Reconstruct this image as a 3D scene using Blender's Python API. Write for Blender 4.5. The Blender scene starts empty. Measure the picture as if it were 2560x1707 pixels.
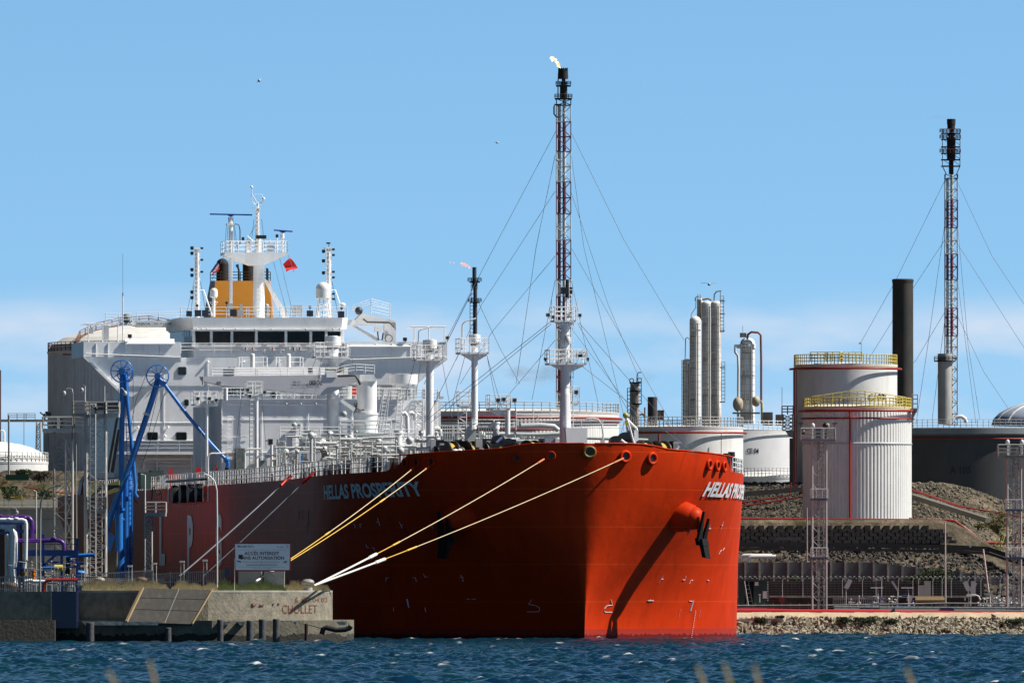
import bpy, math, random
import numpy as np
from mathutils import Vector, Matrix
random.seed(7); RNG = np.random.RandomState(7)
sc = bpy.context.scene
R = math.radians
# ---------------------------------------------------------------- camera, sky, sun, exposure
FP = 26000.0; HORI = 1480.0; EYE = 3.9                 # focal length in photo pixels, horizon row, eye height
cam = bpy.data.cameras.new('camera'); co = bpy.data.objects.new('camera', cam); sc.collection.objects.link(co)
co.location = (0, 0, EYE); co.rotation_euler = (R(90), 0, 0)
cam.sensor_width = 36; cam.lens = 36*FP/2560; cam.shift_y = (HORI-853.5)/2560
cam.clip_start = 1; cam.clip_end = 30000
cam.dof.use_dof = True; cam.dof.focus_distance = 930; cam.dof.aperture_fstop = 8
sc.camera = co
SUN_EL, SUN_AZ = R(48), R(92)                           # azimuth clockwise from +Y
w = bpy.data.worlds.new('World'); sc.world = w; w.use_nodes = True
nt = w.node_tree; N = nt.nodes; L = nt.links
bg = N['Background']; bg.inputs[1].default_value = 0.15
sky = N.new('ShaderNodeTexSky'); sky.sky_type = 'NISHITA'; sky.sun_disc = False
sky.sun_elevation = SUN_EL; sky.sun_rotation = SUN_AZ; sky.air_density = 1.0; sky.dust_density = 0.3; sky.ozone_density = 2.5
tc = N.new('ShaderNodeTexCoord'); sx = N.new('ShaderNodeSeparateXYZ'); L.new(tc.outputs['Generated'], sx.inputs[0])
def wm(op, a, b):
    n = N.new('ShaderNodeMath'); n.operation = op
    for i, q in enumerate((a, b)):
        if hasattr(q, 'links'): L.new(q, n.inputs[i])
        elif q is not None: n.inputs[i].default_value = q
    return n.outputs[0]
zz = wm('ADD', wm('MULTIPLY', sx.outputs[2], 1.6), 0.16)
cx = N.new('ShaderNodeCombineXYZ'); L.new(sx.outputs[0], cx.inputs[0]); L.new(sx.outputs[1], cx.inputs[1]); L.new(zz, cx.inputs[2])
L.new(cx.outputs[0], sky.inputs[0])
cv = N.new('ShaderNodeCombineXYZ'); L.new(wm('MULTIPLY', sx.outputs[0], 42.0), cv.inputs[0]); L.new(wm('MULTIPLY', sx.outputs[2], 130.0), cv.inputs[2])
L.new(wm('MULTIPLY', sx.outputs[1], 3.0), cv.inputs[1])
cn = N.new('ShaderNodeTexNoise'); cn.inputs['Scale'].default_value = 1.0; cn.inputs['Detail'].default_value = 5; cn.inputs['Roughness'].default_value = .5
L.new(cv.outputs[0], cn.inputs['Vector'])
cr = N.new('ShaderNodeMapRange'); cr.inputs[1].default_value = .42; cr.inputs[2].default_value = .72; L.new(cn.outputs[0], cr.inputs[0])
be = N.new('ShaderNodeValToRGB'); e = be.color_ramp.elements                              # how much cloud by height above the horizon
e[0].position = 0; e[0].color = (.55,.55,.55,1); e[1].position = .60; e[1].color = (.0,.0,.0,1)
for p, c in ((.30,.55),(.42,.9),(.52,.8),(.565,.25)):
    q = e.new(p); q.color = (c,c,c,1)
L.new(wm('MULTIPLY', sx.outputs[2], 20.0), be.inputs[0])
fac = wm('MULTIPLY', cr.outputs[0], be.outputs[0]); fac = wm('ADD', wm('MULTIPLY', fac, .8), wm('MULTIPLY', be.outputs[0], .10))
mx = N.new('ShaderNodeMix'); mx.data_type = 'RGBA'; L.new(fac, mx.inputs[0]); L.new(sky.outputs[0], mx.inputs[6]); mx.inputs[7].default_value = (5.2, 4.75, 5.4, 1)
hs = N.new('ShaderNodeHueSaturation'); hs.inputs['Saturation'].default_value = 1.1
dk = N.new('ShaderNodeMapRange'); dk.interpolation_type = 'SMOOTHSTEP'; dk.inputs[1].default_value = .05; dk.inputs[2].default_value = .25; dk.inputs[3].default_value = .80; dk.inputs[4].default_value = .13; L.new(sx.outputs[2], dk.inputs[0]);  # added dimming of the sky above the visible band, deepens the shade
fx = N.new('ShaderNodeMapRange'); fx.interpolation_type = 'SMOOTHSTEP'; fx.inputs[1].default_value = -.95; fx.inputs[2].default_value = -.12; fx.inputs[3].default_value = .08; fx.inputs[4].default_value = 1; L.new(sx.outputs[0], fx.inputs[0])  # added dimming of the unseen sky to the left, darkens the hull's shaded side
fy = N.new('ShaderNodeMapRange'); fy.interpolation_type = 'SMOOTHSTEP'; fy.inputs[1].default_value = -.75; fy.inputs[2].default_value = .1; fy.inputs[3].default_value = 1.4; fy.inputs[4].default_value = 1; L.new(sx.outputs[1], fy.inputs[0])  # added brightening of the unseen sky behind the camera, lifts the white walls
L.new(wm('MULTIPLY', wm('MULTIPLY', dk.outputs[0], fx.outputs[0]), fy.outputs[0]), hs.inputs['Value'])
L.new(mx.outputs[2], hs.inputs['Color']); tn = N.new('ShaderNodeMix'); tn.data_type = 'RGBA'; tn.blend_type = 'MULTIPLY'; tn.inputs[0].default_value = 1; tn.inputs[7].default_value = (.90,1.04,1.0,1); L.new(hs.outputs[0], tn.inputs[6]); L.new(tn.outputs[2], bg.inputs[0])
sl = bpy.data.lights.new('sun', 'SUN'); so = bpy.data.objects.new('sun', sl); sc.collection.objects.link(so)
sl.energy = 5.0; sl.angle = R(.5); sl.color = (1, .95, .87)
sdir = Vector((math.sin(SUN_AZ)*math.cos(SUN_EL), math.cos(SUN_AZ)*math.cos(SUN_EL), math.sin(SUN_EL)))
so.rotation_euler = sdir.to_track_quat('Z', 'Y').to_euler(); so.location = (300, 300, 300)
sc.view_settings.view_transform = 'Standard'; sc.view_settings.look = 'None'; sc.view_settings.exposure = 0.5; sc.view_settings.gamma = 1
sc.cycles.max_bounces = 5; sc.cycles.volume_bounces = 0

# ---------------------------------------------------------------- materials
MATS = {}
def mat(name, col, rough=.5, metal=0, var=.12, scale=.6, dirt=None, dirt_amt=0, dirt_scale=(.6,.6,.12), bump=0, bscale=3, spec=.5, emit=None, estr=0, alpha=1, zband=None, seams=None):
    if name in MATS: return MATS[name]
    m = bpy.data.materials.new(name); m.use_nodes = True; n = m.node_tree.nodes; l = m.node_tree.links
    b = n['Principled BSDF']; b.inputs['Roughness'].default_value = rough; b.inputs['Metallic'].default_value = metal; b.inputs['Specular IOR Level'].default_value = spec
    t = n.new('ShaderNodeTexCoord'); ns = n.new('ShaderNodeTexNoise'); ns.inputs['Scale'].default_value = scale; ns.inputs['Detail'].default_value = 6; ns.inputs['Roughness'].default_value = .6
    l.new(t.outputs['Object'], ns.inputs['Vector'])
    mr = n.new('ShaderNodeMapRange'); mr.inputs[1].default_value = .3; mr.inputs[2].default_value = .7; mr.inputs[3].default_value = 1-var; mr.inputs[4].default_value = 1+var; l.new(ns.outputs[0], mr.inputs[0])
    mu = n.new('ShaderNodeMix'); mu.data_type = 'RGBA'; mu.blend_type = 'MULTIPLY'; mu.inputs[0].default_value = 1; mu.inputs[6].default_value = (*col, 1); l.new(mr.outputs[0], mu.inputs[7])
    out = mu.outputs[2]
    if dirt:
        mp = n.new('ShaderNodeMapping'); mp.inputs['Scale'].default_value = dirt_scale; l.new(t.outputs['Object'], mp.inputs[0])
        n2 = n.new('ShaderNodeTexNoise'); n2.inputs['Scale'].default_value = 1.4; n2.inputs['Detail'].default_value = 8; n2.inputs['Roughness'].default_value = .65; l.new(mp.outputs[0], n2.inputs['Vector'])
        r2 = n.new('ShaderNodeMapRange'); r2.inputs[1].default_value = .48; r2.inputs[2].default_value = .72; r2.inputs[4].default_value = dirt_amt; l.new(n2.outputs[0], r2.inputs[0])
        m2 = n.new('ShaderNodeMix'); m2.data_type = 'RGBA'; l.new(r2.outputs[0], m2.inputs[0]); l.new(out, m2.inputs[6]); m2.inputs[7].default_value = (*dirt, 1); out = m2.outputs[2]
    if seams:      # thin plate seams: (spacing z, spacing along, darkness)
        sp = n.new('ShaderNodeSeparateXYZ'); l.new(t.outputs['Object'], sp.inputs[0])
        prev = None
        for ax, s_, wd in ((2, seams[0], .014), (0, seams[1], .012)):
            if not s_: continue
            d = n.new('ShaderNodeMath'); d.operation = 'DIVIDE'; l.new(sp.outputs[ax], d.inputs[0]); d.inputs[1].default_value = s_
            fr = n.new('ShaderNodeMath'); fr.operation = 'FRACT'; l.new(d.outputs[0], fr.inputs[0])
            lt = n.new('ShaderNodeMath'); lt.operation = 'LESS_THAN'; l.new(fr.outputs[0], lt.inputs[0]); lt.inputs[1].default_value = wd
            if prev is None: prev = lt.outputs[0]
            else:
                a = n.new('ShaderNodeMath'); a.operation = 'MAXIMUM'; l.new(prev, a.inputs[0]); l.new(lt.outputs[0], a.inputs[1]); prev = a.outputs[0]
        k = n.new('ShaderNodeMath'); k.operation = 'MULTIPLY'; l.new(prev, k.inputs[0]); k.inputs[1].default_value = seams[2]
        m3 = n.new('ShaderNodeMix'); m3.data_type = 'RGBA'; l.new(k.outputs[0], m3.inputs[0]); l.new(out, m3.inputs[6]); m3.inputs[7].default_value = (*(seams[3] if len(seams) > 3 else (.02,.01,.01)), 1); out = m3.outputs[2]
    if zband:      # (height, colour below, ragged amount)
        for (h, c, rg) in zband:
            sp = n.new('ShaderNodeSeparateXYZ'); l.new(t.outputs['Object'], sp.inputs[0])
            n4 = n.new('ShaderNodeTexNoise'); n4.inputs['Scale'].default_value = 2.2; n4.inputs['Detail'].default_value = 4; l.new(t.outputs['Object'], n4.inputs['Vector'])
            a = n.new('ShaderNodeMath'); a.operation = 'MULTIPLY_ADD'; l.new(n4.outputs[0], a.inputs[0]); a.inputs[1].default_value = rg; l.new(sp.outputs[2], a.inputs[2])
            lt = n.new('ShaderNodeMath'); lt.operation = 'LESS_THAN'; l.new(a.outputs[0], lt.inputs[0]); lt.inputs[1].default_value = h + rg*.5
            m4 = n.new('ShaderNodeMix'); m4.data_type = 'RGBA'; l.new(lt.outputs[0], m4.inputs[0]); l.new(out, m4.inputs[6]); m4.inputs[7].default_value = (*c, 1); out = m4.outputs[2]
    l.new(out, b.inputs['Base Color'])
    if bump:
        bn = n.new('ShaderNodeBump'); bn.inputs['Strength'].default_value = bump; bn.inputs['Distance'].default_value = .1
        n3 = n.new('ShaderNodeTexNoise'); n3.inputs['Scale'].default_value = bscale; n3.inputs['Detail'].default_value = 6; l.new(t.outputs['Object'], n3.inputs['Vector']); l.new(n3.outputs[0], bn.inputs['Height']); l.new(bn.outputs[0], b.inputs['Normal'])
    if emit: b.inputs['Emission Color'].default_value = (*emit, 1); b.inputs['Emission Strength'].default_value = estr
    if alpha < 1: b.inputs['Alpha'].default_value = alpha
    MATS[name] = m; return m
RUST = (.16,.06,.025)
white = mat('ship_white', (.90,.90,.90), .4, var=.05, dirt=(.45,.40,.34), dirt_amt=.35, seams=None)
wall_w = mat('ship_wall_white', (.90,.91,.92), .38, var=.05, dirt=(.45,.42,.38), dirt_amt=.25, dirt_scale=(.4,.4,.08), bump=.12, bscale=.6)
white2 = mat('white_pipe', (.80,.80,.78), .45, var=.06)
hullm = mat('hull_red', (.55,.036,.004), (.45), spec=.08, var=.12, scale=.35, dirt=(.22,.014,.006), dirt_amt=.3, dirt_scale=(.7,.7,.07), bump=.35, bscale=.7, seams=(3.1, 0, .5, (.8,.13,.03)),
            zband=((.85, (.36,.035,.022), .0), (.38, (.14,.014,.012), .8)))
redp = mat('red_paint', (.60,.025,.012), .35, var=.1)
red_pipe = mat('red_pipe', (.30,.022,.018), .45, var=.12, dirt=RUST, dirt_amt=.3)
darkred = mat('dark_red', (.20,.03,.02), .6, var=.2)
letter = mat('letter_white', (.70,.72,.74), .5, var=.08)
black = mat('black_paint', (.012,.012,.014), .45, var=.2)
rubber = mat('black_rubber', (.015,.015,.016), .7, var=.2)
glass = mat('dark_glass', (.006,.010,.012), .12, var=.2, spec=.35)
navy = mat('navy_blue', (.004,.009,.04), .35, var=.1)
scanblue = mat('scanner_blue', (.01,.05,.30), .35, var=.05)
blue = mat('blue_paint', (.025,.19,.60), .33, var=.12, dirt=(.02,.06,.2), dirt_amt=.4)
blue_dk = mat('blue_steel', (.008,.05,.26), .45, var=.15)
purple = mat('purple_pipe', (.08,.018,.20), .35, var=.1)
orange = mat('orange_paint', (.60,.17,.01), .45, var=.08)
funnel_o = mat('funnel_orange', (.62,.24,.012), .45, var=.06)
yellow = mat('yellow_paint', (.62,.52,.13), .5, var=.12)
yrope = mat('yellow_rope', (.70,.42,.06), .8, var=.15, scale=5)
wrope = mat('white_rope', (.75,.72,.66), .85, var=.12, scale=6)
grope = mat('grey_rope', (.16,.18,.22), .85, var=.2, scale=5)
galv = mat('galvanised', (.50,.50,.49), .5, 0, var=.18, dirt=(.25,.22,.19), dirt_amt=.4)
galv_d = mat('weathered_steel', (.30,.30,.29), .6, 0, var=.2, dirt=(.12,.08,.06), dirt_amt=.5)
fencem = mat('fence_grey', (.17,.18,.20), .5, .2, var=.15)
conc = mat('concrete', (.24,.215,.165), .85, var=.28, scale=1.3, dirt=(.09,.085,.05), dirt_amt=.8, dirt_scale=(.9,.9,.7), bump=.5, bscale=5)
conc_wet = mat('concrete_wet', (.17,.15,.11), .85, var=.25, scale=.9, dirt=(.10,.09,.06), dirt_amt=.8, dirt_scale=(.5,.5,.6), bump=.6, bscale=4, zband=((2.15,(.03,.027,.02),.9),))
conc2 = mat('concrete_panel', (.11,.112,.12), .85, var=.15, dirt=(.12,.11,.10), dirt_amt=.5)
concl = mat('concrete_light', (.40,.38,.34), .85, var=.15, dirt=(.16,.15,.12), dirt_amt=.5, bump=.3)
blockm = mat('concrete_block', (.075,.07,.062), .95, var=.25, scale=1.5, bump=.5)
pile_m = mat('timber_pile', (.06,.06,.065), .8, var=.4, scale=2, dirt=(.25,.25,.27), dirt_amt=.5, bump=.6)
tank_w = mat('tank_white', (.72,.715,.69), .5, var=.05, dirt=(.42,.36,.28), dirt_amt=.3)
tank_g = mat('tank_grey', (.66,.69,.74), .55, var=.08, dirt=(.2,.2,.2), dirt_amt=.4)
tank_d = mat('tank_dark', (.055,.055,.055), .6, var=.12, dirt=(.035,.035,.035), dirt_amt=.6)
tank_r = mat('tank_rust_white', (.66,.62,.56), .55, var=.1, dirt=(.30,.16,.09), dirt_amt=.6)
chim_m = mat('chimney_dark', (.022,.024,.022), .7, var=.2, dirt=(.12,.06,.03), dirt_amt=.4)
rustm = mat('rust', (.20,.075,.035), .8, var=.3, dirt=(.4,.35,.3), dirt_amt=.5)
soot = mat('soot_black', (.014,.014,.017), .8, var=.3)
maroon = mat('maroon_lattice', (.13,.02,.03), .6, var=.2)
sand = mat('sand', (.50,.40,.28), .95, var=.2, scale=.5)
signw = mat('sign_white', (.50,.60,.70), .5, var=.04)
signred = mat('sign_red', (.22,.015,.015), .5)
ink = mat('sign_ink', (.05,.01,.015), .6)
green_d = mat('dark_green_paint', (.012,.05,.04), .5, var=.2)
green = mat('green_paint', (.03,.25,.06), .5)
tile = mat('roof_tile', (.16,.10,.04), .9, var=.3, scale=3)
solar = mat('panel_dark', (.03,.02,.03), .3, var=.3)
metal_w = mat('metal_white', (.65,.65,.63), .5, var=.1)
cream = mat('cream_wall', (.50,.48,.42), .8, var=.06, dirt=(.3,.28,.24), dirt_amt=.3)
greyp = mat('grey_pipe_paint', (.45,.48,.47), .45, var=.1)
lightgrey = mat('light_grey_paint', (.50,.52,.53), .45, var=.08)
foilge = mat('leaf_green', (.045,.07,.018), .7, var=.4, scale=2)
dryg = mat('dry_grass', (.52,.43,.23), .8, var=.35, scale=2)
grng = mat('green_grass', (.20,.24,.07), .8, var=.35, scale=2)
buffy = mat('bird_white', (.75,.75,.75), .6)

# ---------------------------------------------------------------- mesh building
class MB:
    def __init__(s): s.v = []; s.f = []; s.s = []; s.mi = []; s.k = 0; s.prim = []
    def add(s, vs, fs, sm=False):
        o = len(s.v); f0 = len(s.f); s.v += [tuple(p) for p in vs]
        for f in fs: s.f.append([o+i for i in f]); s.s.append(sm); s.mi.append(s.k)
        s.prim.append((o, len(s.v), f0, len(s.f)))
    def box2(s, a, b):
        x0,x1 = sorted((a[0],b[0])); y0,y1 = sorted((a[1],b[1])); z0,z1 = sorted((a[2],b[2]))
        s.add([(x0,y0,z0),(x1,y0,z0),(x1,y1,z0),(x0,y1,z0),(x0,y0,z1),(x1,y0,z1),(x1,y1,z1),(x0,y1,z1)],
              [(0,3,2,1),(4,5,6,7),(0,1,5,4),(1,2,6,5),(2,3,7,6),(3,0,4,7)])
    def bar(s, p, q, wd, ht=None):
        p = Vector(p); q = Vector(q); ht = ht or wd; d = q-p
        if d.length < 1e-6: return
        d.normalize(); u = Vector((0,0,1)) if abs(d.z) < .95 else Vector((0,1,0))
        a = d.cross(u).normalized(); b = a.cross(d).normalized()
        vs = [c + a*i*wd/2 + b*j*ht/2 for c in (p,q) for i,j in ((-1,-1),(1,-1),(1,1),(-1,1))]
        s.add(vs, [(0,1,2,3),(7,6,5,4),(0,4,5,1),(1,5,6,2),(2,6,7,3),(3,7,4,0)])
    def cyl(s, p, q, r, r2=None, n=12, caps=True, sm=True):
        p = Vector(p); q = Vector(q); r2 = r if r2 is None else r2; d = q-p
        if d.length < 1e-6: return
        d.normalize(); u = Vector((0,0,1)) if abs(d.z) < .95 else Vector((1,0,0))
        a = d.cross(u).normalized(); b = d.cross(a).normalized()
        an = [2*math.pi*i/n for i in range(n)]
        c0 = [p+(a*math.cos(t)+b*math.sin(t))*r for t in an]; c1 = [q+(a*math.cos(t)+b*math.sin(t))*r2 for t in an]
        s.add(c0+c1, [(i,n+i,n+(i+1)%n,(i+1)%n) for i in range(n)], sm)
        if caps:
            s.add(c0, [list(range(n))]); s.add(c1, [list(range(n))[::-1]])
    def tube(s, path, r, n=8, caps=True):
        P = [Vector(p) for p in path]; rings = []; a = None
        for i, p in enumerate(P):
            d = (P[min(i+1,len(P)-1)]-P[max(i-1,0)]).normalized()
            if a is None:
                u = Vector((0,0,1)) if abs(d.z) < .9 else Vector((1,0,0)); a = d.cross(u).normalized()
            else: a = (a - d*a.dot(d)).normalized()
            b = d.cross(a); rr = r[i] if isinstance(r,(list,tuple)) else r
            rings.append([p+(a*math.cos(2*math.pi*k/n)+b*math.sin(2*math.pi*k/n))*rr for k in range(n)])
        vs = [x for g in rings for x in g]
        fs = [(i*n+k,(i+1)*n+k,(i+1)*n+(k+1)%n,i*n+(k+1)%n) for i in range(len(P)-1) for k in range(n)]
        s.add(vs, fs, True)
        if caps: s.add(rings[0], [list(range(n))]); s.add(rings[-1], [list(range(n))[::-1]])
    def lathe(s, c, prof, n=24, sm=True):
        vs = []; m = len(prof)
        for (r,z) in prof: vs += [(c[0]+r*math.cos(2*math.pi*k/n), c[1]+r*math.sin(2*math.pi*k/n), c[2]+z) for k in range(n)]
        for i in range(m-1):      # separate rings per band keeps edges crisp where the profile turns
            a = prof[i]; b = prof[i+1]
            ring = vs[i*n:(i+2)*n]; s.add(ring, [(k,(k+1)%n,n+(k+1)%n,n+k) for k in range(n)], sm)
    def dome(s, c, r, h, n=20, m=6):
        vs = []
        for i in range(m):
            t = math.pi/2*i/m
            vs += [(c[0]+r*math.cos(t)*math.cos(2*math.pi*k/n), c[1]+r*math.cos(t)*math.sin(2*math.pi*k/n), c[2]+h*math.sin(t)) for k in range(n)]
        vs.append((c[0],c[1],c[2]+h)); fs = [(i*n+k,i*n+(k+1)%n,(i+1)*n+(k+1)%n,(i+1)*n+k) for i in range(m-1) for k in range(n)]
        fs += [((m-1)*n+k,(m-1)*n+(k+1)%n,m*n) for k in range(n)]; s.add(vs, fs, True)
    def sphere(s, c, r, n=12, m=8, sc_=(1,1,1)):
        vs = [(c[0],c[1],c[2]-r*sc_[2])]
        for i in range(1,m):
            t = -math.pi/2+math.pi*i/m
            vs += [(c[0]+r*sc_[0]*math.cos(t)*math.cos(2*math.pi*k/n), c[1]+r*sc_[1]*math.cos(t)*math.sin(2*math.pi*k/n), c[2]+r*sc_[2]*math.sin(t)) for k in range(n)]
        vs.append((c[0],c[1],c[2]+r*sc_[2])); e_ = len(vs)-1
        fs = [(0,1+(k+1)%n,1+k) for k in range(n)] + [(1+i*n+k,1+i*n+(k+1)%n,1+(i+1)*n+(k+1)%n,1+(i+1)*n+k) for i in range(m-2) for k in range(n)] + [(1+(m-2)*n+k,1+(m-2)*n+(k+1)%n,e_) for k in range(n)]
        s.add(vs, fs, True)
    def prism(s, poly, ex):
        n = len(poly); ex = Vector(ex); a = [Vector(p) for p in poly]; b = [p+ex for p in a]
        s.add(a+b, [list(range(n)), list(range(n,2*n))[::-1]] + [(i,n+i,n+(i+1)%n,(i+1)%n) for i in range(n)])
    def rail(s, path, h=1.05, sp=1.6, r=.028, rows=3, posts=True):
        P = [Vector(p) for p in path]
        for j in range(rows):
            hh = h*(1-j/rows)
            for a, b in zip(P, P[1:]): s.cyl(a+Vector((0,0,hh)), b+Vector((0,0,hh)), r, n=5, caps=False)
        if posts:
            for a, b in zip(P, P[1:]):
                k = max(1, round((b-a).length/sp))
                for i in range(k+1):
                    p = a.lerp(b, i/k); s.cyl(p, p+Vector((0,0,h)), r*1.2, n=5, caps=False)
    def ladder(s, p, q, wd=.5, r=.025, side=(1,0,0), step=.4, cage=0):
        p = Vector(p); q = Vector(q); sd = Vector(side).normalized()*wd/2
        s.cyl(p-sd, q-sd, r, n=5); s.cyl(p+sd, q+sd, r, n=5)
        k = max(2, int((q-p).length/step))
        for i in range(k+1): c = p.lerp(q, i/k); s.cyl(c-sd, c+sd, r*.8, n=4, caps=False)
    def quad(s, a, b, c, d): s.add([a,b,c,d], [(0,1,2,3)])

BASE = {}
C = sc.collection
def _mesh(mb, name, mats, base):
    me = bpy.data.meshes.new(name); v = np.array(mb.v, dtype=np.float64) - np.array(base)
    me.from_pydata(v.tolist(), [], mb.f); me.polygons.foreach_set('use_smooth', mb.s); me.polygons.foreach_set('material_index', mb.mi)
    for m in (mats if isinstance(mats, (list,tuple)) else [mats]): me.materials.append(m)
    me.update(); return me
def thing(name, label, cat, base, group=None, rotz=0):
    o = bpy.data.objects.new(name, None); C.objects.link(o); o.location = base; o.rotation_euler = (0,0,rotz); o.empty_display_size = .5
    o['label'] = label; o['category'] = cat
    if group: o['group'] = group
    BASE[o.name] = tuple(base); return o
NOSPLIT = ('name_letter','jib_letter','boom_letter','sign_','graffiti','safety_letter','side_letter','drum_neck','flag','rope','lens')
def clusters(mb):
    # each add() call is a primitive; primitives whose boxes touch belong to one piece
    prim = getattr(mb,'prim',[])
    if len(prim) < 2 or len(prim) > 1500: return None
    V = np.array(mb.v); lo = np.array([V[a:b].min(0) for a,b,_,_ in prim])-.06; hi = np.array([V[a:b].max(0) for a,b,_,_ in prim])+.06
    n = len(prim); lab = -np.ones(n,int); k = 0
    for i in range(n):
        if lab[i] >= 0: continue
        st = [i]; lab[i] = k
        while st:
            j = st.pop(); t = (lab<0)&np.all(lo<=hi[j],1)&np.all(hi>=lo[j],1)
            for q in np.nonzero(t)[0]: lab[q] = k; st.append(q)
        k += 1
    return lab if k > 1 else None
def part(mb, name, m, parent, label=None, split=True):
    lab = clusters(mb) if split and not (name in ('hull','deck') or any(w_ in name for w_ in NOSPLIT)) else None
    if lab is not None:
        ks = np.bincount(lab); order = np.argsort(-ks); nm = name[:-1] if name.endswith('s') and not name.endswith('ss') else name
        if len(ks) <= 100:
            res = None
            for kk in order:
                sub = MB()
                for i in np.nonzero(lab==kk)[0]:
                    a,b_,f0,f1 = mb.prim[i]
                    o = len(sub.v); sub.v += mb.v[a:b_]
                    for fi in range(f0,f1): sub.f.append([x-a+o for x in mb.f[fi]]); sub.s.append(mb.s[fi]); sub.mi.append(mb.mi[fi])
                q = part(sub, nm, m, parent, label, False); res = res or q
            return res
    b = BASE[parent.name]; o = bpy.data.objects.new(name, _mesh(mb, name, m, b)); C.objects.link(o); o.parent = parent; BASE[o.name] = b
    if label: o['label'] = label
    return o
def solo(mb, name, m, label=None, cat=None, group=None, kind=None):
    v = np.array(mb.v); b = (float((v[:,0].min()+v[:,0].max())/2), float((v[:,1].min()+v[:,1].max())/2), float(v[:,2].min()))
    o = bpy.data.objects.new(name, _mesh(mb, name, m, b)); C.objects.link(o); o.location = b; BASE[o.name] = b
    if label: o['label'] = label
    if cat: o['category'] = cat
    if group: o['group'] = group
    if kind: o['kind'] = kind
    return o
def copy_tree(o, loc=None, label=None, group=None):
    def rec(a, par):
        c = a.copy(); C.objects.link(c)
        if par: c.parent = par
        for ch in a.children: rec(ch, c)
        return c
    r = rec(o, None)
    if loc is not None: r.location = loc
    if label: r['label'] = label
    if group: r['group'] = group
    return r
# ---- two frames: the world (depth = Y) and the ship (depth = u, metres aft of the stem)
TH = R(10); ST, CT = math.sin(TH), math.cos(TH); SX, SY = 6.13, 861.0
class World:
    D = Vector((0,1,0)); RT = Vector((1,0,0))
    def p(s, px, py, d): return Vector(((px-1280)/FP*d, d, EYE+(HORI-py)*d/FP))
    def m(s, d): return d/FP
class Ship:
    D = Vector((1,0,0)); RT = Vector((0,-1,0))
    def p(s, px, py, u):
        k = (px-1280)/FP; v = (SX - u*ST - k*(SY+u*CT))/(CT - k*ST)
        Y = SY+u*CT-v*ST; return Vector((u, v, EYE+(HORI-py)*Y/FP))
    def m(s, u): return (SY+u*CT)/FP
    def pv(s, px, py, v):
        k = (px-1280)/FP; u = (SX - v*CT - k*(SY-v*ST))/(ST + k*CT)
        Y = SY+u*CT-v*ST; return Vector((u, v, EYE+(HORI-py)*Y/FP))
Wf, Sf = World(), Ship()
def fbox(mb, F, x0, y0, x1, y1, d, dep):
    a = F.p(x0,y0,d); b = F.p(x1,y1,d); mb.box2(a, b+F.D*dep)
def fcyl(mb, F, x, y0, y1, rpx, d, r2px=None, n=16): 
    m_ = F.m(d); mb.cyl(F.p(x,y1,d), F.p(x,y0,d), rpx*m_, None if r2px is None else r2px*m_, n=n)
def fpoly(mb, F, pts, d, dep): mb.prism([F.p(x,y,d) for x,y in pts], F.D*dep)
def fline(mb, F, pts, d, rpx, n=8): mb.tube([F.p(p[0],p[1],p[2] if len(p)>2 else d) for p in pts], rpx*F.m(d), n=n)
def ftorus(mb, F, x, y, d, rx, rpx, ry=None, n=24, ax=None):
    ry = ry or rx; mb.tube([F.p(x+rx*math.cos(2*math.pi*i/n), y+ry*math.sin(2*math.pi*i/n), d) for i in range(n+1)], rpx*F.m(d), n=6, caps=False)
def frail(mb, F, pts, d, hpx, sp=1.5, r=.035, rows=3): mb.rail([F.p(p[0],p[1],p[2] if len(p)>2 else d) for p in pts], h=hpx*F.m(d), sp=sp, r=r, rows=rows)
_tc = {}
def text2d(st, bold=.02):
    if (st,bold) in _tc: return _tc[(st,bold)]
    cu = bpy.data.curves.new('t', 'FONT'); cu.body = st; cu.size = 1; cu.offset = bold; cu.fill_mode = 'BOTH'; cu.resolution_u = 3
    ob = bpy.data.objects.new('t', cu); C.objects.link(ob); dg = bpy.context.evaluated_depsgraph_get(); dg.update()
    me = bpy.data.meshes.new_from_object(ob.evaluated_get(dg))
    v = np.array([tuple(x.co) for x in me.vertices])[:, :2]; f = [list(p.vertices) for p in me.polygons]
    bpy.data.objects.remove(ob); bpy.data.curves.remove(cu); bpy.data.meshes.remove(me)
    v = (v-v.min(0))/(v.max(0)-v.min(0)); _tc[(st,bold)] = (v, f); return v, f
def ftext(mb, F, st, x0, x1, yt, yb, d, off=.03, bold=.02):
    v, f = text2d(st, bold); mb.add([F.p(x0+a*(x1-x0), yb+b*(yt-yb), d)-F.D*off for a,b in v], f)
def strokes(mb, F, segs, d, wpx, off=.03):
    for seg in segs:
        for (a,b) in zip(seg, seg[1:]):
            p = F.p(a[0],a[1],d)-F.D*off; q = F.p(b[0],b[1],d)-F.D*off; mb.bar(p, q, wpx*F.m(d), wpx*F.m(d)*.999)
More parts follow.
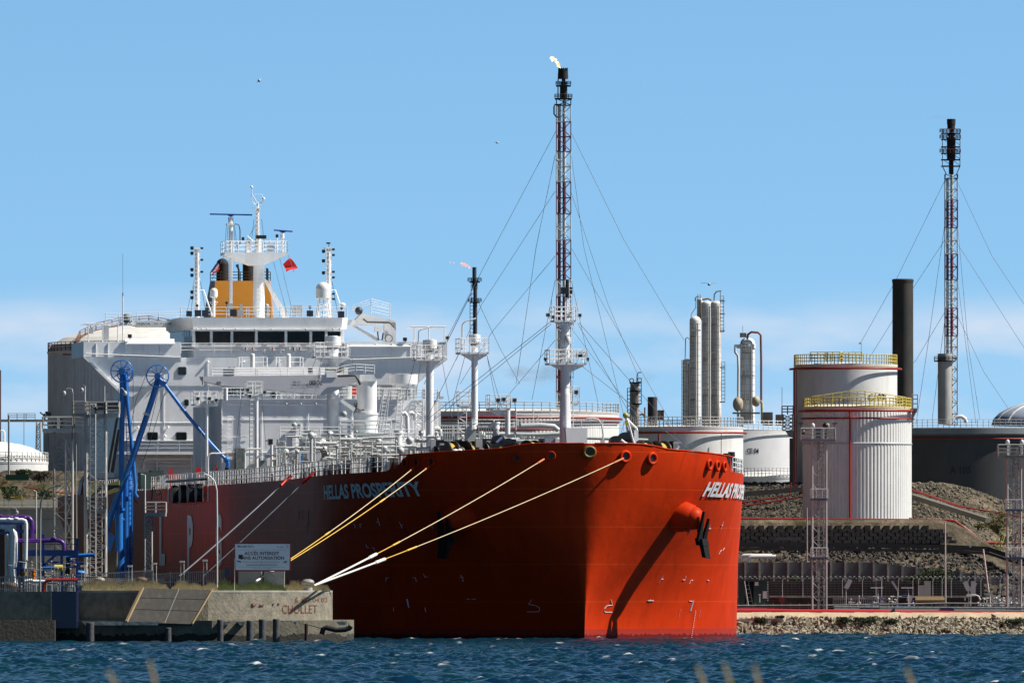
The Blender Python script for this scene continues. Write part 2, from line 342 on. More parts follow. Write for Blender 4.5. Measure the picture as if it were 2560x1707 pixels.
# ---------------------------------------------------------------- water
def build_water():
    nx, ny = 420, 1500
    Y = 330 + (np.linspace(0,1,ny)**1.25)*(960-330)
    base_w = 62.0
    t = np.linspace(-1,1,nx)
    YY = np.repeat(Y[:,None], nx, 1); XX = t[None,:]*(base_w*YY/960*1.08+2)
    H = np.zeros_like(XX); rs = np.random.RandomState(3)
    for i in range(46):
        lam = 0.55*(1.105**(i%24))*(1+.1*rs.rand()); k = 2*math.pi/lam
        th = R(200)+rs.randn()*.55; a = .0150*lam**.90*(.6+.8*rs.rand())*.55
        ph = k*(XX*math.cos(th)+YY*math.sin(th))+rs.rand()*6.28
        H += a*(np.sin(ph) + .25*np.sin(2*ph+.6))
    # wind patches and foam where the crests are highest
    def vnoise(sx_, sy_, seed):
        g = np.random.RandomState(seed).rand(400,400); u = (XX/sx_+150)%398; v = (YY/sy_)%398
        i = u.astype(int); j = v.astype(int); fu = u-i; fv = v-j; fu = fu*fu*(3-2*fu); fv = fv*fv*(3-2*fv)
        return (g[j,i]*(1-fu)+g[j,i+1]*fu)*(1-fv)+(g[j+1,i]*(1-fu)+g[j+1,i+1]*fu)*fv
    H *= .75+.5*vnoise(14,22,5)
    sd = H.std(); F = np.clip((H/sd-2.6+1.3*(vnoise(3.2,5,8)-.5)+1.6*(vnoise(.3,.5,9)-.5))*2.2, 0, 1)*np.clip((vnoise(1.1,2.2,11)-.72)*8,0,1)
    vs = np.stack([XX,YY,H],-1).reshape(-1,3)
    # broad skirt so the sheet reaches the horizon and the near bank
    idx = np.arange(nx*ny).reshape(ny,nx); q = np.stack([idx[:-1,:-1],idx[:-1,1:],idx[1:,1:],idx[1:,:-1]],-1).reshape(-1,4)
    me = bpy.data.meshes.new('water'); me.vertices.add(len(vs)); me.vertices.foreach_set('co', vs.ravel())
    me.loops.add(q.size); me.loops.foreach_set('vertex_index', q.ravel().astype(np.int32)); me.polygons.add(len(q))
    me.polygons.foreach_set('loop_start', np.arange(0,q.size,4,dtype=np.int32)); me.polygons.foreach_set('loop_total', np.full(len(q),4,dtype=np.int32))
    me.polygons.foreach_set('use_smooth', np.ones(len(q),bool)); me.update()
    at = me.attributes.new('foam','FLOAT','POINT'); at.data.foreach_set('value', F.ravel().astype(np.float32))
    m = bpy.data.materials.new('sea_water'); m.use_nodes = True; n = m.node_tree.nodes; l = m.node_tree.links; b = n['Principled BSDF']
    tcn = n.new('ShaderNodeTexCoord'); ns = n.new('ShaderNodeTexNoise'); ns.inputs['Scale'].default_value = .11; ns.inputs['Detail'].default_value = 5; l.new(tcn.outputs['Object'], ns.inputs[0])
    cr = n.new('ShaderNodeValToRGB'); cr.color_ramp.elements[0].position = .38; cr.color_ramp.elements[0].color = (.002,.021,.052,1); cr.color_ramp.elements[1].position = .66; cr.color_ramp.elements[1].color = (.002,.030,.038,1); l.new(ns.outputs[0], cr.inputs[0])
    ga = n.new('ShaderNodeAttribute'); ga.attribute_name = 'foam'
    mx = n.new('ShaderNodeMix'); mx.data_type = 'RGBA'; l.new(ga.outputs['Fac'], mx.inputs[0]); l.new(cr.outputs[0], mx.inputs[6]); mx.inputs[7].default_value = (.8,.82,.82,1); l.new(mx.outputs[2], b.inputs['Base Color'])
    b.inputs['Roughness'].default_value = .16; b.inputs['IOR'].default_value = 1.33; b.inputs['Specular IOR Level'].default_value = .07
    bn = n.new('ShaderNodeBump'); bn.inputs['Strength'].default_value = .8; bn.inputs['Distance'].default_value = .06
    mp = n.new('ShaderNodeMapping'); mp.inputs['Scale'].default_value = (2.2,1.2,1); l.new(tcn.outputs['Object'], mp.inputs[0])
    n2 = n.new('ShaderNodeTexNoise'); n2.inputs['Scale'].default_value = 1.6; n2.inputs['Detail'].default_value = 7; n2.inputs['Roughness'].default_value = .62; l.new(mp.outputs[0], n2.inputs[0]); l.new(n2.outputs[0], bn.inputs['Height']); l.new(bn.outputs[0], b.inputs['Normal'])
    me.materials.append(m); o = bpy.data.objects.new('water', me); C.objects.link(o); o['kind'] = 'structure'; o['label'] = 'choppy deep blue harbour water with small white crests'
    # the rest of the sea, just under the wave troughs
    mb = MB()
    for (x0,x1,y0,y1) in ((-4000,4000,70,9000),): mb.quad((x0,y0,-.75),(x1,y0,-.75),(x1,y1,-.75),(x0,y1,-.75))
    s2 = solo(mb, 'outer_water', m, 'open water reaching beyond the harbour', kind='structure')
build_water()
# near bank under the photographer, out of frame below
mb = MB(); mb.box2((-80,-20,-1.5),(80,78,1.9)); solo(mb, 'near_bank', sand, kind='structure')

# ---------------------------------------------------------------- terrain behind the harbour
def sstep(a, b, x):
    t = np.clip((x-a)/(b-a), 0, 1); return t*t*(3-2*t)
def terr(X, Y):
    X = np.asarray(X, float); Y = np.asarray(Y, float)
    px = 1280+FP*X/Y
    right = sstep(950, 954, Y)*1.6 + .45*sstep(954,958,Y) + .0
    # right-hand side: rubble slope behind the panel wall, terrace, block wall, tank bench, back ridge
    drop = sstep(2340, 2620, px)
    r1 = 2.05 + (6.4-3.6*drop)*sstep(1046,1062,Y) + (2.9-1.8*drop)*sstep(1066,1068.5,Y)
    r1 = r1 + (4.3+2.6*drop)*sstep(1096,1128,Y) 
    zr = np.where(Y < 1046, right, r1)
    # left-hand side: quay apron behind the jetty, wall, sandy slope
    zl = 1.0 + 3.0*sstep(1086,1090,Y) + 13.4*sstep(1128,1165,Y)
    sideL = 1-sstep(700, 1100, px)
    return zr*(1-sideL) + zl*sideL
def build_land():
    Xs = np.concatenate([np.linspace(-900,-70,24)[:-1], np.linspace(-70,70,281), np.linspace(70,900,24)[1:]])
    Ys = np.concatenate([np.arange(947,960,.5), np.arange(960,1044,3), np.arange(1044,1072,.5), np.arange(1072,1100,2), np.arange(1100,1170,1.5), np.linspace(1172,1500,30), np.linspace(1600,6000,10)])
    XX, YY = np.meshgrid(Xs, Ys); Z = terr(XX, YY)
    rs = np.random.RandomState(4); gn = rs.rand(*Z.shape)
    # basin for the ship: land starts at the shore only to the right of the hull; the berth pocket is open water
    hullr = SX - (YY-SY)/CT*ST + 24
    left_open = (YY < 1088) & (XX < hullr)
    slope = ((YY>1046)&(YY<1066)) | ((YY>1098)&(YY<1170))
    Z = Z + (gn-.5)*np.where(slope, .4, .05)
    Z = np.where(YY <= 950.1, -1.2, Z); Z = np.where(left_open, -2.5, Z)
    mb = MB(); nx = len(Xs); vs = np.stack([XX,YY,Z],-1).reshape(-1,3).tolist()
    fs = [(j*nx+i,j*nx+i+1,(j+1)*nx+i+1,(j+1)*nx+i) for j in range(len(Ys)-1) for i in range(nx-1)]
    mb.add(vs, fs, False)
    m = bpy.data.materials.new('ground_soil'); m.use_nodes = True; n = m.node_tree.nodes; l = m.node_tree.links; b = n['Principled BSDF']; b.inputs['Roughness'].default_value = .95; b.inputs['Specular IOR Level'].default_value = .1
    t = n.new('ShaderNodeTexCoord'); a = n.new('ShaderNodeTexNoise'); a.inputs['Scale'].default_value = .12; a.inputs['Detail'].default_value = 8; l.new(t.outputs['Object'], a.inputs[0])
    r = n.new('ShaderNodeValToRGB'); r.color_ramp.elements[0].position = .3; r.color_ramp.elements[0].color = (.055,.045,.034,1); r.color_ramp.elements[1].position = .7; r.color_ramp.elements[1].color = (.25,.20,.14,1)
    q = r.color_ramp.elements.new(.5); q.color = (.11,.09,.065,1); l.new(a.outputs[0], r.inputs[0])
    v = n.new('ShaderNodeTexNoise'); v.inputs['Scale'].default_value = 1.3; v.inputs['Detail'].default_value = 9; v.inputs['Roughness'].default_value = .75; l.new(t.outputs['Object'], v.inputs[0])
    mr = n.new('ShaderNodeMapRange'); mr.inputs[1].default_value = .3; mr.inputs[2].default_value = .7; mr.inputs[3].default_value = .35; mr.inputs[4].default_value = 1.4; l.new(v.outputs[0], mr.inputs[0])
    mu = n.new('ShaderNodeMix'); mu.data_type = 'RGBA'; mu.blend_type = 'MULTIPLY'; mu.inputs[0].default_value = 1; l.new(r.outputs[0], mu.inputs[6]); l.new(mr.outputs[0], mu.inputs[7])
    # dark oily scrub in patches
    g = n.new('ShaderNodeTexNoise'); g.inputs['Scale'].default_value = .35; g.inputs['Detail'].default_value = 6; l.new(t.outputs['Object'], g.inputs[0])
    gr = n.new('ShaderNodeMapRange'); gr.inputs[1].default_value = .55; gr.inputs[2].default_value = .62; gr.inputs[4].default_value = .8; l.new(g.outputs[0], gr.inputs[0])
    m2 = n.new('ShaderNodeMix'); m2.data_type = 'RGBA'; l.new(gr.outputs[0], m2.inputs[0]); l.new(mu.outputs[2], m2.inputs[6]); m2.inputs[7].default_value = (.045,.05,.02,1); l.new(m2.outputs[2], b.inputs['Base Color'])
    bn = n.new('ShaderNodeBump'); bn.inputs['Strength'].default_value = 1; bn.inputs['Distance'].default_value = .3; l.new(v.outputs[0], bn.inputs['Height']); l.new(bn.outputs[0], b.inputs['Normal'])
    me = _mesh(mb, 'terrain', m, (0,0,0)); o = bpy.data.objects.new('terrain', me); C.objects.link(o); o['kind'] = 'structure'; o['label'] = 'sandy harbour ground and rubble slopes of the refinery shore'
build_land()

# ---------------------------------------------------------------- the tanker
ship = thing('tanker_ship', 'large orange-red gas tanker moored with its white superstructure and bow towards the camera', 'ship', (SX, SY, 0), rotz=R(100))
BASE[ship.name] = (0,0,0)
def zdeck(u): return 13.6 + .65*max(0,1-u/60)**2
def ztop(u):
    if u > 10.8: return zdeck(u)
    t = min(max((u+.9)/2.2,0),1); t = t*t*(3-2*t); base = 15.78 - .52*max(0,u)/10.8
    return 16.2*(1-t) + base*t
def hw(u, z):
    f = min(max((z-.3)/15.2,0),1); f = f*f*(3-2*f)
    u0 = .7 - 2.2*min(max(z,0)/16,1)**1.1
    x = min(max((u-u0)/29,0),1); x2 = min(max((u-u0)/31,0),1); w_ = 18.3*((1-(1-x)**2)**1.55*(1-f) + (1-(1-x2)**2)**.5*f)
    if u > 180:
        t = (u-180)/44; k1 = 1-.22*t*t; k0 = 1-.75*t**1.5; g = min(max(z-1,0)/11,1)**.7; w_ *= k0*(1-g)+k1*g
    return w_
def u0z(z): return .7 - 2.2*min(max(z,0)/16,1)**1.1
def hull_mesh():
    mb = MB(); zs = [0,.035,.1,.17,.25,.33,.41,.5,.58,.66,.74,.82,.88,.94,1]
    xi = [0,.002,.006,.014,.026,.045,.07,.1,.14,.185,.235,.29,.35,.42,.5,.6,.7,.8,.9,1]
    us = [40,50,65,80,100,120,140,160,180,188,196,204,212,218,224]
    grid = []
    for s in (1,-1):
        rows = []
        for r in zs:
            row = []
            for k, x in enumerate(xi):
                u = -1.5+x*32; 
                for _ in range(3):
                    z = -3+r*(ztop(u)+3); u0 = u0z(z); u = u0+x*(33.5-u0)
                row.append((u, s*hw(u,z), z))
            for u in us:
                z = -3+r*(ztop(u)+3); row.append((u, s*hw(u,z), z))
            rows.append(row)
        n = len(rows[0]); vs = [p for g in rows for p in g]
        fs = [(j*n+i,j*n+i+1,(j+1)*n+i+1,(j+1)*n+i) for j in range(len(zs)-1) for i in range(n-1)]
        if s < 0:      # the upper stem is rounded: share its vertices with the other side so it shades smoothly
            m_ = len(vs); fs = [tuple((m_+i if not (i%n == 0 and vs[i][2] > 1.2) else i) for i in f)[::-1] for f in fs]
            mb.add(first+vs, ffs+fs, True)
        else: first, ffs = vs, fs
        grid.append(rows)
    a, b = grid; n = len(a[0])-1
    mb.add([r[n] for r in a]+[r[n] for r in b], [(i,i+1,len(zs)+i+1,len(zs)+i) for i in range(len(zs)-1)])
    return mb
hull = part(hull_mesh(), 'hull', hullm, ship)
# bulwark inner skin + cap rail, and the decks
mb = MB()
uu = [-1.49,-1.3,-1,-.5,0,1,2,3.5,5,7,9,10.7]
for s in (1,-1):
    for a, b in zip(uu, uu[1:]):
        za, zb = ztop(a), ztop(b); wa, wb = hw(a,za), hw(b,zb)
        mb.tube([(a,s*wa,za+.02),(b,s*wb,zb+.0)], .06, n=6)
part(mb, 'bulwark_rail', hullm, hull)
mb = MB(); ds = [-1.2,0,1,2,4,6,9,12,16,20,26,33,50,80,120,160,190,205,215,224]
for a, b in zip(ds, ds[1:]):
    wa, wb = hw(a,zdeck(a))-.05, hw(b,zdeck(b))-.05; mb.quad((a,-wa,zdeck(a)-.02),(b,-wb,zdeck(b)-.02),(b,wb,zdeck(b)-.02),(a,wa,zdeck(a)-.02))
part(mb, 'deck', mat('deck_red', (.09,.06,.05), .8), ship)
def HP(px, py, side, off=.05, umax=60):
    """point of the hull side seen at a photo pixel"""
    prev = None; sg = side
    for i in range(1, 900):
        u = -1.6 + i*(umax+1.6)/900; z = 8.0
        for _ in range(4):
            w_ = hw(u,z)*sg; Y = SY+u*CT-w_*ST; z = EYE+(HORI-py)*Y/FP
        w_ = hw(u,z)*sg
        X = SX-u*ST-w_*CT; Y = SY+u*CT-w_*ST; q = 1280+FP*X/Y
        d = (q-px)*(-sg)
        if w_ != 0 and prev is not None and prev < 0 <= d: 
            q_ = prev/(prev-d); u, w_, z = pp[0]*(1-q_)+u*q_, pp[1]*(1-q_)+w_*q_, pp[2]*(1-q_)+z*q_
            e = .15; n = Vector(((hw(u-e,z)-hw(u+e,z))/(2*e), sg, (hw(u,z-e)-hw(u,z+e))/(2*e))).normalized()
            return Vector((u,w_,z))+n*off
        if w_ != 0: prev = d; pp = (u,w_,z)
    return None
def hstroke(mb, segs, side, wpx=1.6, umax=60):
    wpx *= .7
    for seg in segs:
        for a, b in zip(seg, seg[1:]):
            n = max(1,int(math.hypot(b[0]-a[0],b[1]-a[1])/8)); pts = [HP(a[0]+(b[0]-a[0])*i/n, a[1]+(b[1]-a[1])*i/n, side, umax=umax) for i in range(n+1)]
            for p, q in zip(pts, pts[1:]):
                if p is not None and q is not None: mb.bar(p, q, wpx*.034, .02 if False else wpx*.034)
# name in white letters on both bows
def hull_name(side, u_a, u_b, z0a, z0b, ht, flip):
    v, f = text2d('HELLAS PROSPERITY', .035); mb = MB(); vs = []
    for a, b in v:
        u = u_a+(u_b-u_a)*a; z = z0a+(z0b-z0a)*a + ht*b; vs.append((u, side*(hw(u,z)+.11), z))
    mb.add(vs, f); return mb
pa = HP(813,1240,1,umax=90); pb = HP(1058,1225,1,umax=90)
part(hull_name(1, pa[0], pb[0], 11.72, 11.9, 1.25, False), 'name_lettering', letter, hull)
qa = HP(1757,1232,-1,umax=60)
part(hull_name(-1, qa[0], qa[0]+(pa[0]-pb[0]), 11.9, 11.72, 1.25, True), 'name_lettering', letter, hull)
# tug, thruster and bulb marks
mb = MB()
hstroke(mb, [[(883,1310),(888,1310),(889,1319)],[(902,1318),(901,1309),(906,1309)],[(945,1294),(951,1313)],[(942,1304),(949,1304)],[(999,1303),(1007,1320)],[(1003,1312),(1009,1312)],[(1074,1312),(1084,1312)],[(1080,1312),(1083,1320)],
             [(916,1360),(919,1368),(924,1368)],[(930,1368),(936,1368),(938,1375)],[(966,1453),(966,1443),(972,1443)],[(1032,1443),(1039,1443),(1042,1452)],[(1059,1433),(1063,1441),(1070,1441)],[(1149,1442),(1160,1442)],[(1153,1435),(1159,1452)],
             [(984,1517),(985,1528)],[(1063,1517),(1065,1528)],[(1168,1496),(1175,1497)],[(1180,1497),(1190,1496)],
             [(1331,1497),(1322,1509),(1340,1512),(1349,1518),(1350,1524),(1346,1528),(1318,1528)]], 1, 1.5, 90)
hstroke(mb, [[(1527,1498),(1530,1511),(1516,1513),(1510,1520),(1509,1526),(1512,1529),(1529,1529)],
             [(1724,1329),(1728,1318)],[(1722,1318),(1731,1318)],[(1767,1328),(1776,1311)],[(1771,1320),(1776,1320)],[(1801,1322),(1807,1303)],[(1803,1312),(1806,1312)],[(1822,1324),(1824,1316)],
             [(1796,1384),(1800,1376),(1803,1375)],[(1806,1375),(1810,1368)],[(1647,1455),(1657,1438)],[(1652,1446),(1657,1446)],[(1706,1448),(1711,1448),(1714,1439)],[(1722,1458),(1727,1449),(1731,1449)],[(1767,1449),(1771,1450),(1769,1459)],
             [(1618,1500),(1633,1500)],[(1625,1497),(1623,1503)],[(1722,1501),(1730,1502)],[(1696,1541),(1700,1522)],[(1747,1541),(1750,1523)]], -1, 1.5)
for i in range(14): hstroke(mb, [[(1737-i*.78,1526+i*5),(1738.5-i*.78,1526+i*5+1.5)]], -1, 1.6)
hstroke(mb, [[(1733,1500),(1725,1526)]], -1, 4); hstroke(mb, [[(1018,1496),(1023,1518)]], 1, 4, 90)
part(mb, 'hull_marks', letter, hull)
# big letters on the flat side
mb = MB()
def side_letter(st, pxa, pxb, z0, z1):
    v, f = text2d(st, .05); ua = Sf.pv(pxa,1350,18.4)[0]; ub = Sf.pv(pxb,1350,18.4)[0]
    mb.add([(ua+(ub-ua)*a, 18.36, z0+(z1-z0)*b) for a,b in v], f)
side_letter('L', 397, 411, 6.4, 11.0); side_letter('P', 467, 481, 6.2, 11.0); side_letter('G', 538, 553, 6.2, 11.0)
part(mb, 'gas_lettering', letter, hull)
mb = MB()
hstroke(mb, [[(774,1275),(772,1290),(773,1304),(769,1318),(770,1330)],[(749,1277),(749,1296)],[(759,1275),(759,1282)],[(750,1274),(760,1275)],[(758,1288),(759,1297)]], 1, 1.8, 120)
part(mb, 'scrape_marks', black, hull)
mb = MB()   # small draught figures along the side
for x in (447,452,476,482,498): hstroke(mb, [[(x,1261),(x,1266)]], 1, 1.3, 220)
part(mb, 'draught_marks', letter, hull)
# chocks: oval rings through the bulwark
def chock(px, py, side, r=.42, m=hullm, oval=1.0, nm='chock', dy=1.0):
    c = HP(px,py,side,.02); 
    if c is None: return
    d = HP(px+3,py,side,.02) or HP(px-3,py,side,.02); tg = (d-c).normalized() if d is not None else Vector((0,1,0))
    up = Vector((0,0,1)); nn = tg.cross(up).normalized()
    if nn.dot(Vector((-.3,side,0))) < 0: nn = -nn
    mb = MB(); mb.tube([c+nn*.1+tg*r*oval*math.cos(t)+up*r*dy*math.sin(t) for t in np.linspace(0,2*math.pi,19)], r*.32, n=7, caps=False)
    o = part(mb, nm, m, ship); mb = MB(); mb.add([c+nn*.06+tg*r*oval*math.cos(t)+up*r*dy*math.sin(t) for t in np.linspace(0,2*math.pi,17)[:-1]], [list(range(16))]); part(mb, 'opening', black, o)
for x, y in ((1015,1157),(1043,1155),(1081,1153),(1293,1144),(1378,1139)): chock(x,y,1,.34)
for x, y, r in ((1562,1141,.42),(1629,1146,.42),(1771,1161,.38),(1791,1164,.38),(1808,1166,.38)): chock(x,y,-1,r)
# the round centre-line chock in the stem
c = Vector((-1.5, 0, ztop(-1.4)-.72)); 
def stem_ring(mb, r, t, off): mb.tube([c+Vector((-off,r*math.cos(a),r*math.sin(a)*.9)) for a in np.linspace(0,2*math.pi,25)], t, n=8, caps=False)
mb = MB(); mb.cyl(c+Vector((.4,0,0)), c+Vector((-.12,0,0)), .60, n=24); o = part(mb, 'centre_chock', hullm, ship)
mb = MB(); stem_ring(mb, .46, .12, .16); part(mb, 'ring', mat('chock_yellow', (.14,.115,.015), .5), o)
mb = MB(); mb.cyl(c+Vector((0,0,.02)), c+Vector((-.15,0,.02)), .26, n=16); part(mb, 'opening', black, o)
# anchors with their bolsters
def anchor(px, py, side):
    c = HP(px,py,side,0); out = Vector((-.55, side*.80, -.12)).normalized()
    mb = MB(); P = [c-out*1.2, c+out*.3, c+out*1.0, c+out*1.35+Vector((0,0,-.12))]; mb.tube(P, [1.35,1.3,1.12,.85], n=20); mb.sphere(tuple(c+out*1.15), 1.0, 18, 10)
    bol = part(mb, 'anchor_bolster', hullm, ship)
    a0 = c+out*1.55+Vector((0,0,-.1)); dn = Vector((-.12,side*.18,-1)).normalized(); tg = out.cross(dn).normalized()
    mb = MB(); mb.bar(a0+Vector((0,0,.5)), a0+dn*1.5, .34, .34)
    cr = a0+dn*1.6; mb.prism([cr-tg*.7-out*.25, cr+tg*.7-out*.25, cr+tg*.6+out*.4, cr-tg*.6+out*.4], dn*.6)
    for k in (-1,1):     # flukes
        b0 = cr+tg*k*.5+dn*.2; mb.prism([b0-tg*.42-out*.1, b0+tg*.42-out*.1, b0+tg*.04+Vector((0,0,2.5-.6*(k>0)))+out*.35, b0-tg*.04+Vector((0,0,2.5-.6*(k>0)))+out*.35], out*.22)
    mb.prism([cr-tg*.55+dn*.2, cr+tg*.55+dn*.2, cr+tg*.5+dn*1.7, cr-tg*.5+dn*1.6], out*.35)
    part(mb, 'anchor', mat('anchor_black', (.014,.012,.011), .6, spec=.15, bump=.3), ship)
anchor(1700,1290,-1); anchor(1158,1290,1)
for x, y in ((1540,1103),):
    pass

# ---- forecastle fittings
def winch(px, py, d, n=2, rope=True, w=14):
    """mooring winch: black drums on a shaft, yellow rope on the drum"""
    c = Sf.p(px,py,d); z0 = zdeck(d); mb = MB(); r = .95
    zc = z0+1.7
    ax = Vector((.55,-.84,0)); o0 = Vector((d,c[1],zc)); P = lambda t: o0+ax*t
    for k in range(n+1): mb.cyl(P(k*.95-.05),P(k*.95+.05), r, n=22)
    mb.cyl(P(-.9),P(n*.95+.9), .26, n=10); mb.cyl(P(-1.1),P(-.5),.5,n=14)
    for t in (-.6,n*.95+.4): q = P(t); mb.box2((q[0]-.5,q[1]-.2,z0),(q[0]+.5,q[1]+.2,zc+.25))
    o = part(mb, 'mooring_winch', black, ship, split=False)
    if rope:
        mb = MB()
        for k in range(n): mb.cyl(P(k*.95+.08),P(k*.95+.62 if k==0 else k*.95+.4), .78 if k==0 else .5, n=20)
        part(mb, 'drum_winding', mat('winding_rope',(.50,.31,.04),.8,var=.3,scale=7), o)
for a in ((1112,1115,15),(1164,1115,15),(1213,1115,16,1,False),(1316,1110,12),(1337,1110,15,1,False),(1598,1110,13),(1640,1115,13)): winch(*a)
mb = MB()   # tall black drums of the windlass
for px, py, rp, d in ((1245,1104,17,20),(1270,1110,15,20.8),(1540,1106,17,16),(1563,1098,18,18)):
    c = Sf.p(px,py,d); r = rp*Sf.m(d); mb.cyl(c+Vector((-.5,0,0)), c+Vector((.5,0,0)), r, n=26); mb.box2((d-.5,c[1]-.4,zdeck(d)),(d+.5,c[1]+.4,c[2]))
part(mb, 'windlass_drum', black, ship)
mb = MB(); fline(mb, Sf, [(1233,1112),(1242,1106),(1250,1098),(1256,1093)], 18.5, 3.2); part(mb, 'canvas_cover', mat('cover_blue',(.25,.33,.6),.8), ship)
mb = MB(); fline(mb, Sf, [(1552,1100),(1562,1108),(1575,1113),(1600,1118)], 14.5, 4.5); part(mb, 'canvas_cover', mat('cover_pale',(.6,.6,.6),.8,bump=.5), ship)
mb = MB(); c = Sf.p(1250,1121,14); mb.cyl(c, c+Vector((-.4,0,0)), 5*Sf.m(14), n=18); part(mb, 'gypsy_wheel', mat('bright_yellow',(.65,.40,.02),.5), ship)
mb = MB()
for px,d in ((1138,13),(1149,13)): c = Sf.p(px,1131,d); mb.sphere(c, .32, 12, 8); mb.cyl((c[0],c[1],zdeck(d)), c, .3, n=12)
c = Sf.p(1726,1134,10); mb.sphere(c,.3,12,8); mb.cyl((c[0],c[1],zdeck(10)), c, .28, n=12); part(mb, 'bollard_cap', white2, ship)
rr = random.Random(2)
mb = MB(); mg = MB()
for i in range(120):    # low machinery between the winches
    px = rr.choice([rr.uniform(1082,1345), rr.uniform(1585,1690)]); d = rr.uniform(12,30); y = rr.uniform(1096,1135) if px<1400 else rr.uniform(1108,1135)
    c = Sf.p(px,y,d); s_ = rr.uniform(.1,.4); (mb if rr.random()<.6 else mg).box2((d-s_,c[1]-s_,zdeck(d)),(d+s_,c[1]+s_,max(c[2],zdeck(d)+.4)))
part(mb, 'deck_machinery', black, ship); part(mg, 'deck_machinery', greyp, ship)
mb = MB(); fbox(mb, Sf, 1362,1095,1388,1130, 12, 3); o = part(mb, 'rope_locker', mat('pale_blue_grey',(.30,.34,.44),.5), ship); mb = MB(); fbox(mb,Sf,1388,1094,1391,1130,11.9,3.1); fbox(mb,Sf,1391,1097,1415,1130,14,2); part(mb,'frame',lightgrey,ship)
mb = MB(); fpoly(mb, Sf, [(1414,1069),(1468,1069),(1467,1125),(1418,1125)], 7.5, .8); part(mb, 'screen_plate', white, ship)
mb = MB(); fline(mb, Sf, [(1465,1048),(1480,1045),(1495,1048),(1504,1060),(1508,1085),(1507,1115)], 10, 2.0); fbox(mb,Sf,1503,1098,1512,1112,9.8,.4); part(mb, 'vent_pipe', lightgrey, ship)
mb = MB(); fline(mb, Sf, [(1563,1036),(1572,1060),(1586,1112)], 13, 2.4); fline(mb, Sf, [(1560,1040),(1592,1072),(1591,1118)], 13.3, 3); fline(mb,Sf,[(1566,1036),(1572,1075)],13.2,1); fline(mb,Sf,[(1554,1080),(1566,1045)],13.6,1.2); fbox(mb,Sf,1586,1075,1596,1118,13.2,.3)
fbox(mb,Sf,1684,1105,1704,1107,10,.4); fbox(mb,Sf,1686,1107,1697,1130,10.2,.4); part(mb, 'davit', white, ship)
mb = MB(); mb.sphere(Sf.p(1564,1038,13),.25); mb.bar(Sf.p(1566,1050,13),Sf.p(1567,1062,13),.2,.2); part(mb,'davit_head',mat('hook_yellow',(.5,.4,.03),.5),ship)
# foremast: tapered post, two platforms, light box on top
mb = MB()
fbx = 1413
fcyl(mb, Sf, 1413,985,1110,14.5,9,12.5,24); fcyl(mb, Sf, 1413,968,985,12.5,9,10.5,24); fcyl(mb, Sf, 1413,808,968,11.8,9,11,24)
mast = part(mb, 'foremast', white, ship)
def mast_platform(px, py, rx, d, dep=1.6, hpx=28, name='mast_platform', under=16, rpost=12, rail=True, skirt=None):
    mb = MB(); k = Sf.m(d); a = Sf.p(px-rx,py,d-dep/2); b = Sf.p(px+rx,py+5,d-dep/2)
    mb.box2(a, b+Vector((dep,0,0)))
    mb.prism([Sf.p(px-rx,py+5,d-.1),Sf.p(px+rx,py+5,d-.1),Sf.p(px+rpost,py+5+under,d-.1),Sf.p(px-rpost,py+5+under,d-.1)], (.2,0,0))
    o = part(mb, name, white, ship); mb = MB()
    if rail:
        p = [Sf.p(px-rx,py,d-dep/2), Sf.p(px+rx,py,d-dep/2)]; q = [x+Vector((dep,0,0)) for x in p]
        mb.rail([p[0],p[1],q[1],q[0],p[0]], h=hpx*k, sp=.8, r=.03, rows=3); part(mb, 'railing', white, o)
    return o
mast_platform(1413,800,27,9,2.0,33,under=14); mast_platform(1420,907,46,9,2.2,33,under=16)
mb = MB(); fbox(mb,Sf,1404,718,1431,735,9,.5); fcyl(mb,Sf,1418,700,718,4,9.2,n=8); fcyl(mb,Sf,1418,735,744,5,9.2,n=8); part(mb,'lamp_board',black,ship)
mb = MB(); fcyl(mb,Sf,1413,740,800,1.2,9.2,n=6); fcyl(mb,Sf,1420,740,800,1.2,9.2,n=6); fcyl(mb,Sf,1417,744,800,2.4,9.4,n=6); fcyl(mb,Sf,1379,748,800,.8,9.2,n=5); fcyl(mb,Sf,1446,748,800,.8,9.2,n=5); fline(mb,Sf,[(1381,768),(1446,768)],9.2,1)
mb.ladder(Sf.p(1428,1100,8.4),Sf.p(1428,700,8.4),.35,.025,(0,1,0)); part(mb,'mast_top',white,ship)
def floodlight(px, py, d, w=9, m=lightgrey, nm='floodlight'):
    mb = MB(); fbox(mb, Sf, px-w/2, py-w/2, px+w/2, py+w/2, d, .35); k=Sf.m(d); o = part(mb, nm, m, ship); mb = MB(); fbox(mb,Sf,px-w*.35,py-w*.35,px+w*.35,py+w*.35,d-.03,.02); part(mb,'lens',black,o); mb=MB(); fbox(mb,Sf,px-1,py+w/2,px+1,py+w/2+4,d+.1,.1); part(mb,'bracket',m,o)
for x,y in ((1371,787),(1384,792),(1422,789),(1450,788),(1364,897),(1470,897)): floodlight(x,y,8.2, 9 if y<850 else 6, metal_w if y<850 else black)
mb = MB(); fbox(mb,Sf,1441,879,1467,893,8,1); o=part(mb,'horn_box',white,ship); mb=MB(); fbox(mb,Sf,1446,883,1456,892,7.95,.05); part(mb,'horn_mouth',black,o)
mb = MB(); c=Sf.p(1419,850,8.6); mb.sphere(c,.3,12,8,(1,1,1.6)); fcyl(mb,Sf,1419,855,862,4,8.6,n=10); part(mb,'ship_lamp',white2,ship)
mast_platform(1440,1003,9,9.6,.8,36,under=6,rpost=3); floodlight(1441,980,8.9,11,greyp)
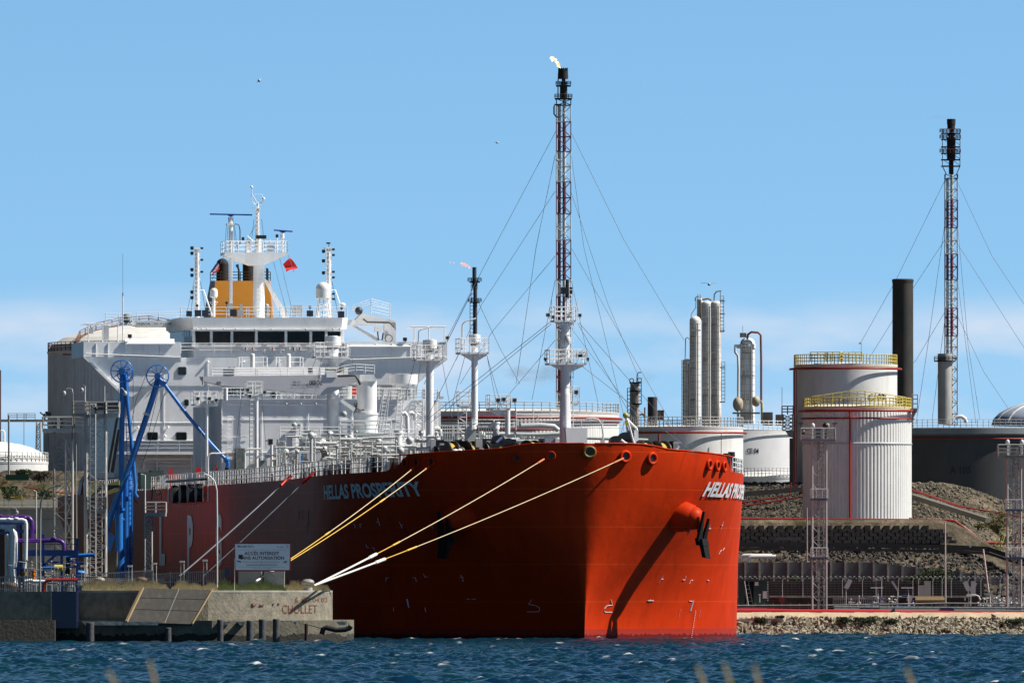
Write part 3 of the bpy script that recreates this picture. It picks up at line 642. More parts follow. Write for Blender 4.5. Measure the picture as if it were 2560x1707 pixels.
# ---- posts with drum heads standing on the cargo deck
def post(px, yd0, yd1, yplat, ybase, d, rp, rd, rx):
    mb = MB(); fcyl(mb, Sf, px, yplat+20, ybase, rp, d, rp, 20); fcyl(mb, Sf, px, yd1, yplat+20, rp*.85, d, rp, 20); o = part(mb, 'riser_post', white, ship)
    mb = MB(); fcyl(mb, Sf, px, yd0, yd1, rd, d, rd, 24); fcyl(mb,Sf,px,yd0-1.5,yd0,rd*.6,d,n=16)
    part(mb, 'drum_head', white, o)
    mb = MB(); fcyl(mb, Sf, px, yd1, yd1+9, rd*.75, d, rd*.7, 20); part(mb,'drum_neck',mat('perforated_grey',(.30,.30,.29),.6,var=.3,scale=8),o)
    mast_platform(px, yplat, rx, d, 2.4, 34, under=18, rpost=rp*.8)
    return o
post(832, 841,864, 890, 1095, 105, 15, 20.5, 43)
post(1074.5, 850,871, 897, 1140, 62, 9.5, 17.5, 33)
post(1186.5, 837,855, 880, 1062, 42, 8, 14.5, 36)
mb = MB()   # curved lamp arms beside the heads
for pts, d in (([(1155,874),(1156,812),(1163,803),(1190,796)],42),([(1045,890),(1047,828),(1056,823),(1076,817)],62)): fline(mb, Sf, pts, d-1, 1.8)
part(mb, 'lamp_arm', white, ship)
mast_platform(1250, 1020, 26, 30, 1.8, 33, under=14, rpost=6); mb = MB(); fcyl(mb,Sf,1269,1024,1085,6.5,30,n=14); part(mb,'light_post',white,ship)
for x,y in ((1246,1000),(1260,998),(1287,1000)): floodlight(x,y,29,11,metal_w)
mast_platform(1163, 1010, 15, 44, 1.4, 32, under=6, rpost=4)
mb = MB()
for xs, y0, y1, d in (((1145,1166),1015,1100,44),((1037,1057),1000,1130,60)):
    for x in xs: fcyl(mb,Sf,x,y0,y1,1.0,d,n=6)
    k = 0; y = y0
    while y+14 < y1:
        fline(mb,Sf,[(xs[k%2],y),(xs[1-k%2],y+14)],d,.8,5); fline(mb,Sf,[(xs[0],y),(xs[1],y)],d,.8,5); y += 14; k += 1
for x in (992,1000): 
    pass
part(mb, 'scaffold_ladder', white, ship)

# ---- accommodation block, bridge and wings
BU = 176
mb = MB()
fbox(mb, Sf, 300, 893, 1026, 1103, BU, 4)
fbox(mb, Sf, 318, 1103, 1026, 1195, BU+4, 3); fbox(mb, Sf, 285, 1045, 1000, 1195, BU+8, 18); fbox(mb, Sf, 480, 820, 860, 893, BU+5, 12)
house = part(mb, 'superstructure', wall_w, ship)
mb = MB(); fbox(mb, Sf, 296, 1128, 560, 1136, BU-1.5, 6); fbox(mb,Sf,560,1128,1026,1136,BU-1.5,6); part(mb,'lower_balcony',wall_w,house)
mb = MB(); frail(mb, Sf, [(340,1128),(556,1128)], BU-1.4, 26, 2.0, .03); part(mb,'balcony_railing',mat('rail_pale',(.5,.55,.65),.5),house)
mb = MB()
for y in (1144,1155,1165): fline(mb,Sf,[(352,y),(556,y)],BU+2,2.4)
fline(mb,Sf,[(358,1175),(360,1150),(366,1148),(480,1148)],BU+1,2.6)
for x in (392,478): fcyl(mb,Sf,x,1136,1190,1.6,BU+1,n=6)
part(mb,'passage_pipes',white,house)
for (x0,y0,x1,y1) in ((444,916,467,938),(568,917,581,933),(460,997,473,1015),(367,1079,396,1101),(439,1079,468,1101),(878,925,893,938)):
    mb = MB(); a = Sf.p(x0,y0,BU-.12); b = Sf.p(x1,y1,BU-.12); 
    yy0,yy1 = sorted((a[1],b[1])); zz0,zz1 = sorted((a[2],b[2])); r_ = .16
    mb.prism([(BU-.02,yy0+r_,zz0),(BU-.02,yy1-r_,zz0),(BU-.02,yy1,zz0+r_),(BU-.02,yy1,zz1-r_),(BU-.02,yy1-r_,zz1),(BU-.02,yy0+r_,zz1),(BU-.02,yy0,zz1-r_),(BU-.02,yy0,zz0+r_)], (-.06,0,0)); o = part(mb,'window',mat('window_frame',(.35,.38,.4),.5),house)
    mb = MB(); g=.07; mb.box2((BU-.10,yy0+g,zz0+g),(BU-.085,yy1-g,zz1-g)); part(mb,'pane',glass,o)
mb = MB()
for y,x0,x1 in ((965,306,1020),(1056,306,560),(1100,306,1020)): fline(mb,Sf,[(x0,y),(x1,y)],BU-.03,.9,5)
for x in (410,520,700,980): fcyl(mb,Sf,x,900,1100,.8,BU-.05,n=5)
for x,y in ((430,905),(520,905),(610,905),(900,905),(345,1068),(420,1068),(413,1090)): mb.sphere(Sf.p(x,y,BU-.15),.13,8,6)
part(mb,'wall_trim',wall_w,house)
mb = MB(); fbox(mb,Sf,500,1152,512,1190,BU+3.9,.1); fbox(mb,Sf,388,1160,398,1190,BU+3.9,.1); part(mb,'door',lightgrey,house)
# bridge deck slab and wings
mb = MB()
fbox(mb, Sf, 446, 883, 868, 893, BU-2.2, 16)
zb0, zb1 = 28.85, 27.1
def wing(px0, px1, px_in, tipdx):
    """bulwarked bridge wing with its sloping underside"""
    m_ = MB(); y_t, y_b = 854, 893
    fbox(m_, Sf, px0, y_t, px1, y_b, BU-2.2, 9)
    return m_
m1 = wing(209, 452, 300, 0); 
m1.prism([Sf.p(209,893,BU-1.9),Sf.p(452,893,BU-1.9),Sf.p(452,905,BU-1.9),Sf.p(330,992,BU-1.9),Sf.p(306,985,BU-1.9)], (.35,0,0))
for dd in (0,5): m1.prism([Sf.p(208,893,BU-2.3+dd),Sf.p(214,893,BU-2.3+dd),Sf.p(310,985,BU-2.3+dd),Sf.p(302,985,BU-2.3+dd)], (1.2,0,0))
wl = part(m1, 'bridge_wing', wall_w, house)
m2 = wing(860, 1118, 1026, 0)
m2.prism([Sf.p(860,893,BU-1.9),Sf.p(1118,893,BU-1.9),Sf.p(1118,900,BU-1.9),Sf.p(1030,962,BU-1.9),Sf.p(860,962,BU-1.9)], (.35,0,0))
for dd in (0,5): m2.prism([Sf.p(1112,893,BU-2.3+dd),Sf.p(1118,893,BU-2.3+dd),Sf.p(1032,970,BU-2.3+dd),Sf.p(1026,970,BU-2.3+dd)], (1.2,0,0))
wr = part(m2, 'bridge_wing', wall_w, house)
mb = MB()    # sloping lit wind deflectors on the wings
for x0,x1,y0,y1 in ((313,436,847,859),(868,1025,855,866)):
    mb.prism([Sf.p(x0,y1,BU-2.5),Sf.p(x0,y1,BU-2.2),Sf.p(x0,y0,BU-1.2),Sf.p(x0,y0,BU-1.5)], Sf.p(x1,y1,BU-2.5)-Sf.p(x0,y1,BU-2.5))
part(mb,'wind_deflector',white,house)
mb = MB()
fline(mb,Sf,[(214,884),(452,893)],BU-2.5,1.4); fline(mb,Sf,[(875,899),(1040,893),(1110,890)],BU-2.5,1.4)
for px in (240,270,312,360,400,940,980,1026,1070): fbox(mb,Sf,px-.6,858,px+.6,892,BU-2.28,.1)
part(mb,'wing_pipe',white,house)
# wheelhouse: raked windows between white posts, canted corners
WP = [(452,182),(484,176.2),(853,176.2),(866,182)]     # plan at the front
def wh_ring(y, out=0): return [Sf.p(px + (out if i in (2,3) else -out), y, d-(.6*out/8 if 0<i<3 else 0)) for i,(px,d) in enumerate(WP)]
mb = MB()
def band(mb, y0, y1, o0=0, o1=0, cap=True):
    a = wh_ring(y1,o1); b = wh_ring(y0,o0)
    def pl(r): return r+[Vector((192,r[3][1],r[3][2])),Vector((192,r[0][1],r[0][2]))]
    A = pl(a); B = pl(b); n = 6
    mb.add(A+B, [(i,(i+1)%n,n+(i+1)%n,n+i) for i in range(n)]+[list(range(n,2*n)),list(range(n))[::-1]])
band(mb, 794, 822, 3, 1); wr_ = part(mb,'wheelhouse_roof',wall_w,house)
mb = MB(); band(mb, 822, 826, -4, -4); band(mb, 862, 893, -2, -2); wh = part(mb,'wheelhouse',wall_w,house)
mb = MB(); band(mb, 826, 862, -8, -8); part(mb,'wheelhouse_interior',mat('bridge_dark',(.02,.022,.025),.25,var=.5,scale=1.5),wh)
mb = MB()   # mullions
for xt,xb in ((484,486),(528.5,528.5),(580,580),(641,641),(715,715),(777,777),(816,815.5),(855,854)):
    mb.prism([Sf.p(xt-3.2,824,BU-.1),Sf.p(xt+3.2,824,BU-.1),Sf.p(xb+3.2,864,BU-.1),Sf.p(xb-3.2,864,BU-.1)], (.5,0,0))
mb.prism([Sf.p(480,824,BU-.15),Sf.p(858,824,BU-.15),Sf.p(858,828,BU-.15),Sf.p(480,828,BU-.15)], (.5,0,0))
mb.prism([Sf.p(480,860,BU-.12),Sf.p(858,860,BU-.12),Sf.p(858,866,BU-.12),Sf.p(480,866,BU-.12)], (.5,0,0))
part(mb,'mullions',white,wh)
for x0,x1 in ((488,524),(533,576),(585,637),(645,710),(720,773),(781,812),(820,850)):
    mb = MB(); mb.quad(Sf.p(x0,828.5,BU+.12),Sf.p(x1,828.5,BU+.12),Sf.p(x1,860,BU+.2),Sf.p(x0,860,BU+.2)); part(mb,'window',glass,wh)
mb = MB()   # side panes on the canted corner
for k in range(4):
    x = 455+k*6.5; mb.quad(Sf.p(x,827,181.6-k*1.1),Sf.p(x+4.6,827,180.8-k*1.1),Sf.p(x+4.6,842,180.8-k*1.1),Sf.p(x,842,181.6-k*1.1))
part(mb,'side_windows',mat('pane_blue',(.08,.16,.25),.15),wh)
mb = MB(); frail(mb,Sf,[(452,883),(868,883)],BU-2.1,25,1.6,.03); part(mb,'bridge_railing',white,house)
mb = MB()
for x in (614,631,681,734,749,728): fbox(mb,Sf,x-6,865,x+6,876,BU-2.3,.3)
o = part(mb,'signal_lamps',white2,house)
mb = MB()
for x in (614,631,681,734,749): mb.sphere(Sf.p(x,870,BU-2.4),.09,8,6); fcyl(mb,Sf,x,870,878,1,BU-2.4,n=5)
for x in (598,662,706,760): fbox(mb,Sf,x-8,862,x+6,864,BU-2.2,.1)
part(mb,'lamp_lens',darkred,o)
mb = MB(); fbox(mb,Sf,772,872,782,880,BU-2.3,.2); fbox(mb,Sf,486,870,498,880,BU-2.3,.2); part(mb,'junction_box',lightgrey,house)
mb = MB(); fline(mb,Sf,[(484,824),(520,823),(640,824),(853,824)],BU-1.1,1.2)
for x in (492,505,518,560,590,638,679,765,833,850): mb.sphere(Sf.p(x,822,BU-1.2),.09,8,6)
part(mb,'wash_pipe',white2,wh)
# monkey island railings, panels, boxes
mb = MB(); frail(mb,Sf,[(452,794),(868,794)],BU-.6,26,1.5,.028); frail(mb,Sf,[(452,794),(452,794,188)],BU-.6,26); frail(mb,Sf,[(868,794),(868,794,188)],BU-.6,26); part(mb,'roof_railing',white,house)
mb = MB()
for x0,y0,x1,y1 in ((466,777,480,791),(487,775,503,791),(505,775,521,791),(575,773,592,791),(767,776,783,791),(845,778,861,794)): fbox(mb,Sf,x0,y0,x1,y1,BU-.9,.12)
part(mb,'dark_panel',solar,house)
mb = MB(); fbox(mb,Sf,594,775,609,791,BU-.9,.12); fbox(mb,Sf,600,760,606,775,BU-.8,.1); fbox(mb,Sf,571,758,582,790,BU+.5,.6); fbox(mb,Sf,733,763,756,790,BU+1,.4); fcyl(mb,Sf,667,767,792,6,BU+.6,n=12); mb.sphere(Sf.p(667,765,BU+.6),.22)
for x in (616,622,672,700,714,727,740): fcyl(mb,Sf,x,768,792,1.2,BU+.2,n=6)
part(mb,'roof_boxes',lightgrey,house)
# signal masts left and right with black floodlights
def signal_mast(px, ytop, ybot, d, ys_l, ys_r):
    mb = MB(); fcyl(mb,Sf,px,ytop,ybot,5.2,d,n=14); mb.ladder(Sf.p(px,ybot,d-.35),Sf.p(px,ytop,d-.35),.5,.025,(0,1,0)); 
    for k in range(9): 
        y = ytop+8+k*(ybot-ytop-16)/9; fline(mb,Sf,[(px-8,y),(px+8,y)],d,.8,5)
    fline(mb,Sf,[(px+2,725),(px+16,725),(px+38,790)],d,1.6)
    fbox(mb,Sf,px-9,ytop,px+9,ytop+3,d-.4,.8); o = part(mb,'signal_mast',white,ship); mb = MB()
    for y in ys_l: fbox(mb,Sf,px-16,y-4,px-9,y+2.5,d-.2,.4); fbox(mb,Sf,px-15,y+2.5,px-10,y+4.5,d-.2,.4)
    for y in ys_r: fbox(mb,Sf,px+9,y-3,px+15,y+2,d-.2,.4)
    fline(mb,Sf,[(px-8,ybot-80),(px-17,ybot)],d,.6,5); fline(mb,Sf,[(px+8,ybot-90),(px+24,ybot)],d,.6,5)
    part(mb,'mast_lights',black,o)
signal_mast(493,621,794,180,(620,633,674,688,730,744),(621,650,680))
signal_mast(822,619,794,180,(628,652,682),(624,638,680,694,735,748))
mb = MB(); fcyl(mb,Sf,822,608,621,.8,180,n=5); fbox(mb,Sf,816,606,826,610,180,.1); part(mb,'wind_vane',black,ship)
# satellite domes
def radome(px, y0, y1, rp, ybase, d, lattice=False):
    mb = MB(); k = Sf.m(d); c = Sf.p(px,y1,d); r = rp*k; h = (y1-y0)*k; mb.lathe(c,[(r*.85,-.1),(r,0),(r,h-r*.9)],20); mb.dome(c+Vector((0,0,h-r*.9)), r, r*.9, 20, 6); mb.cyl(c+Vector((0,0,-.12)),c+Vector((0,0,.0)),r*.85,n=20)
    o = part(mb,'satellite_dome',white2,ship); mb = MB()
    if lattice:
        for a in (-1,1):
            for b in (-1,1): mb.cyl(c+Vector((a*.5*r,b*.5*r,0)), Sf.p(px,ybase,d)+Vector((a*.9*r,b*.9*r,0)), .06, n=6)
        for i in range(4):
            yy = y1+(ybase-y1)*i/4; fline(mb,Sf,[(px-rp*.5-i*2,yy),(px+rp*.6+i*2,yy+8)],d-.3*r,1); fline(mb,Sf,[(px+rp*.5+i*2,yy),(px-rp*.6-i*2,yy+8)],d-.3*r,1)
        mb.ladder(Sf.p(px-5,ybase,d-.6),Sf.p(px-5,y1,d-.6),.4,.03,(0,1,0))
    else: fcyl(mb,Sf,px,y1,ybase,3.6,d,n=12); fline(mb,Sf,[(px-10,755),(px,768),(px+10,755),(px-10,755)],d,.8,5)
    part(mb,'dome_stand',white,o)
radome(534.5,720,741,9.7,792,179); radome(808,705,745,18.5,796,178,True)
mb = MB(); mb.sphere(Sf.p(856,762,178),.28,12,8,(1.2,1.2,.8)); fcyl(mb,Sf,856,764,792,1,178,n=6); part(mb,'antenna_mushroom',white2,ship)
mb = MB()
for x,y,d in ((567,757,177),(775,768,177),(854,770,177.6),(493,764,177)): mb.sphere(Sf.p(x,y,d),.16,10,6); fcyl(mb,Sf,x,y,y+26,.8,d,n=5)
part(mb,'black_horn',black,ship)
# radar mast
MD = 184
mb = MB(); fcyl(mb,Sf,647,662,796,15.5,MD,13.5,24); mb.ladder(Sf.p(650,796,MD-.75),Sf.p(650,660,MD-.75),.6,.03,(0,1,0)); fcyl(mb,Sf,645,597,636,9,MD,8,14); fcyl(mb,Sf,644,520,600,6.0,MD,4.4,14); fbox(mb,Sf,633,519,656,521,MD-.3,.6)
mb.ladder(Sf.p(644,600,MD-.35),Sf.p(644,520,MD-.35),.35,.03,(0,1,0))
rm = part(mb,'radar_mast',white,ship)
mb = MB(); mb.prism([Sf.p(562,631,MD-1.6),Sf.p(720,631,MD-1.6),Sf.p(720,637,MD-1.6),Sf.p(662,662,MD-1.6),Sf.p(632,662,MD-1.6),Sf.p(562,637,MD-1.6)], (3.2,0,0)); part(mb,'radar_platform',white,rm)
mb = MB(); a=Sf.p(564,631,MD-1.55); b=Sf.p(719,631,MD-1.55); mb.rail([a,b,b+Vector((3.1,0,0)),a+Vector((3.1,0,0)),a],h=28*Sf.m(MD),sp=1.3,r=.04,rows=3); part(mb,'platform_railing',white,rm)
mb = MB()
for dx in (0,7): mb.prism([Sf.p(661,700,MD-.5+dx*.1),Sf.p(668,700,MD-.5+dx*.1),Sf.p(716+dx*1.2,796,MD+dx*.1),Sf.p(708+dx*1.2,796,MD+dx*.1)],(.3,0,0))
part(mb,'mast_strut',white,rm)
mb = MB(); fcyl(mb,Sf,577,560,796,4.6,MD+.5,n=12,r2px=5.2); fbox(mb,Sf,568,559,586,562,MD,1); fcyl(mb,Sf,577,543,559,6.5,MD+.5,n=14); fcyl(mb,Sf,706,583,596,5,MD,n=12); fcyl(mb,Sf,706,592,631,2.8,MD,n=10); fcyl(mb,Sf,693,595,631,1.5,MD-.5,n=8); o=part(mb,'scanner_post',white,rm)
mb = MB()
def scanner(x0,y0,x1,y1,d,t): mb.bar(Sf.p(x0,y0,d),Sf.p(x1,y1,d),.28,t*Sf.m(d)); mb.prism([Sf.p((x0+x1)/2-10,(y0+y1)/2+1,d),Sf.p((x0+x1)/2+10,(y0+y1)/2+1,d),Sf.p((x0+x1)/2,(y0+y1)/2+6,d)],(.2,0,0))
scanner(525,535.5,630,537.5,MD+.3,3.4); scanner(685,575.5,731,579,MD,3.2); part(mb,'radar_scanner',scanblue,rm)
mb = MB(); fbox(mb,Sf,641,588,666,597,MD-1,.4); fline(mb,Sf,[(587,560),(597,562),(600,575),(600,610),(594,616),(587,610)],MD,1.2)
for x,y in ((608,597),(693,590)): fbox(mb,Sf,x-3,y-4,x+3,y+4,MD-1,.3)
for a,b in (((566,562),(562,630)),((570,562),(566,630)),((584,562),(590,630)),((586,562),(596,640)),((635,548),(629,600)),((654,548),(662,620)),((640,560),(618,600))): fline(mb,Sf,[a,b],MD,.45,4)
part(mb,'mast_cables',black,rm)
mb = MB(); fbox(mb,Sf,616,600,628,631,MD-1,.6); fline(mb,Sf,[(618,590),(634,604)],MD-1,1.6); c=Sf.p(674,620,MD-1); mb.cyl(c,c+Vector((-.5,0,0)),.25,.42,16); fcyl(mb,Sf,674,598,620,1.5,MD-.8,n=6); fcyl(mb,Sf,653,598,631,1.5,MD-1,n=8)
fline(mb,Sf,[(629,470),(629,507),(659,507),(659,497)],MD,1.3,6); fline(mb,Sf,[(629,483),(643,508)],MD,1.1,6); fline(mb,Sf,[(636,486),(656,486),(656,507)],MD,.4,4); fline(mb,Sf,[(632,508),(645,516),(656,508)],MD,1.3,6); fcyl(mb,Sf,645,507,521,2,MD,n=8); mb.sphere(Sf.p(629,468,MD),.15); mb.sphere(Sf.p(659,497,MD),.16)
part(mb,'mast_head',white,rm)
# funnel
FU = 196
mb = MB(); 
def fring(y, xl, xr, ci): 
    return [Sf.p(xl,y,FU+6), Sf.p(xl+ci,y,FU), Sf.p(xr-3,y,FU), Sf.p(xr,y,FU+2), Sf.p(xr-5,y,FU+14), Sf.p(xl+5,y,FU+14)]
A = fring(800,508,686,22); B = fring(702,526,676,12); n=6
mb.add(A+B, [(i,(i+1)%n,n+(i+1)%n,n+i) for i in range(1,n)]+[list(range(n,2*n))]); 
fun = part(mb,'funnel',funnel_o,ship)
mb = MB(); k=.02; mb.add([p-Vector((k,-k,0)) for p in (A[0],A[1],B[1],B[0])],[(0,1,2,3)]); part(mb,'funnel_side',mat('funnel_grey',(.25,.25,.22),.5),fun)
mb = MB(); fcyl(mb,Sf,556,660,702,15.5,FU+5,n=20); mb.dome(Sf.p(556,661,FU+5),15.5*Sf.m(FU),15*Sf.m(FU),20,5); fcyl(mb,Sf,620,650,702,13.5,FU+5,n=20); fcyl(mb,Sf,636,650,702,9,FU+6,n=16); fline(mb,Sf,[(597,702),(597,676),(594,664)],FU+2,2.5); fbox(mb,Sf,591,661,597,668,FU+2,.3)
fcyl(mb,Sf,667,670,702,2,FU+3,n=8); fcyl(mb,Sf,670,672,702,1.5,FU+3,n=8); part(mb,'exhaust_pipe',soot,fun)
mb = MB(); frail(mb,Sf,[(526,702),(676,702)],FU+1,22,1.1,.035); 
part(mb,'funnel_railing',black,fun)
# provision cranes behind the wings
mb = MB(); mb.prism([Sf.p(331,801,188),Sf.p(452,801,188),Sf.p(452,818,188),Sf.p(345,817,188),Sf.p(325,812,188)],(1.2,0,0)); fbox(mb,Sf,303,808,331,812,187.5,1.6); pc = part(mb,'crane_boom',white,ship)
mb = MB(); ftext(mb,Sf,'ORIENTAL',340,377,806.5,812.5,188,.05); ftext(mb,Sf,'SWL 2T 3.2-17M',384,428,807.5,811.5,188,.05); part(mb,'boom_lettering',black,pc)
mb = MB(); frail(mb,Sf,[(264,806),(331,806)],187,22,1.6,.03); frail(mb,Sf,[(343,801),(452,797)],188,19,2,.03); part(mb,'boom_railing',white,pc)
mb = MB(); mb.sphere(Sf.p(316,796,187.5),.42,10,8,(1,1,1.2)); fbox(mb,Sf,310,790,318,805,187.2,.5); part(mb,'boom_winch',mat('winch_grey',(.13,.15,.13),.6,var=.5,scale=6),pc)
mb = MB(); mb.prism([Sf.p(868,800,188),Sf.p(888,800,188),Sf.p(905,783,188),Sf.p(988,802,188),Sf.p(990,828,188),Sf.p(975,808,188),Sf.p(950,812,188),Sf.p(868,812,188)],(1.2,0,0)); mb.prism([Sf.p(876,812,188.2),Sf.p(886,812,188.2),Sf.p(950,848,188.2),Sf.p(942,853,188.2)],(.6,0,0)); fbox(mb,Sf,962,806,990,855,188,1.2); fbox(mb,Sf,937,817,955,829,187.6,.5)
pc2 = part(mb,'crane_boom',white,ship); mb = MB(); frail(mb,Sf,[(882,782),(928,765),(976,778)],188,18,1.6,.03); frail(mb,Sf,[(928,786),(976,797)],188,22,1.6,.03); part(mb,'boom_railing',white,pc2)
mb = MB(); fline(mb,Sf,[(908,797),(918,805),(960,806),(974,806),(986,818)],187.8,2.2); fline(mb,Sf,[(944,829),(946,850),(955,850),(958,832)],187.6,1.8); ftorus(mb,Sf,972,846,187.8,9,1); mb.sphere(Sf.p(897,777,187.5),.4,10,8); part(mb,'hydraulic_hoses',mat('hose_dark',(.05,.05,.055),.5),pc2)
# wing-end canopies
mb = MB()
for x0,x1,yt,yb in ((213,300,810,854),(1028,1116,817,862)):
    a,b = Sf.p(x0,yt,BU-2),Sf.p(x1,yt,BU-2); mb.rail([a,b],h=.02,rows=1,posts=False,r=.05)
    for j in range(5): q=Vector((j*.9,0,0)); mb.bar(a+q,b+q,.07,.07)
    for x in (x0+8,(x0+x1)/2,x1-5): 
        for q in (0,3.6): fcyl(mb,Sf,x,yt,yb,1.4,BU-2+q,n=6)
part(mb,'wing_canopy',white,house)
mb = MB(); fbox(mb,Sf,260,814,272,850,BU-1.5,.6); fbox(mb,Sf,224,820,233,834,BU-1.5,.4); part(mb,'wing_console',lightgrey,house)
for x,y in ((1119,844),(1013,848),(325,840)): floodlight(x,y,BU-2.5,9,black if x!=1119 else metal_w)
mb = MB(); fcyl(mb,Sf,307,740,854,1.4,BU-2,n=6); o=part(mb,'whip_antenna',white2,ship); mb=MB(); fcyl(mb,Sf,307,634,734,.35,BU-2,n=4); fcyl(mb,Sf,307,732,744,1.2,BU-2,n=6); part(mb,'whip',navy,o)
# upper vent boxes in front of the bridge
mb = MB(); fbox(mb,Sf,588,917,870,940,150,8); part(mb,'vent_casing',white,ship)
mb = MB()
for x in (631,721): fcyl(mb,Sf,x,886,918,5.6,149,n=14); mb.dome(Sf.p(x,886,149),5.6*Sf.m(149),.1,14,3)
part(mb,'mushroom_vent',white2,ship)
mb = MB()
for x in (597,604,657,667,690,697,750,757): fcyl(mb,Sf,x,893,917,1.4,149,n=6)
frail(mb,Sf,[(595,917),(668,917)],149.3,24,2,.03,2); frail(mb,Sf,[(688,917),(756,917)],149.3,24,2,.03,2); frail(mb,Sf,[(530,940),(760,940)],128,18,2,.03); part(mb,'casing_railing',white,ship)
# big white cargo machinery house
CU = 146
mb = MB(); fbox(mb,Sf,554,998,1003,1205,CU,14); o = part(mb,'cargo_machinery_house',wall_w,ship); mb = MB(); fbox(mb,Sf,1003,1000,1102,1150,CU+3,10); fbox(mb,Sf,487,1017,554,1205,CU+8,1.2); part(mb,'side_casing',wall_w,ship)
mb = MB(); fbox(mb,Sf,552,996,1005,999,CU-.3,.6); fline(mb,Sf,[(566,1011),(1000,1012)],CU-.15,1.6)
for x in (716,752,790,828): mb.sphere(Sf.p(x,1009,CU-.15),.12,8,6)
fline(mb,Sf,[(556,1092),(624,1092)],CU-.1,.7); fline(mb,Sf,[(554,998),(554,1200)],CU-.1,1.2); fbox(mb,Sf,731,1070,740,1152,CU-.3,.3); fcyl(mb,Sf,565,970,1000,4.6,CU-1,n=12)
part(mb,'house_trim',white,o)
mb = MB(); mb.sphere(Sf.p(736,1063,CU-.4),.28,12,8); fcyl(mb,Sf,749,1060,1070,6,CU-.3,n=10); mb.sphere(Sf.p(860,1035,CU-.4),.3,12,8); part(mb,'wall_fitting',greyp,o)
mb = MB(); frail(mb,Sf,[(556,996),(1003,996)],CU,26,1.8,.03); part(mb,'house_railing',white,o)
mb = MB()
for x in (600,655,770,820,880): fcyl(mb,Sf,x,1012,1180,.9,CU-.06,n=5)
for y in (1048,1130): fline(mb,Sf,[(556,y),(1000,y)],CU-.04,.7,5)
mb.ladder(Sf.p(630,1195,CU-.3),Sf.p(630,1000,CU-.3),.5,.03,(0,1,0)); mb.ladder(Sf.p(575,1195,CU-.3),Sf.p(575,1040,CU-.3),.5,.03,(0,1,0)); part(mb,'wall_piping',white,o)
mb = MB(); fbox(mb,Sf,590,1120,612,1185,CU-1.2,1); fbox(mb,Sf,640,1145,652,1188,CU-1,.9); fbox(mb,Sf,684,1150,700,1190,CU-.8,.7); part(mb,'deck_locker',mat('locker_dark',(.16,.18,.17),.6,var=.5,scale=3),ship)
mb = MB(); 
for x in (1008,1040,1070,1092): fcyl(mb,Sf,x,1005,1140,1.0,CU+2.9,n=5)
fline(mb,Sf,[(1005,1030),(1100,1030)],CU+2.9,1); fline(mb,Sf,[(1005,1075),(1100,1075)],CU+2.9,1); part(mb,'wall_piping',white,o)
# green safety lettering board behind the rail
mb = MB(); fbox(mb,Sf,558,968,750,998,CU+8,.3); part(mb,'safety_board',white,ship)
mb = MB(); ftext(mb,Sf,'SAFETY FIRST',562,650,970,990,CU+8,.06,.03); fbox(mb,Sf,676,983,692,987,CU+7.8,.1); fbox(mb,Sf,681,977,687,993,CU+7.82,.1); part(mb,'safety_lettering',green_d,ship)
mb = MB(); fbox(mb,Sf,878,968,891,989,CU+5,.4); part(mb,'red_locker',redp,ship)
mb = MB()
rr = random.Random(5)
for i in range(34):
    x = rr.uniform(700,1100); y = rr.uniform(960,996); s_ = rr.uniform(3,9); fbox(mb,Sf,x,y,x+s_,997,CU+rr.uniform(1,9),.7)
fcyl(mb,Sf,868,965,998,12,CU+4,n=14); part(mb,'roof_machinery',greyp,ship)
# wide drum tank on the right
mb = MB(); c=Sf.p(1008,960,150); k=Sf.m(150); mb.cyl(Sf.p(1008,960,150),Sf.p(1008,936,150),36*k,n=32); mb.cyl(Sf.p(1008,973,150),Sf.p(1008,960,150),22*k,n=24); part(mb,'deck_drum',white,ship)
mb = MB(); frail(mb,Sf,[(940,1000),(1095,1000)],CU-2,27,1.6,.035); frail(mb,Sf,[(855,1093),(975,1093)],104,32,1.4,.035); part(mb,'walkway_railing',white,ship)
# hose-handling crane
HD = 104
mb = MB(); k=Sf.m(HD); fcyl(mb,Sf,917,950,1032,25,HD,n=28); fcyl(mb,Sf,914,1032,1037,32,HD,n=28); fcyl(mb,Sf,914,1037,1082,30,HD,n=28); mb.prism([Sf.p(893,936,HD-1),Sf.p(935,936,HD-1),Sf.p(942,953,HD-1),Sf.p(890,953,HD-1)],(2,0,0)); cr_ = part(mb,'crane_column',white,ship)
mb = MB(); mb.prism([Sf.p(503,941,HD-2.4),Sf.p(900,936,HD-2.4),Sf.p(898,952,HD-2.4),Sf.p(812,988,HD-2.4),Sf.p(545,962,HD-2.4),Sf.p(508,952,HD-2.4)],(1.4,0,0)); o = part(mb,'crane_jib',mat('jib_grey',(.58,.57,.60),.5,var=.04),ship)
mb = MB(); ftext(mb,Sf,'ORIENTAL',773,805,951,963,HD-2.4,.05,.03); ftext(mb,Sf,'SWL 15 T',732,751,953,958,HD-2.4,.05); ftext(mb,Sf,'SWL 10T 7.2-27.5M',732,769,960,965,HD-2.4,.05); part(mb,'jib_lettering',black,o)
mb = MB(); mb.prism([Sf.p(828,986,HD-1.6),Sf.p(838,986,HD-1.6),Sf.p(892,1022,HD-1.6),Sf.p(884,1028,HD-1.6)],(.7,0,0)); mb.sphere(Sf.p(832,988,HD-1.6),.28); part(mb,'jib_ram',white,o)
mb = MB(); frail(mb,Sf,[(530,941),(640,940),(800,938)],HD-1.7,20,2.4,.03); frail(mb,Sf,[(801,943),(840,943),(860,936),(890,932),(936,935)],HD-2.4,22,1,.035); fbox(mb,Sf,816,930,842,943,HD-2.5,.8); part(mb,'jib_railing',white,o)
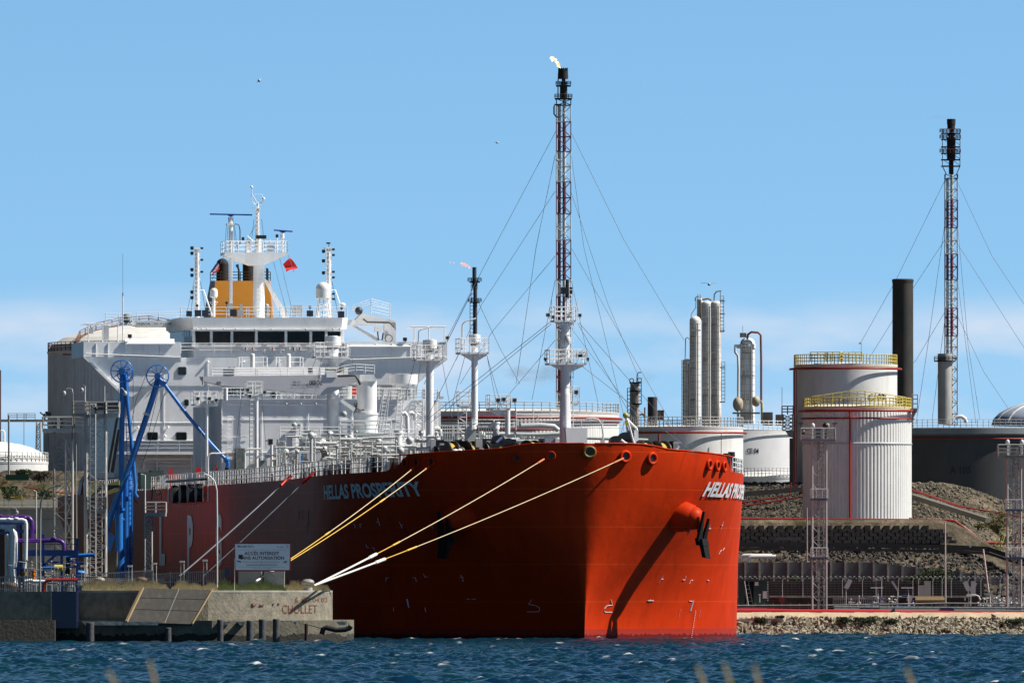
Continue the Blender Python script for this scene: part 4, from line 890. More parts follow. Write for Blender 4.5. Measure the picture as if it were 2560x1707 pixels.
mb = MB(); fline(mb,Sf,[(844,940),(870,939),(888,938),(896,950),(901,962)],HD-2.7,3,8); fline(mb,Sf,[(885,1008),(890,1018),(900,1026),(910,1024)],HD-2.2,1.6); fline(mb,Sf,[(893,1006),(890,1022),(886,1030)],HD-2.3,1.6); fcyl(mb,Sf,776,920,934,6,HD-1,n=12); part(mb,'crane_hoses',mat('hose_dark',(.05,.05,.055),.5),cr_)
mb = MB(); fcyl(mb,Sf,853,918,932,8,HD-1.5,n=14); c=Sf.p(830,925,HD-2); mb.cyl(c+Vector((0,.6,0)),c-Vector((0,.6,0)),.3,n=14); fcyl(mb,Sf,507,941,962,2.2,HD-2.6,n=8); fbox(mb,Sf,545,953,553,962,HD-2.8,.4); part(mb,'crane_winch',mat('winch_mix',(.25,.25,.24),.6,var=.6,scale=6),cr_)
mb = MB(); mb.prism([Sf.p(850,1082,HD-2.5),Sf.p(978,1082,HD-2.5),Sf.p(960,1088,HD-2.5),Sf.p(870,1088,HD-2.5)],(5,0,0)); fbox(mb,Sf,795,1090,978,1100,HD-3,6); fbox(mb,Sf,800,1100,975,1150,HD,4); part(mb,'crane_platform',greyp,ship)
mb = MB(); fbox(mb,Sf,853,1050,975,1054,HD-2.6,.1); frail(mb,Sf,[(850,1083),(978,1083)],HD-2.4,32,1.2,.04); part(mb,'crane_railing',white,ship)
# ladders, stairs and lattice right of the crane
mb = MB()
for x0,x1,y0,y1 in ((945,975,1085,975),(955,968,1085,970),(990,1004,1130,985),(1000,1060,1100,1010)): mb.ladder(Sf.p(x0,y0,95),Sf.p((x0+x1)/2+6,y1,95),.55,.04,(0,1,0),.35)
for x in (1040,1057): fcyl(mb,Sf,x,1010,1125,1.2,80,n=6)
for j in range(8): fline(mb,Sf,[(1040,1015+j*14),(1057,1029+j*14)],80,.9,5); fline(mb,Sf,[(1040,1015+j*14),(1057,1015+j*14)],80,.8,5)
part(mb,'access_ladders',white,ship)
# light posts with platforms on the left
def light_mast(px, yplat, ybase, d, rx, rp, heads):
    mb = MB(); fcyl(mb,Sf,px,yplat,ybase,rp,d,n=14); mb.ladder(Sf.p(px-rp*2.4,ybase,d),Sf.p(px-rp*2.4,yplat,d),.35,.025,(0,1,0)); part(mb,'light_post',white,ship); mast_platform(px-3,yplat-6,rx,d,1.6,30,under=4,rpost=rp)
    for x,y in heads: floodlight(x,y,d-1,9,metal_w)
light_mast(517,1015,1200,100,30,3.4,((495,996),(524,996),(541,1000)))
light_mast(641,990,1200,92,20,5,((620,974),(662,980),(625,990)))
mb = MB(); fcyl(mb,Sf,679,1113,1215,3.6,80,n=12); fbox(mb,Sf,671,1096,691,1113,80,.5); fcyl(mb,Sf,691,1120,1190,1.6,80.5,n=8); fline(mb,Sf,[(684,1117),(716,1117)],80.5,1); o=part(mb,'fire_post',white,ship); mb=MB(); fbox(mb,Sf,672,1097,682,1111,79.9,.1); part(mb,'dark_screen',black,o)
# curved white vent pipes
mb = MB()
for x0,x1,y,yb in ((520,550,1133,1200),(612,640,1122,1190)): fline(mb,Sf,[(x0,yb),(x0,y+10),(x0+3,y+3),(x0+9,y),(x1+12,y)],90,2.2)
part(mb,'goose_neck',white,ship)
# ---- cargo deck machinery: manifold, pipes, domes, valves
mb = MB(); fline(mb,Sf,[(768,1105),(790,1106),(805,1110),(812,1122),(812,1130),(818,1136),(830,1137),(900,1137)],88,6.5,12); fline(mb,Sf,[(760,1110),(775,1100),(790,1098),(812,1106)],90,7,12); fline(mb,Sf,[(926,1136),(975,1136)],88,3.5); part(mb,'manifold_pipe',white2,ship)
mb = MB(); c=Sf.p(784,1139,82); mb.cyl(c+Vector((2,0,0)),c,20*Sf.m(82),n=28); o=part(mb,'manifold_drum',greyp,ship); mb=MB(); mb.cyl(c,c-Vector((.12,0,0)),17.5*Sf.m(82),n=28); part(mb,'drum_face',mat('pale_disc',(.62,.66,.72),.35),o)
mb = MB(); c=Sf.p(800,1135,86); mb.cyl(c+Vector((1.4,0,0)),c,19*Sf.m(86),n=24); part(mb,'drum_back',mat('drum_dark',(.06,.06,.06),.6),ship)
mb = MB(); fbox(mb,Sf,736,1131,758,1135,80,.3); fbox(mb,Sf,752,1131,757,1165,80,.3); part(mb,'blue_davit',blue,ship)
mb = MB(); fbox(mb,Sf,736,1150,760,1180,83,1.4); fbox(mb,Sf,905,1128,926,1160,84,2); fbox(mb,Sf,972,1115,1002,1185,78,2.4); fbox(mb,Sf,1008,1122,1036,1150,70,2); fbox(mb,Sf,756,1098,772,1150,88,2); fbox(mb,Sf,650,1150,668,1180,90,1); part(mb,'valve_cabinet',mat('cabinet_grey',(.38,.42,.41),.5),ship)
mb = MB(); fcyl(mb,Sf,996,1084,1112,10,72,8,14); fcyl(mb,Sf,1055,1076,1090,9,68,8,14); fcyl(mb,Sf,1182,1056,1072,10,40,8,14); fcyl(mb,Sf,1240,1058,1072,9.5,36,8,14); fcyl(mb,Sf,996,1076,1084,11,72,n=14); fcyl(mb,Sf,1182,1052,1057,11,40,n=14); fcyl(mb,Sf,1240,1054,1059,10,36,n=14)
fline(mb,Sf,[(1006,1035),(1012,1032),(1018,1040),(1019,1080)],85,5.5,12); fline(mb,Sf,[(1024,1034),(1030,1032),(1037,1036),(1038,1050)],85,5,12); fline(mb,Sf,[(1087,1072),(1094,1070),(1101,1078),(1102,1090)],55,6,12)
part(mb,'vent_cap',white2,ship)
mb = MB(); fbox(mb,Sf,1169,1070,1190,1105,40,1.5); fcyl(mb,Sf,996,1112,1125,10,72,n=12); fcyl(mb,Sf,1240,1070,1110,8,36.5,n=12); fline(mb,Sf,[(1302,1065),(1350,1063),(1385,1066),(1396,1076)],26,7,12); fline(mb,Sf,[(1290,1085),(1340,1086),(1400,1084)],25,5); fline(mb,Sf,[(1400,1092),(1620,1100)],28,4); fline(mb,Sf,[(1290,1102),(1345,1102)],24,3)
for i in range(9): fline(mb,Sf,[(1100+i*6,1062),(1100+i*6,1105)],48,1.0,5)
for i in range(6): fline(mb,Sf,[(1197+i*6,1105),(1197+i*6,1068),(1202+i*6,1066)],40,1.2,6)
part(mb,'cargo_piping',greyp,ship)
mb = MB(); rr = random.Random(9)
for i in range(400):     # runs of pipe at many heights along the deck
    d = rr.uniform(30,100); px0 = rr.uniform(690,1400) 
    top = 1075+ (d-30)*.35; y = rr.uniform(top, top+70); x1 = px0+rr.uniform(15,70)
    if d < 60 and px0 < 1000: d = rr.uniform(70,100)
    if px0 > 1290 and d > 50: d = rr.uniform(28,45)
    if d > 62: d = rr.uniform(66,98)
    a = Sf.p(px0,y,d); b = Sf.p(x1,y,d)
    if abs(a[1]) > 15 or abs(b[1]) > 15: continue
    k = rr.random(); r_ = rr.choice([.04,.06,.1,.16])
    if k < .45: mb.cyl(a,b,r_,n=8)
    elif k < .75: mb.cyl((a[0],a[1],zdeck(d)),a,r_*.9,n=8); mb.sphere(a,r_*2,8,6)
    else: mb.cyl(a,(a[0]+rr.uniform(2,8),a[1],a[2]),r_,n=8); mb.cyl((a[0],a[1],zdeck(d)),a,.05,n=6)
part(mb,'deck_pipes',mat('pipe_light',(.55,.57,.56),.45),ship)
mb = MB()
for d, y, x0, x1 in ((90,1128,800,980),(70,1100,980,1060),(50,1090,1085,1180),(36,1075,1180,1290),(28,1045,1290,1420),(26,1060,1290,1400),(28,1078,1400,1560),(100,1093,700,850)):
    frail(mb,Sf,[(x0,y),(x1,y)],d,26,1.8,.03)
part(mb,'deck_railing',white,ship)
mb = MB()
for x in (700,737,763,805,842,880,914): 
    mb.sphere(Sf.p(x+100,1098+.02*x,99),.1,8,6)
for x0,x1,y in ((905,960,1110),(1040,1060,1118)): fline(mb,Sf,[(x0,y),(x1,y)],86,1.0)
part(mb,'fire_valves',redp,ship)
# red lifeboat gear / extinguishers at the far left of the deck
mb = MB(); fbox(mb,Sf,422,1171,432,1222,118,.5); fline(mb,Sf,[(416,1188),(434,1188)],118,1.6); fbox(mb,Sf,437,1187,450,1205,119,.5); fbox(mb,Sf,490,1168,502,1190,112,.5); fcyl(mb,Sf,541,1164,1180,2.5,100,n=8); part(mb,'fire_equipment',redp,ship)
mb = MB(); mb.prism([Sf.p(198,1252,206),Sf.p(206,1205,206),Sf.p(225,1172,206),Sf.p(240,1180,206),Sf.p(236,1240,206),Sf.p(225,1252,206)],(2.5,0,0)); fbox(mb,Sf,225,1195,285,1212,206,2.5); part(mb,'lifeboat',mat('lifeboat_orange',(.35,.03,.01),.4),ship)
# deck edge railing along the starboard side, black fenders and fairleads
mb = MB()
us = [12+3*i for i in range(56)]
P = [Vector((u, hw(u,zdeck(u))-.12, zdeck(u))) for u in us]
mb.rail(P, h=1.25, sp=1.5, r=.04, rows=3)
for p in P[:46]: mb.bar(p+Vector((0,0,1.2)), p+Vector((.9,0,0)), .12, .12)
part(mb,'side_railing',white,ship)
mb = MB(); P = [Vector((u, -hw(u,zdeck(u))+.12, zdeck(u))) for u in us]; mb.rail(P,h=1.25,sp=1.5,r=.04,rows=3); part(mb,'side_railing',white,ship)
mb = MB()
def edge_u(px): 
    for i in range(4000):
        u = 10.8+i*.05; w_=hw(u,zdeck(u)); X=SX-u*ST-w_*CT; Y=SY+u*CT-w_*ST
        if 1280+FP*X/Y <= px: return u
for px, r in ((742,.42),(750,.42),(759,.42),(796,.45),(806,.45),(816,.42),(822,.4),(847,.6),(917,.72),(922,.7),(965,.55),(662,.35),(588,.45),(578,.4)):
    u = edge_u(px); w_ = hw(u,zdeck(u))-.7; mb.cyl((u,w_-.3,zdeck(u)+r),(u,w_+.3,zdeck(u)+r), r, n=16)
for px,h in ((1840,1.6),(1852,1.8),(1858,1.4)):
    for i in range(1500):
        u = 11+i*.02; w_=hw(u,zdeck(u)); X=SX-u*ST+w_*CT; Y=SY+u*CT+w_*ST
        if 1280+FP*X/Y >= px: mb.cyl((u,-w_+.8,zdeck(u)),(u,-w_+.8,zdeck(u)+h),.3,n=12); break
part(mb,'roller_fairlead',black,ship)
mb = MB(); u0,u1 = edge_u(430),edge_u(518)
mb.box2((u1,18.0,12.6),(u0,18.32,12.85)); 
for k in range(4): uu_=u1+(u0-u1)*(k+.6)/4.4; mb.cyl((uu_,18.33,13.0),(uu_,18.9,13.0),.85,n=18)
mb.box2((u1,18.3,14.1),(u0,18.9,14.3)); o = part(mb,'side_fender_rack',black,ship)
mb = MB()
for uu_ in np.linspace(u1-1,u0+2,9): mb.bar((uu_,18.36,12.2),(uu_,18.36,14.3),.14,.1)
part(mb,'rack_posts',white,o)
mb = MB(); fbox(mb,Sf,352,1180,378,1222,122,2); fbox(mb,Sf,378,1175,410,1190,124,1.5); part(mb,'gangway_tower',mat('gangway_green',(.06,.10,.09),.6,var=.4),ship)
mb = MB(); fbox(mb,Sf,403,1193,420,1215,118,.1); o=part(mb,'life_ring_board',mat('board_white',(.6,.62,.68),.5),ship)
# break of the bulwark: curved bracket
mb = MB()
for s in (1,-1):
    pts = []
    for i in range(7):
        a = i/6; u = 10.8+a*1.3; z = ztop(10.8) - (ztop(10.8)-zdeck(11))*(1-(1-a)**3)
        pts.append((u,z))
    for (a,b),(c_,d_) in zip(pts,pts[1:]):
        mb.quad((a,s*hw(a,zdeck(a)),zdeck(a)-.05),(c_,s*hw(c_,zdeck(c_)),zdeck(c_)-.05),(c_,s*hw(c_,zdeck(c_)),d_),(a,s*hw(a,zdeck(a)),b))
part(mb,'bulwark_bracket',hullm,ship)
# stays of the masts
mb = MB()
def stay(x0,y0,d0,x1,y1,d1,r=.022): mb.cyl(Sf.p(x0,y0,d0),Sf.p(x1,y1,d1),r,n=5,caps=False)
for a in ((1374,806,9,1060,1055,50),(1378,810,9,1078,1055,48),(1444,808,9,1590,1060,3),(1447,806,9,1738,1138,2),(1455,915,9,1725,1125,9),(1147,884,42,1068,1045,55),(1164,884,42,1120,1050,60),(1216,884,42,1262,1045,34),(1217,886,42,1248,1045,34),(1037,903,62,1015,985,72),(1106,905,62,1130,1045,50),(1052,905,62,1040,985,70),(792,892,105,780,920,105),(880,895,105,882,915,105),(804,895,105,764,1095,88),
          (605,980,100,588,1130,100),(655,990,92,665,1120,92),(698,640,184,735,795,180),(684,655,184,720,795,180),(720,637,184,735,680,182),(486,700,182,465,790,180),(560,640,184,530,700,196)): stay(*a)
part(mb,'stay_wires',mat('wire_dark',(.10,.10,.11),.5),ship)

# ---------------------------------------------------------------- flags
def flag(F, pts, d, nx, ny, cols, label, cat, bulge=.5, name='flag'):
    """pts: four photo corners TL,TR,BR,BL; cols: material by column"""
    mb = MB(); p = [F(x,y,d) for x,y in pts]; vs = []
    for j in range(ny+1):
        for i in range(nx+1):
            a,b = i/nx,j/ny; q = (p[0]*(1-a)+p[1]*a)*(1-b)+(p[3]*(1-a)+p[2]*a)*b
            vs.append(q+Vector((0,-1,0))*bulge*math.sin(a*6+b*2.5)*.3*(.3+a)+Vector((0,0,.06*math.sin(b*5+a*4))))
    for j in range(ny):
        for i in range(nx):
            mb.k = int(i*len(cols)/nx); mb.add([vs[j*(nx+1)+i],vs[j*(nx+1)+i+1],vs[(j+1)*(nx+1)+i+1],vs[(j+1)*(nx+1)+i]],[(0,1,2,3)],True)
    solo(mb,name,cols,label,cat)
def shipW(px,py,d): q = Sf.p(px,py,d); return ship_world(q)
def ship_world(q): return Vector((SX-q[0]*ST-q[1]*CT, SY+q[0]*CT-q[1]*ST, q[2]))
flag(shipW,[(726,645),(745,669),(716,680),(707,659)],184,10,8,[mat('flag_red',(.60,.008,.012),.7)],'plain red flag flying from the stay beside the radar mast','flag')
flag(shipW,[(545,655),(549,672),(531,690),(527,676)],199,9,6,[mat('flag_blue',(.02,.03,.25),.7),mat('flag_white',(.7,.7,.7),.7),mat('flag_red2',(.5,.01,.02),.7)],'blue, white and red flag flying behind the yellow funnel','flag')

# ---------------------------------------------------------------- mooring lines
def mline(pts, label, segs, group='mooring lines of the tanker', tail=None, knot=None):
    """pts: world points from ship to shore; segs: list of (material, r, t0, t1)"""
    a, b = Vector(pts[0]), Vector(pts[1]); ln = (b-a).length
    def P(t): return a.lerp(b,t)+Vector((0,0,-ln*.006*4*t*(1-t)))
    T = thing('mooring_line', label, 'rope', tuple(b), group)
    for nm, m, r, t0, t1 in segs:
        mb = MB(); n = 10; mb.tube([P(t0+(t1-t0)*i/n) for i in range(n+1)], r, n=6); part(mb, nm, m, T)
    return T
bolY = 812.5
def HPW(px,py,side,um=60): return ship_world(HP(px,py,side,.15,um))
LA = [('lead_sleeve',mat('sleeve_orange',(.7,.18,.05),.7),.085)]
def std(label, p, q, tk, th):
    mline((p,q), label, [('sleeve',mat('sleeve_orange',(.7,.18,.05),.7),.08,0,.03),('rope',mat('pale_rope',(.62,.50,.30),.8),.036,.03,tk),('lashing',yrope,.075,tk,tk+.03),('rope',yrope,.038,tk+.03,th),('shackle',wrope,.14,th,th+.03),('tail',wrope,.08,th+.03,1)])
bo = Wf.p(785,1463,816); bo2 = Wf.p(640,1452,817)
std('upper bow line running down behind the sign, leftmost of the four yellow ropes', HPW(1039,1167,1), bo2, .55, .80)
std('second yellow bow line, knotted above the sign', HPW(1077,1164,1), bo2, .27, .82)
std('third yellow bow line, from the shaded bow to the pier end', HPW(1362,1146,1), bo, .64, .74)
std('lowest and longest yellow bow line, from the sunlit bow chock to the pier end', HPW(1556,1145,-1), bo, .68, .78)
for k,(x,y,lab) in enumerate(((735,1180,'grey spring line with a red lead, the thicker one left of the ship name'),(790,1178,'thin dark spring line hanging below the thicker grey one'))):
    u = edge_u(x); p = ship_world(Vector((u,hw(u,13)+.2,zdeck(u)+.3)))
    q = Wf.p(448+k*60,1440,880)
    mline((p,q), lab, [('lead',redp,.13,0,.10),('rope',grope,.05 if k else .06,.12,.4),('tail',mat('tail_grey',(.12,.13,.16),.8) if k==0 else grope,.075 if k==0 else .04,.4,1)])
# ================================================================ near quay (left foreground)
def wp(px, py, Y): return Wf.p(px,py,Y)
def plan_wall(mb, plan, z0, z1, thick_to=826):
    """vertical wall following a plan [(x,y)...], closed at the back"""
    n = len(plan); xs = plan+[(plan[-1][0],thick_to),(plan[0][0],thick_to)]
    m_ = len(xs); mb.add([(x,y,z0) for x,y in xs]+[(x,y,z1) for x,y in xs], [(i,(i+1)%m_,m_+(i+1)%m_,m_+i) for i in range(m_)]+[list(range(m_,2*m_)),list(range(m_))[::-1]])
def xp(px, Y): return (px-1280)/FP*Y
ZQ, ZL = 4.02, 1.72
mb = MB()
plan = [(xp(192,812),813.6),(xp(330,812),812.3),(xp(470,811.3),811.3),(xp(520,811.6),811.6),(xp(600,813),813.0),(xp(680,814.8),814.8),(xp(760,817.2),817.2),(xp(812,819.2),819.2),(xp(823,820),820.0),(xp(827,821),821.2)]
plan_wall(mb, plan, ZL-.3, ZQ, 829)
quay = solo(mb,'mooring_dolphin_wall',conc,'rounded weathered concrete pier wall with red graffiti in the left foreground','pier')
BASE[quay.name] = (0,0,0)
def localize(o):   # children of a solo mesh are authored in world coordinates
    BASE[o.name] = tuple(o.location)
localize(quay)
mb = MB(); plan_wall(mb, [(x,y-.03) for x,y in plan], ZQ-.12, ZQ+.03, 829); part(mb,'coping',concl,quay)
mb = MB()
def on_wall(px, py, off=.06):
    for (a,b) in zip(plan, plan[1:]):
        pa, pb_ = 1280+FP*a[0]/a[1], 1280+FP*b[0]/b[1]
        if pa <= px <= pb_:
            t = (px-pa)/(pb_-pa); x = a[0]+(b[0]-a[0])*t; y = a[1]+(b[1]-a[1])*t; return Vector((x, y-off, EYE+(HORI-py)*y/FP))
def wall_text(mb, st, x0, x1, yt, yb, bold=.0):
    v, f = text2d(st, bold); mb.add([on_wall(x0+a*(x1-x0), yb+(yt-yb)*b) for a,b in v], f)
wall_text(mb,'A',738,746,1491,1506,.02); wall_text(mb,'C',756,766,1491,1506,.06); wall_text(mb,'7.04.02',771,819,1493,1504,-.005); wall_text(mb,'CHOLLET',706,794,1511,1532,-.004)
for a,b in (((631,1508),(631,1514)),((633,1514),(641,1509)),((650,1512),(660,1511)),((683,1508),(683,1512)),((695,1508),(699,1509))): 
    mb.bar(on_wall(*a),on_wall(*b),.09,.09)
part(mb,'graffiti_lettering',mat('graffiti_red',(.20,.07,.05),.9,var=.4,scale=6),quay)
# lower ledge
mb = MB(); pl2 = [(xp(137,811),812.6),(xp(360,809.5),810.2),(xp(530,809.2),809.2),(xp(640,810.6),810.6),(xp(760,812.2),812.2),(xp(868,815),815.0),(xp(879,817),817)]
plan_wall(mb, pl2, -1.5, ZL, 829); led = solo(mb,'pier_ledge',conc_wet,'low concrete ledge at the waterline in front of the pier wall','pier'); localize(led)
mb = MB(); 
for x0,x1 in ((205,400),(545,575),(592,615),(730,742),(840,868)): mb.prism([wp(x0,1553,809),wp(x1,1553,809),wp(x1-6,1562,809),wp(x0+8,1562,809)],(0,1.6,0))
part(mb,'broken_lip',concl,led)
mb = MB(); plan3 = [(xp(-60,806),808.5),(xp(128,808),808)]; plan_wall(mb,plan3,ZL,3.95,829); lq = solo(mb,'quay_wall',conc,'dark concrete quay wall at the far left edge of the picture','pier'); localize(lq)
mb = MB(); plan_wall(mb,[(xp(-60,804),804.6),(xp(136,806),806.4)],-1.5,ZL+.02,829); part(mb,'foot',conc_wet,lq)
mb = MB(); mb.box2((xp(128.5,809),808.15,ZL-.6),(xp(196,812),829,3.97)); solo(mb,'gap_gangway_housing',navy,'dark blue steel panel in the gap between the two pier walls','panel')
# jetty platform further back under the towers
mb = MB(); mb.box2((-62,936,3.2),(xp(560,936),948,4.55)); mb.box2((-62,948,3.0),(xp(420,960),975,5.2)); solo(mb,'jetty_platform',concl,'raised concrete jetty deck beneath the loading arms','jetty')
mb = MB()
for i in range(15): mb.cyl((-58+i*3.1,940,-2),(-58+i*3.1,940,3.2),.45,n=10)
# slanted slab
sl0 = thing('slanted_slab','tilted grey steel boarding slab leaning out from the pier wall','slab',tuple(wp(400,1555,807)))
A,B_,C_,D_ = wp(357,1469,811.0),wp(531,1474,811.0),wp(481,1559,809.0),wp(316,1554,809.0)
mb = MB(); nrm = (B_-A).cross(D_-A).normalized(); nrm = nrm if nrm[1] < 0 else -nrm
mb.prism([A,B_,C_,D_],-nrm*.25); part(mb,'slab_face',mat('slab_grey',(.058,.053,.045),.6,var=.12,scale=.8,dirt=(.2,.18,.15),dirt_amt=.3,dirt_scale=(2,2,.3)),sl0)
mb = MB(); mb.bar(A+nrm*.06,D_+nrm*.06,.2,.16); mb.bar(B_+nrm*.06,C_+nrm*.06,.1,.1); part(mb,'edge_beam',mat('edge_tan',(.36,.26,.14),.7),sl0)
mb = MB(); mb.bar(A.lerp(B_,.52)+nrm*.02,D_.lerp(C_,.58)+nrm*.02,.05,.02)
for t in (.28,.62): mb.bar(A.lerp(D_,t)+nrm*.015,B_.lerp(C_,t)+nrm*.015,.03,.015)
part(mb,'seam',mat('seam_pale',(.45,.43,.38),.7),sl0,split=False)
# piles
def pile(px0, px1, yt, yb, Y, label, m=pile_m):
    mb = MB(); r = (px1-px0)/2*Y/FP; c = xp((px0+px1)/2,Y); zt_ = EYE+(HORI-yt)*Y/FP
    mb.lathe((c,Y,0),[(r*1.02,-1.5),(r*1.05,.3),(r,.9),(r*1.03,zt_-.05),(r*.9,zt_),(.01,zt_+.01)],14)
    o = solo(mb,'mooring_pile',m,label,'pile','fender piles along the pier')
pile(543,558,1548,1605,808.6,'leftmost sunlit pile, standing alone right of the slanted slab')
pile(616,633,1550,1604,808.9,'first of the three close-set piles below the sign')
pile(647,664,1547,1604,809.4,'middle one of the three close-set piles below the sign')
pile(682,699,1546,1604,810.2,'last of the three close-set piles, below the painted graffiti')
pile(215,235,1555,1603,808.4,'shaded broken pile near the left end of the ledge')
pile(412,428,1568,1600,808.6,'shaded pile beneath the slanted slab')
mb = MB(); fline(mb,Wf,[(804,1585),(808,1572),(815,1568),(840,1574),(862,1573),(874,1569),(877,1564)],811,6.5,12); o = solo(mb,'rubber_fender',rubber,'sagging black rubber fender hung on the end of the ledge','fender'); localize(o)
mb = MB(); fline(mb,Wf,[(763,1563),(765,1556),(767,1563)],811,1,6); fline(mb,Wf,[(767,1560),(790,1566),(808,1572)],811,1.2,6); fline(mb,Wf,[(870,1556),(873,1562),(875,1570)],811.5,1.2,6); part(mb,'chain',rubber,o)
pile(761,770,1558,1600,811.0,'thin rusty post under the chain at the end of the ledge',mat('post_rusty',(.05,.02,.015),.9,var=.4))
# bollards
def bollard(px, py, w_, Y, label, m):
    mb = MB(); k = Y/FP; c = wp(px,py+16,Y); mb.cyl((c[0],Y,ZQ),(c[0],Y,c[2]+.1),w_*k*.36,n=14)
    mb.sphere((c[0],Y,EYE+(HORI-py)*k), w_*k*.5, 16, 10, (1,1,.52)); solo(mb,'bollard',m,label,'bollard','bollards on the pier')
pw = mat('bollard_pale',(.32,.30,.27),.6,var=.5,scale=3); pb_ = mat('bollard_brown',(.12,.07,.045),.7,var=.3)
bollard(249,1449,27,816,'white and black bollard in the dry grass',pw); bollard(353,1449,30,817,'brown mushroom bollard left of the slanted slab',pb_); bollard(770,1455,32,819,'grey and white bollard at the right end of the grassy pier',pw); bollard(30,1464,34,812,'dark brown bollard on the far-left quay wall',pb_)
# sign on concrete blocks
sg = thing('warning_sign','blue-white notice board with dark red frame forbidding entry, on two concrete blocks','sign',tuple(wp(657,1475,818.5)))
mb = MB(); fbox(mb,Wf,586,1356,727,1427,818,.25); part(mb,'frame',signred,sg)
mb = MB(); mb.quad(wp(589,1424,817.97),wp(723.5,1424,817.97),wp(725,1359,817.97),wp(587.5,1359,817.97)); bd = part(mb,'board',signw,sg)
mb = MB()
ftext(mb,Wf,'Marseille Fos',594,628,1362,1368,817.95,.0,.01); ftext(mb,Wf,'ACCÈS INTERDIT',611,698,1376,1387,817.95,.0,.02); ftext(mb,Wf,'SANS AUTORISATION',601,710,1390,1398,817.95,.0,.02)
ftext(mb,Wf,'CONFORMÉMENT À L\'ARRÊTÉ INTERPRÉFECTORAL N° 20 DU 24 JANVIER 2011',594,718,1373,1375,817.95,.0,0)
ftext(mb,Wf,'Sous peine de poursuites pénales par le code des transports',607,700,1403,1406,817.95,.0,0); ftext(mb,Wf,'ZONE SOUS VIDÉO PROTECTION',616,692,1409.5,1413.5,817.95,.0,.01)
ftext(mb,Wf,'Loi N° 95-73 du 21 janvier 1995 modifiée  -  Loi N° 78-17 du 6 janvier 1978 modifiée',598,711,1416,1418,817.95,.0,0); ftext(mb,Wf,'Contact et accès : 04 91 39 40 00',632,677,1419,1421,817.95,.0,0)
part(mb,'sign_lettering',ink,bd,split=False)
mb = MB()
for x in (0,86):
    fline(mb,Wf,[(629+x,1368),(633+x,1363)],817.93,.5,4); fline(mb,Wf,[(631+x,1368.5),(636+x,1366)],817.93,.5,4); fline(mb,Wf,[(630+x,1364),(631+x,1360)],817.93,.5,4)
fpoly(mb,Wf,[(708,1404),(717,1401),(718,1404),(710,1407)],817.93,.02); fline(mb,Wf,[(714,1407),(720,1409)],817.93,.4,4); ftext(mb,Wf,'Préfet',694,710,1365,1369,817.95,.0,0)
part(mb,'sign_emblem_lettering',mat('emblem_ink',(.08,.10,.14),.6),bd)
for x0,x1 in ((596,654),(660,711)):
    mb = MB(); fbox(mb,Wf,x0,1427.5,x1,1476,818.3,1.2); part(mb,'concrete_block',concl,sg)
# camera pole in front of the sign, small stuff
cp = thing('camera_pole','thin pole with security camera and lamp in front of the notice board','camera pole',tuple(wp(586,1475,815)))
mb = MB(); fline(mb,Wf,[(586,1478),(587,1395),(600,1394)],815,.9,6); part(mb,'pole',metal_w,cp); mb = MB(); fbox(mb,Wf,596,1386,607,1396,814.8,.3); fpoly(mb,Wf,[(593,1400),(603,1403),(602,1406),(592,1402)],814.9,.2); part(mb,'camera',black,cp)
mb = MB(); fbox(mb,Wf,561,1419,575,1442,816,.5); o = solo(mb,'switch_cabinet',navy,'small dark cabinet on posts left of the sign','cabinet'); localize(o); mb=MB()
for x in (564,571): fbox(mb,Wf,x-.8,1442,x+.8,1470,816.2,.08)
part(mb,'post',black,o)
for i,(px,lab) in enumerate(((207,'leftmost'),(325,'second'),(386,'third'),(455,'fourth'),(512,'rightmost'))):
    yt = (1413,1413,1407,1402,1399)[i]; f = thing('flood_lamp',lab+' small white flood lamp on a thin post behind the pier fence','lamp',tuple(wp(px,1465,822)),'small flood lamps behind the pier fence')
    mb = MB(); fline(mb,Wf,[(px+5,1465),(px+5,yt+6)],822,.7,5); fline(mb,Wf,[(px-3,1465),(px-3,yt+6)],822,.5,5); part(mb,'post',metal_w,f,split=False); mb = MB(); fbox(mb,Wf,px-6,yt-1,px+6,yt+4,821.8,.4); part(mb,'lamp_head',metal_w,f)
# palisade fences
def palisade(x0, y0a, y0b, x1, y1a, y1b, Y0, Y1, label):
    f = thing('palisade_fence',label,'fence',tuple(wp((x0+x1)/2,max(y0b,y1b),(Y0+Y1)/2)),'grey fences along the pier'); mb = MB(); n = int((x1-x0)/5)
    for i in range(n+1):
        t = i/n; x = x0+(x1-x0)*t; Y = Y0+(Y1-Y0)*t; mb.bar(wp(x,y0a+(y1a-y0a)*t-1,Y), wp(x,y0b+(y1b-y0b)*t,Y), .045)
    for k in (.05,.75): mb.bar(wp(x0,y0a+(y0b-y0a)*k,Y0),wp(x1,y1a+(y1b-y1a)*k,Y1),.06)
    part(mb,'bars',fencem,f,split=False); mb = MB()
    for i in range(0,n+1,9): t=i/n; x=x0+(x1-x0)*t; Y=Y0+(Y1-Y0)*t; mb.bar(wp(x,y0a+(y1a-y0a)*t-3,Y), wp(x,y0b+(y1b-y0b)*t+3,Y), .09)
    part(mb,'posts',fencem,f)
palisade(133,1440,1472,375,1424,1452,822,823,'grey palisade fence rising across the pier behind the dry grass')
palisade(380,1434,1462,562,1424,1458,823,821,'grey palisade fence section just left of the sign')
palisade(-4,1440,1482,81,1440,1482,810,810,'grey fence on the far-left quay behind the dark bollard')
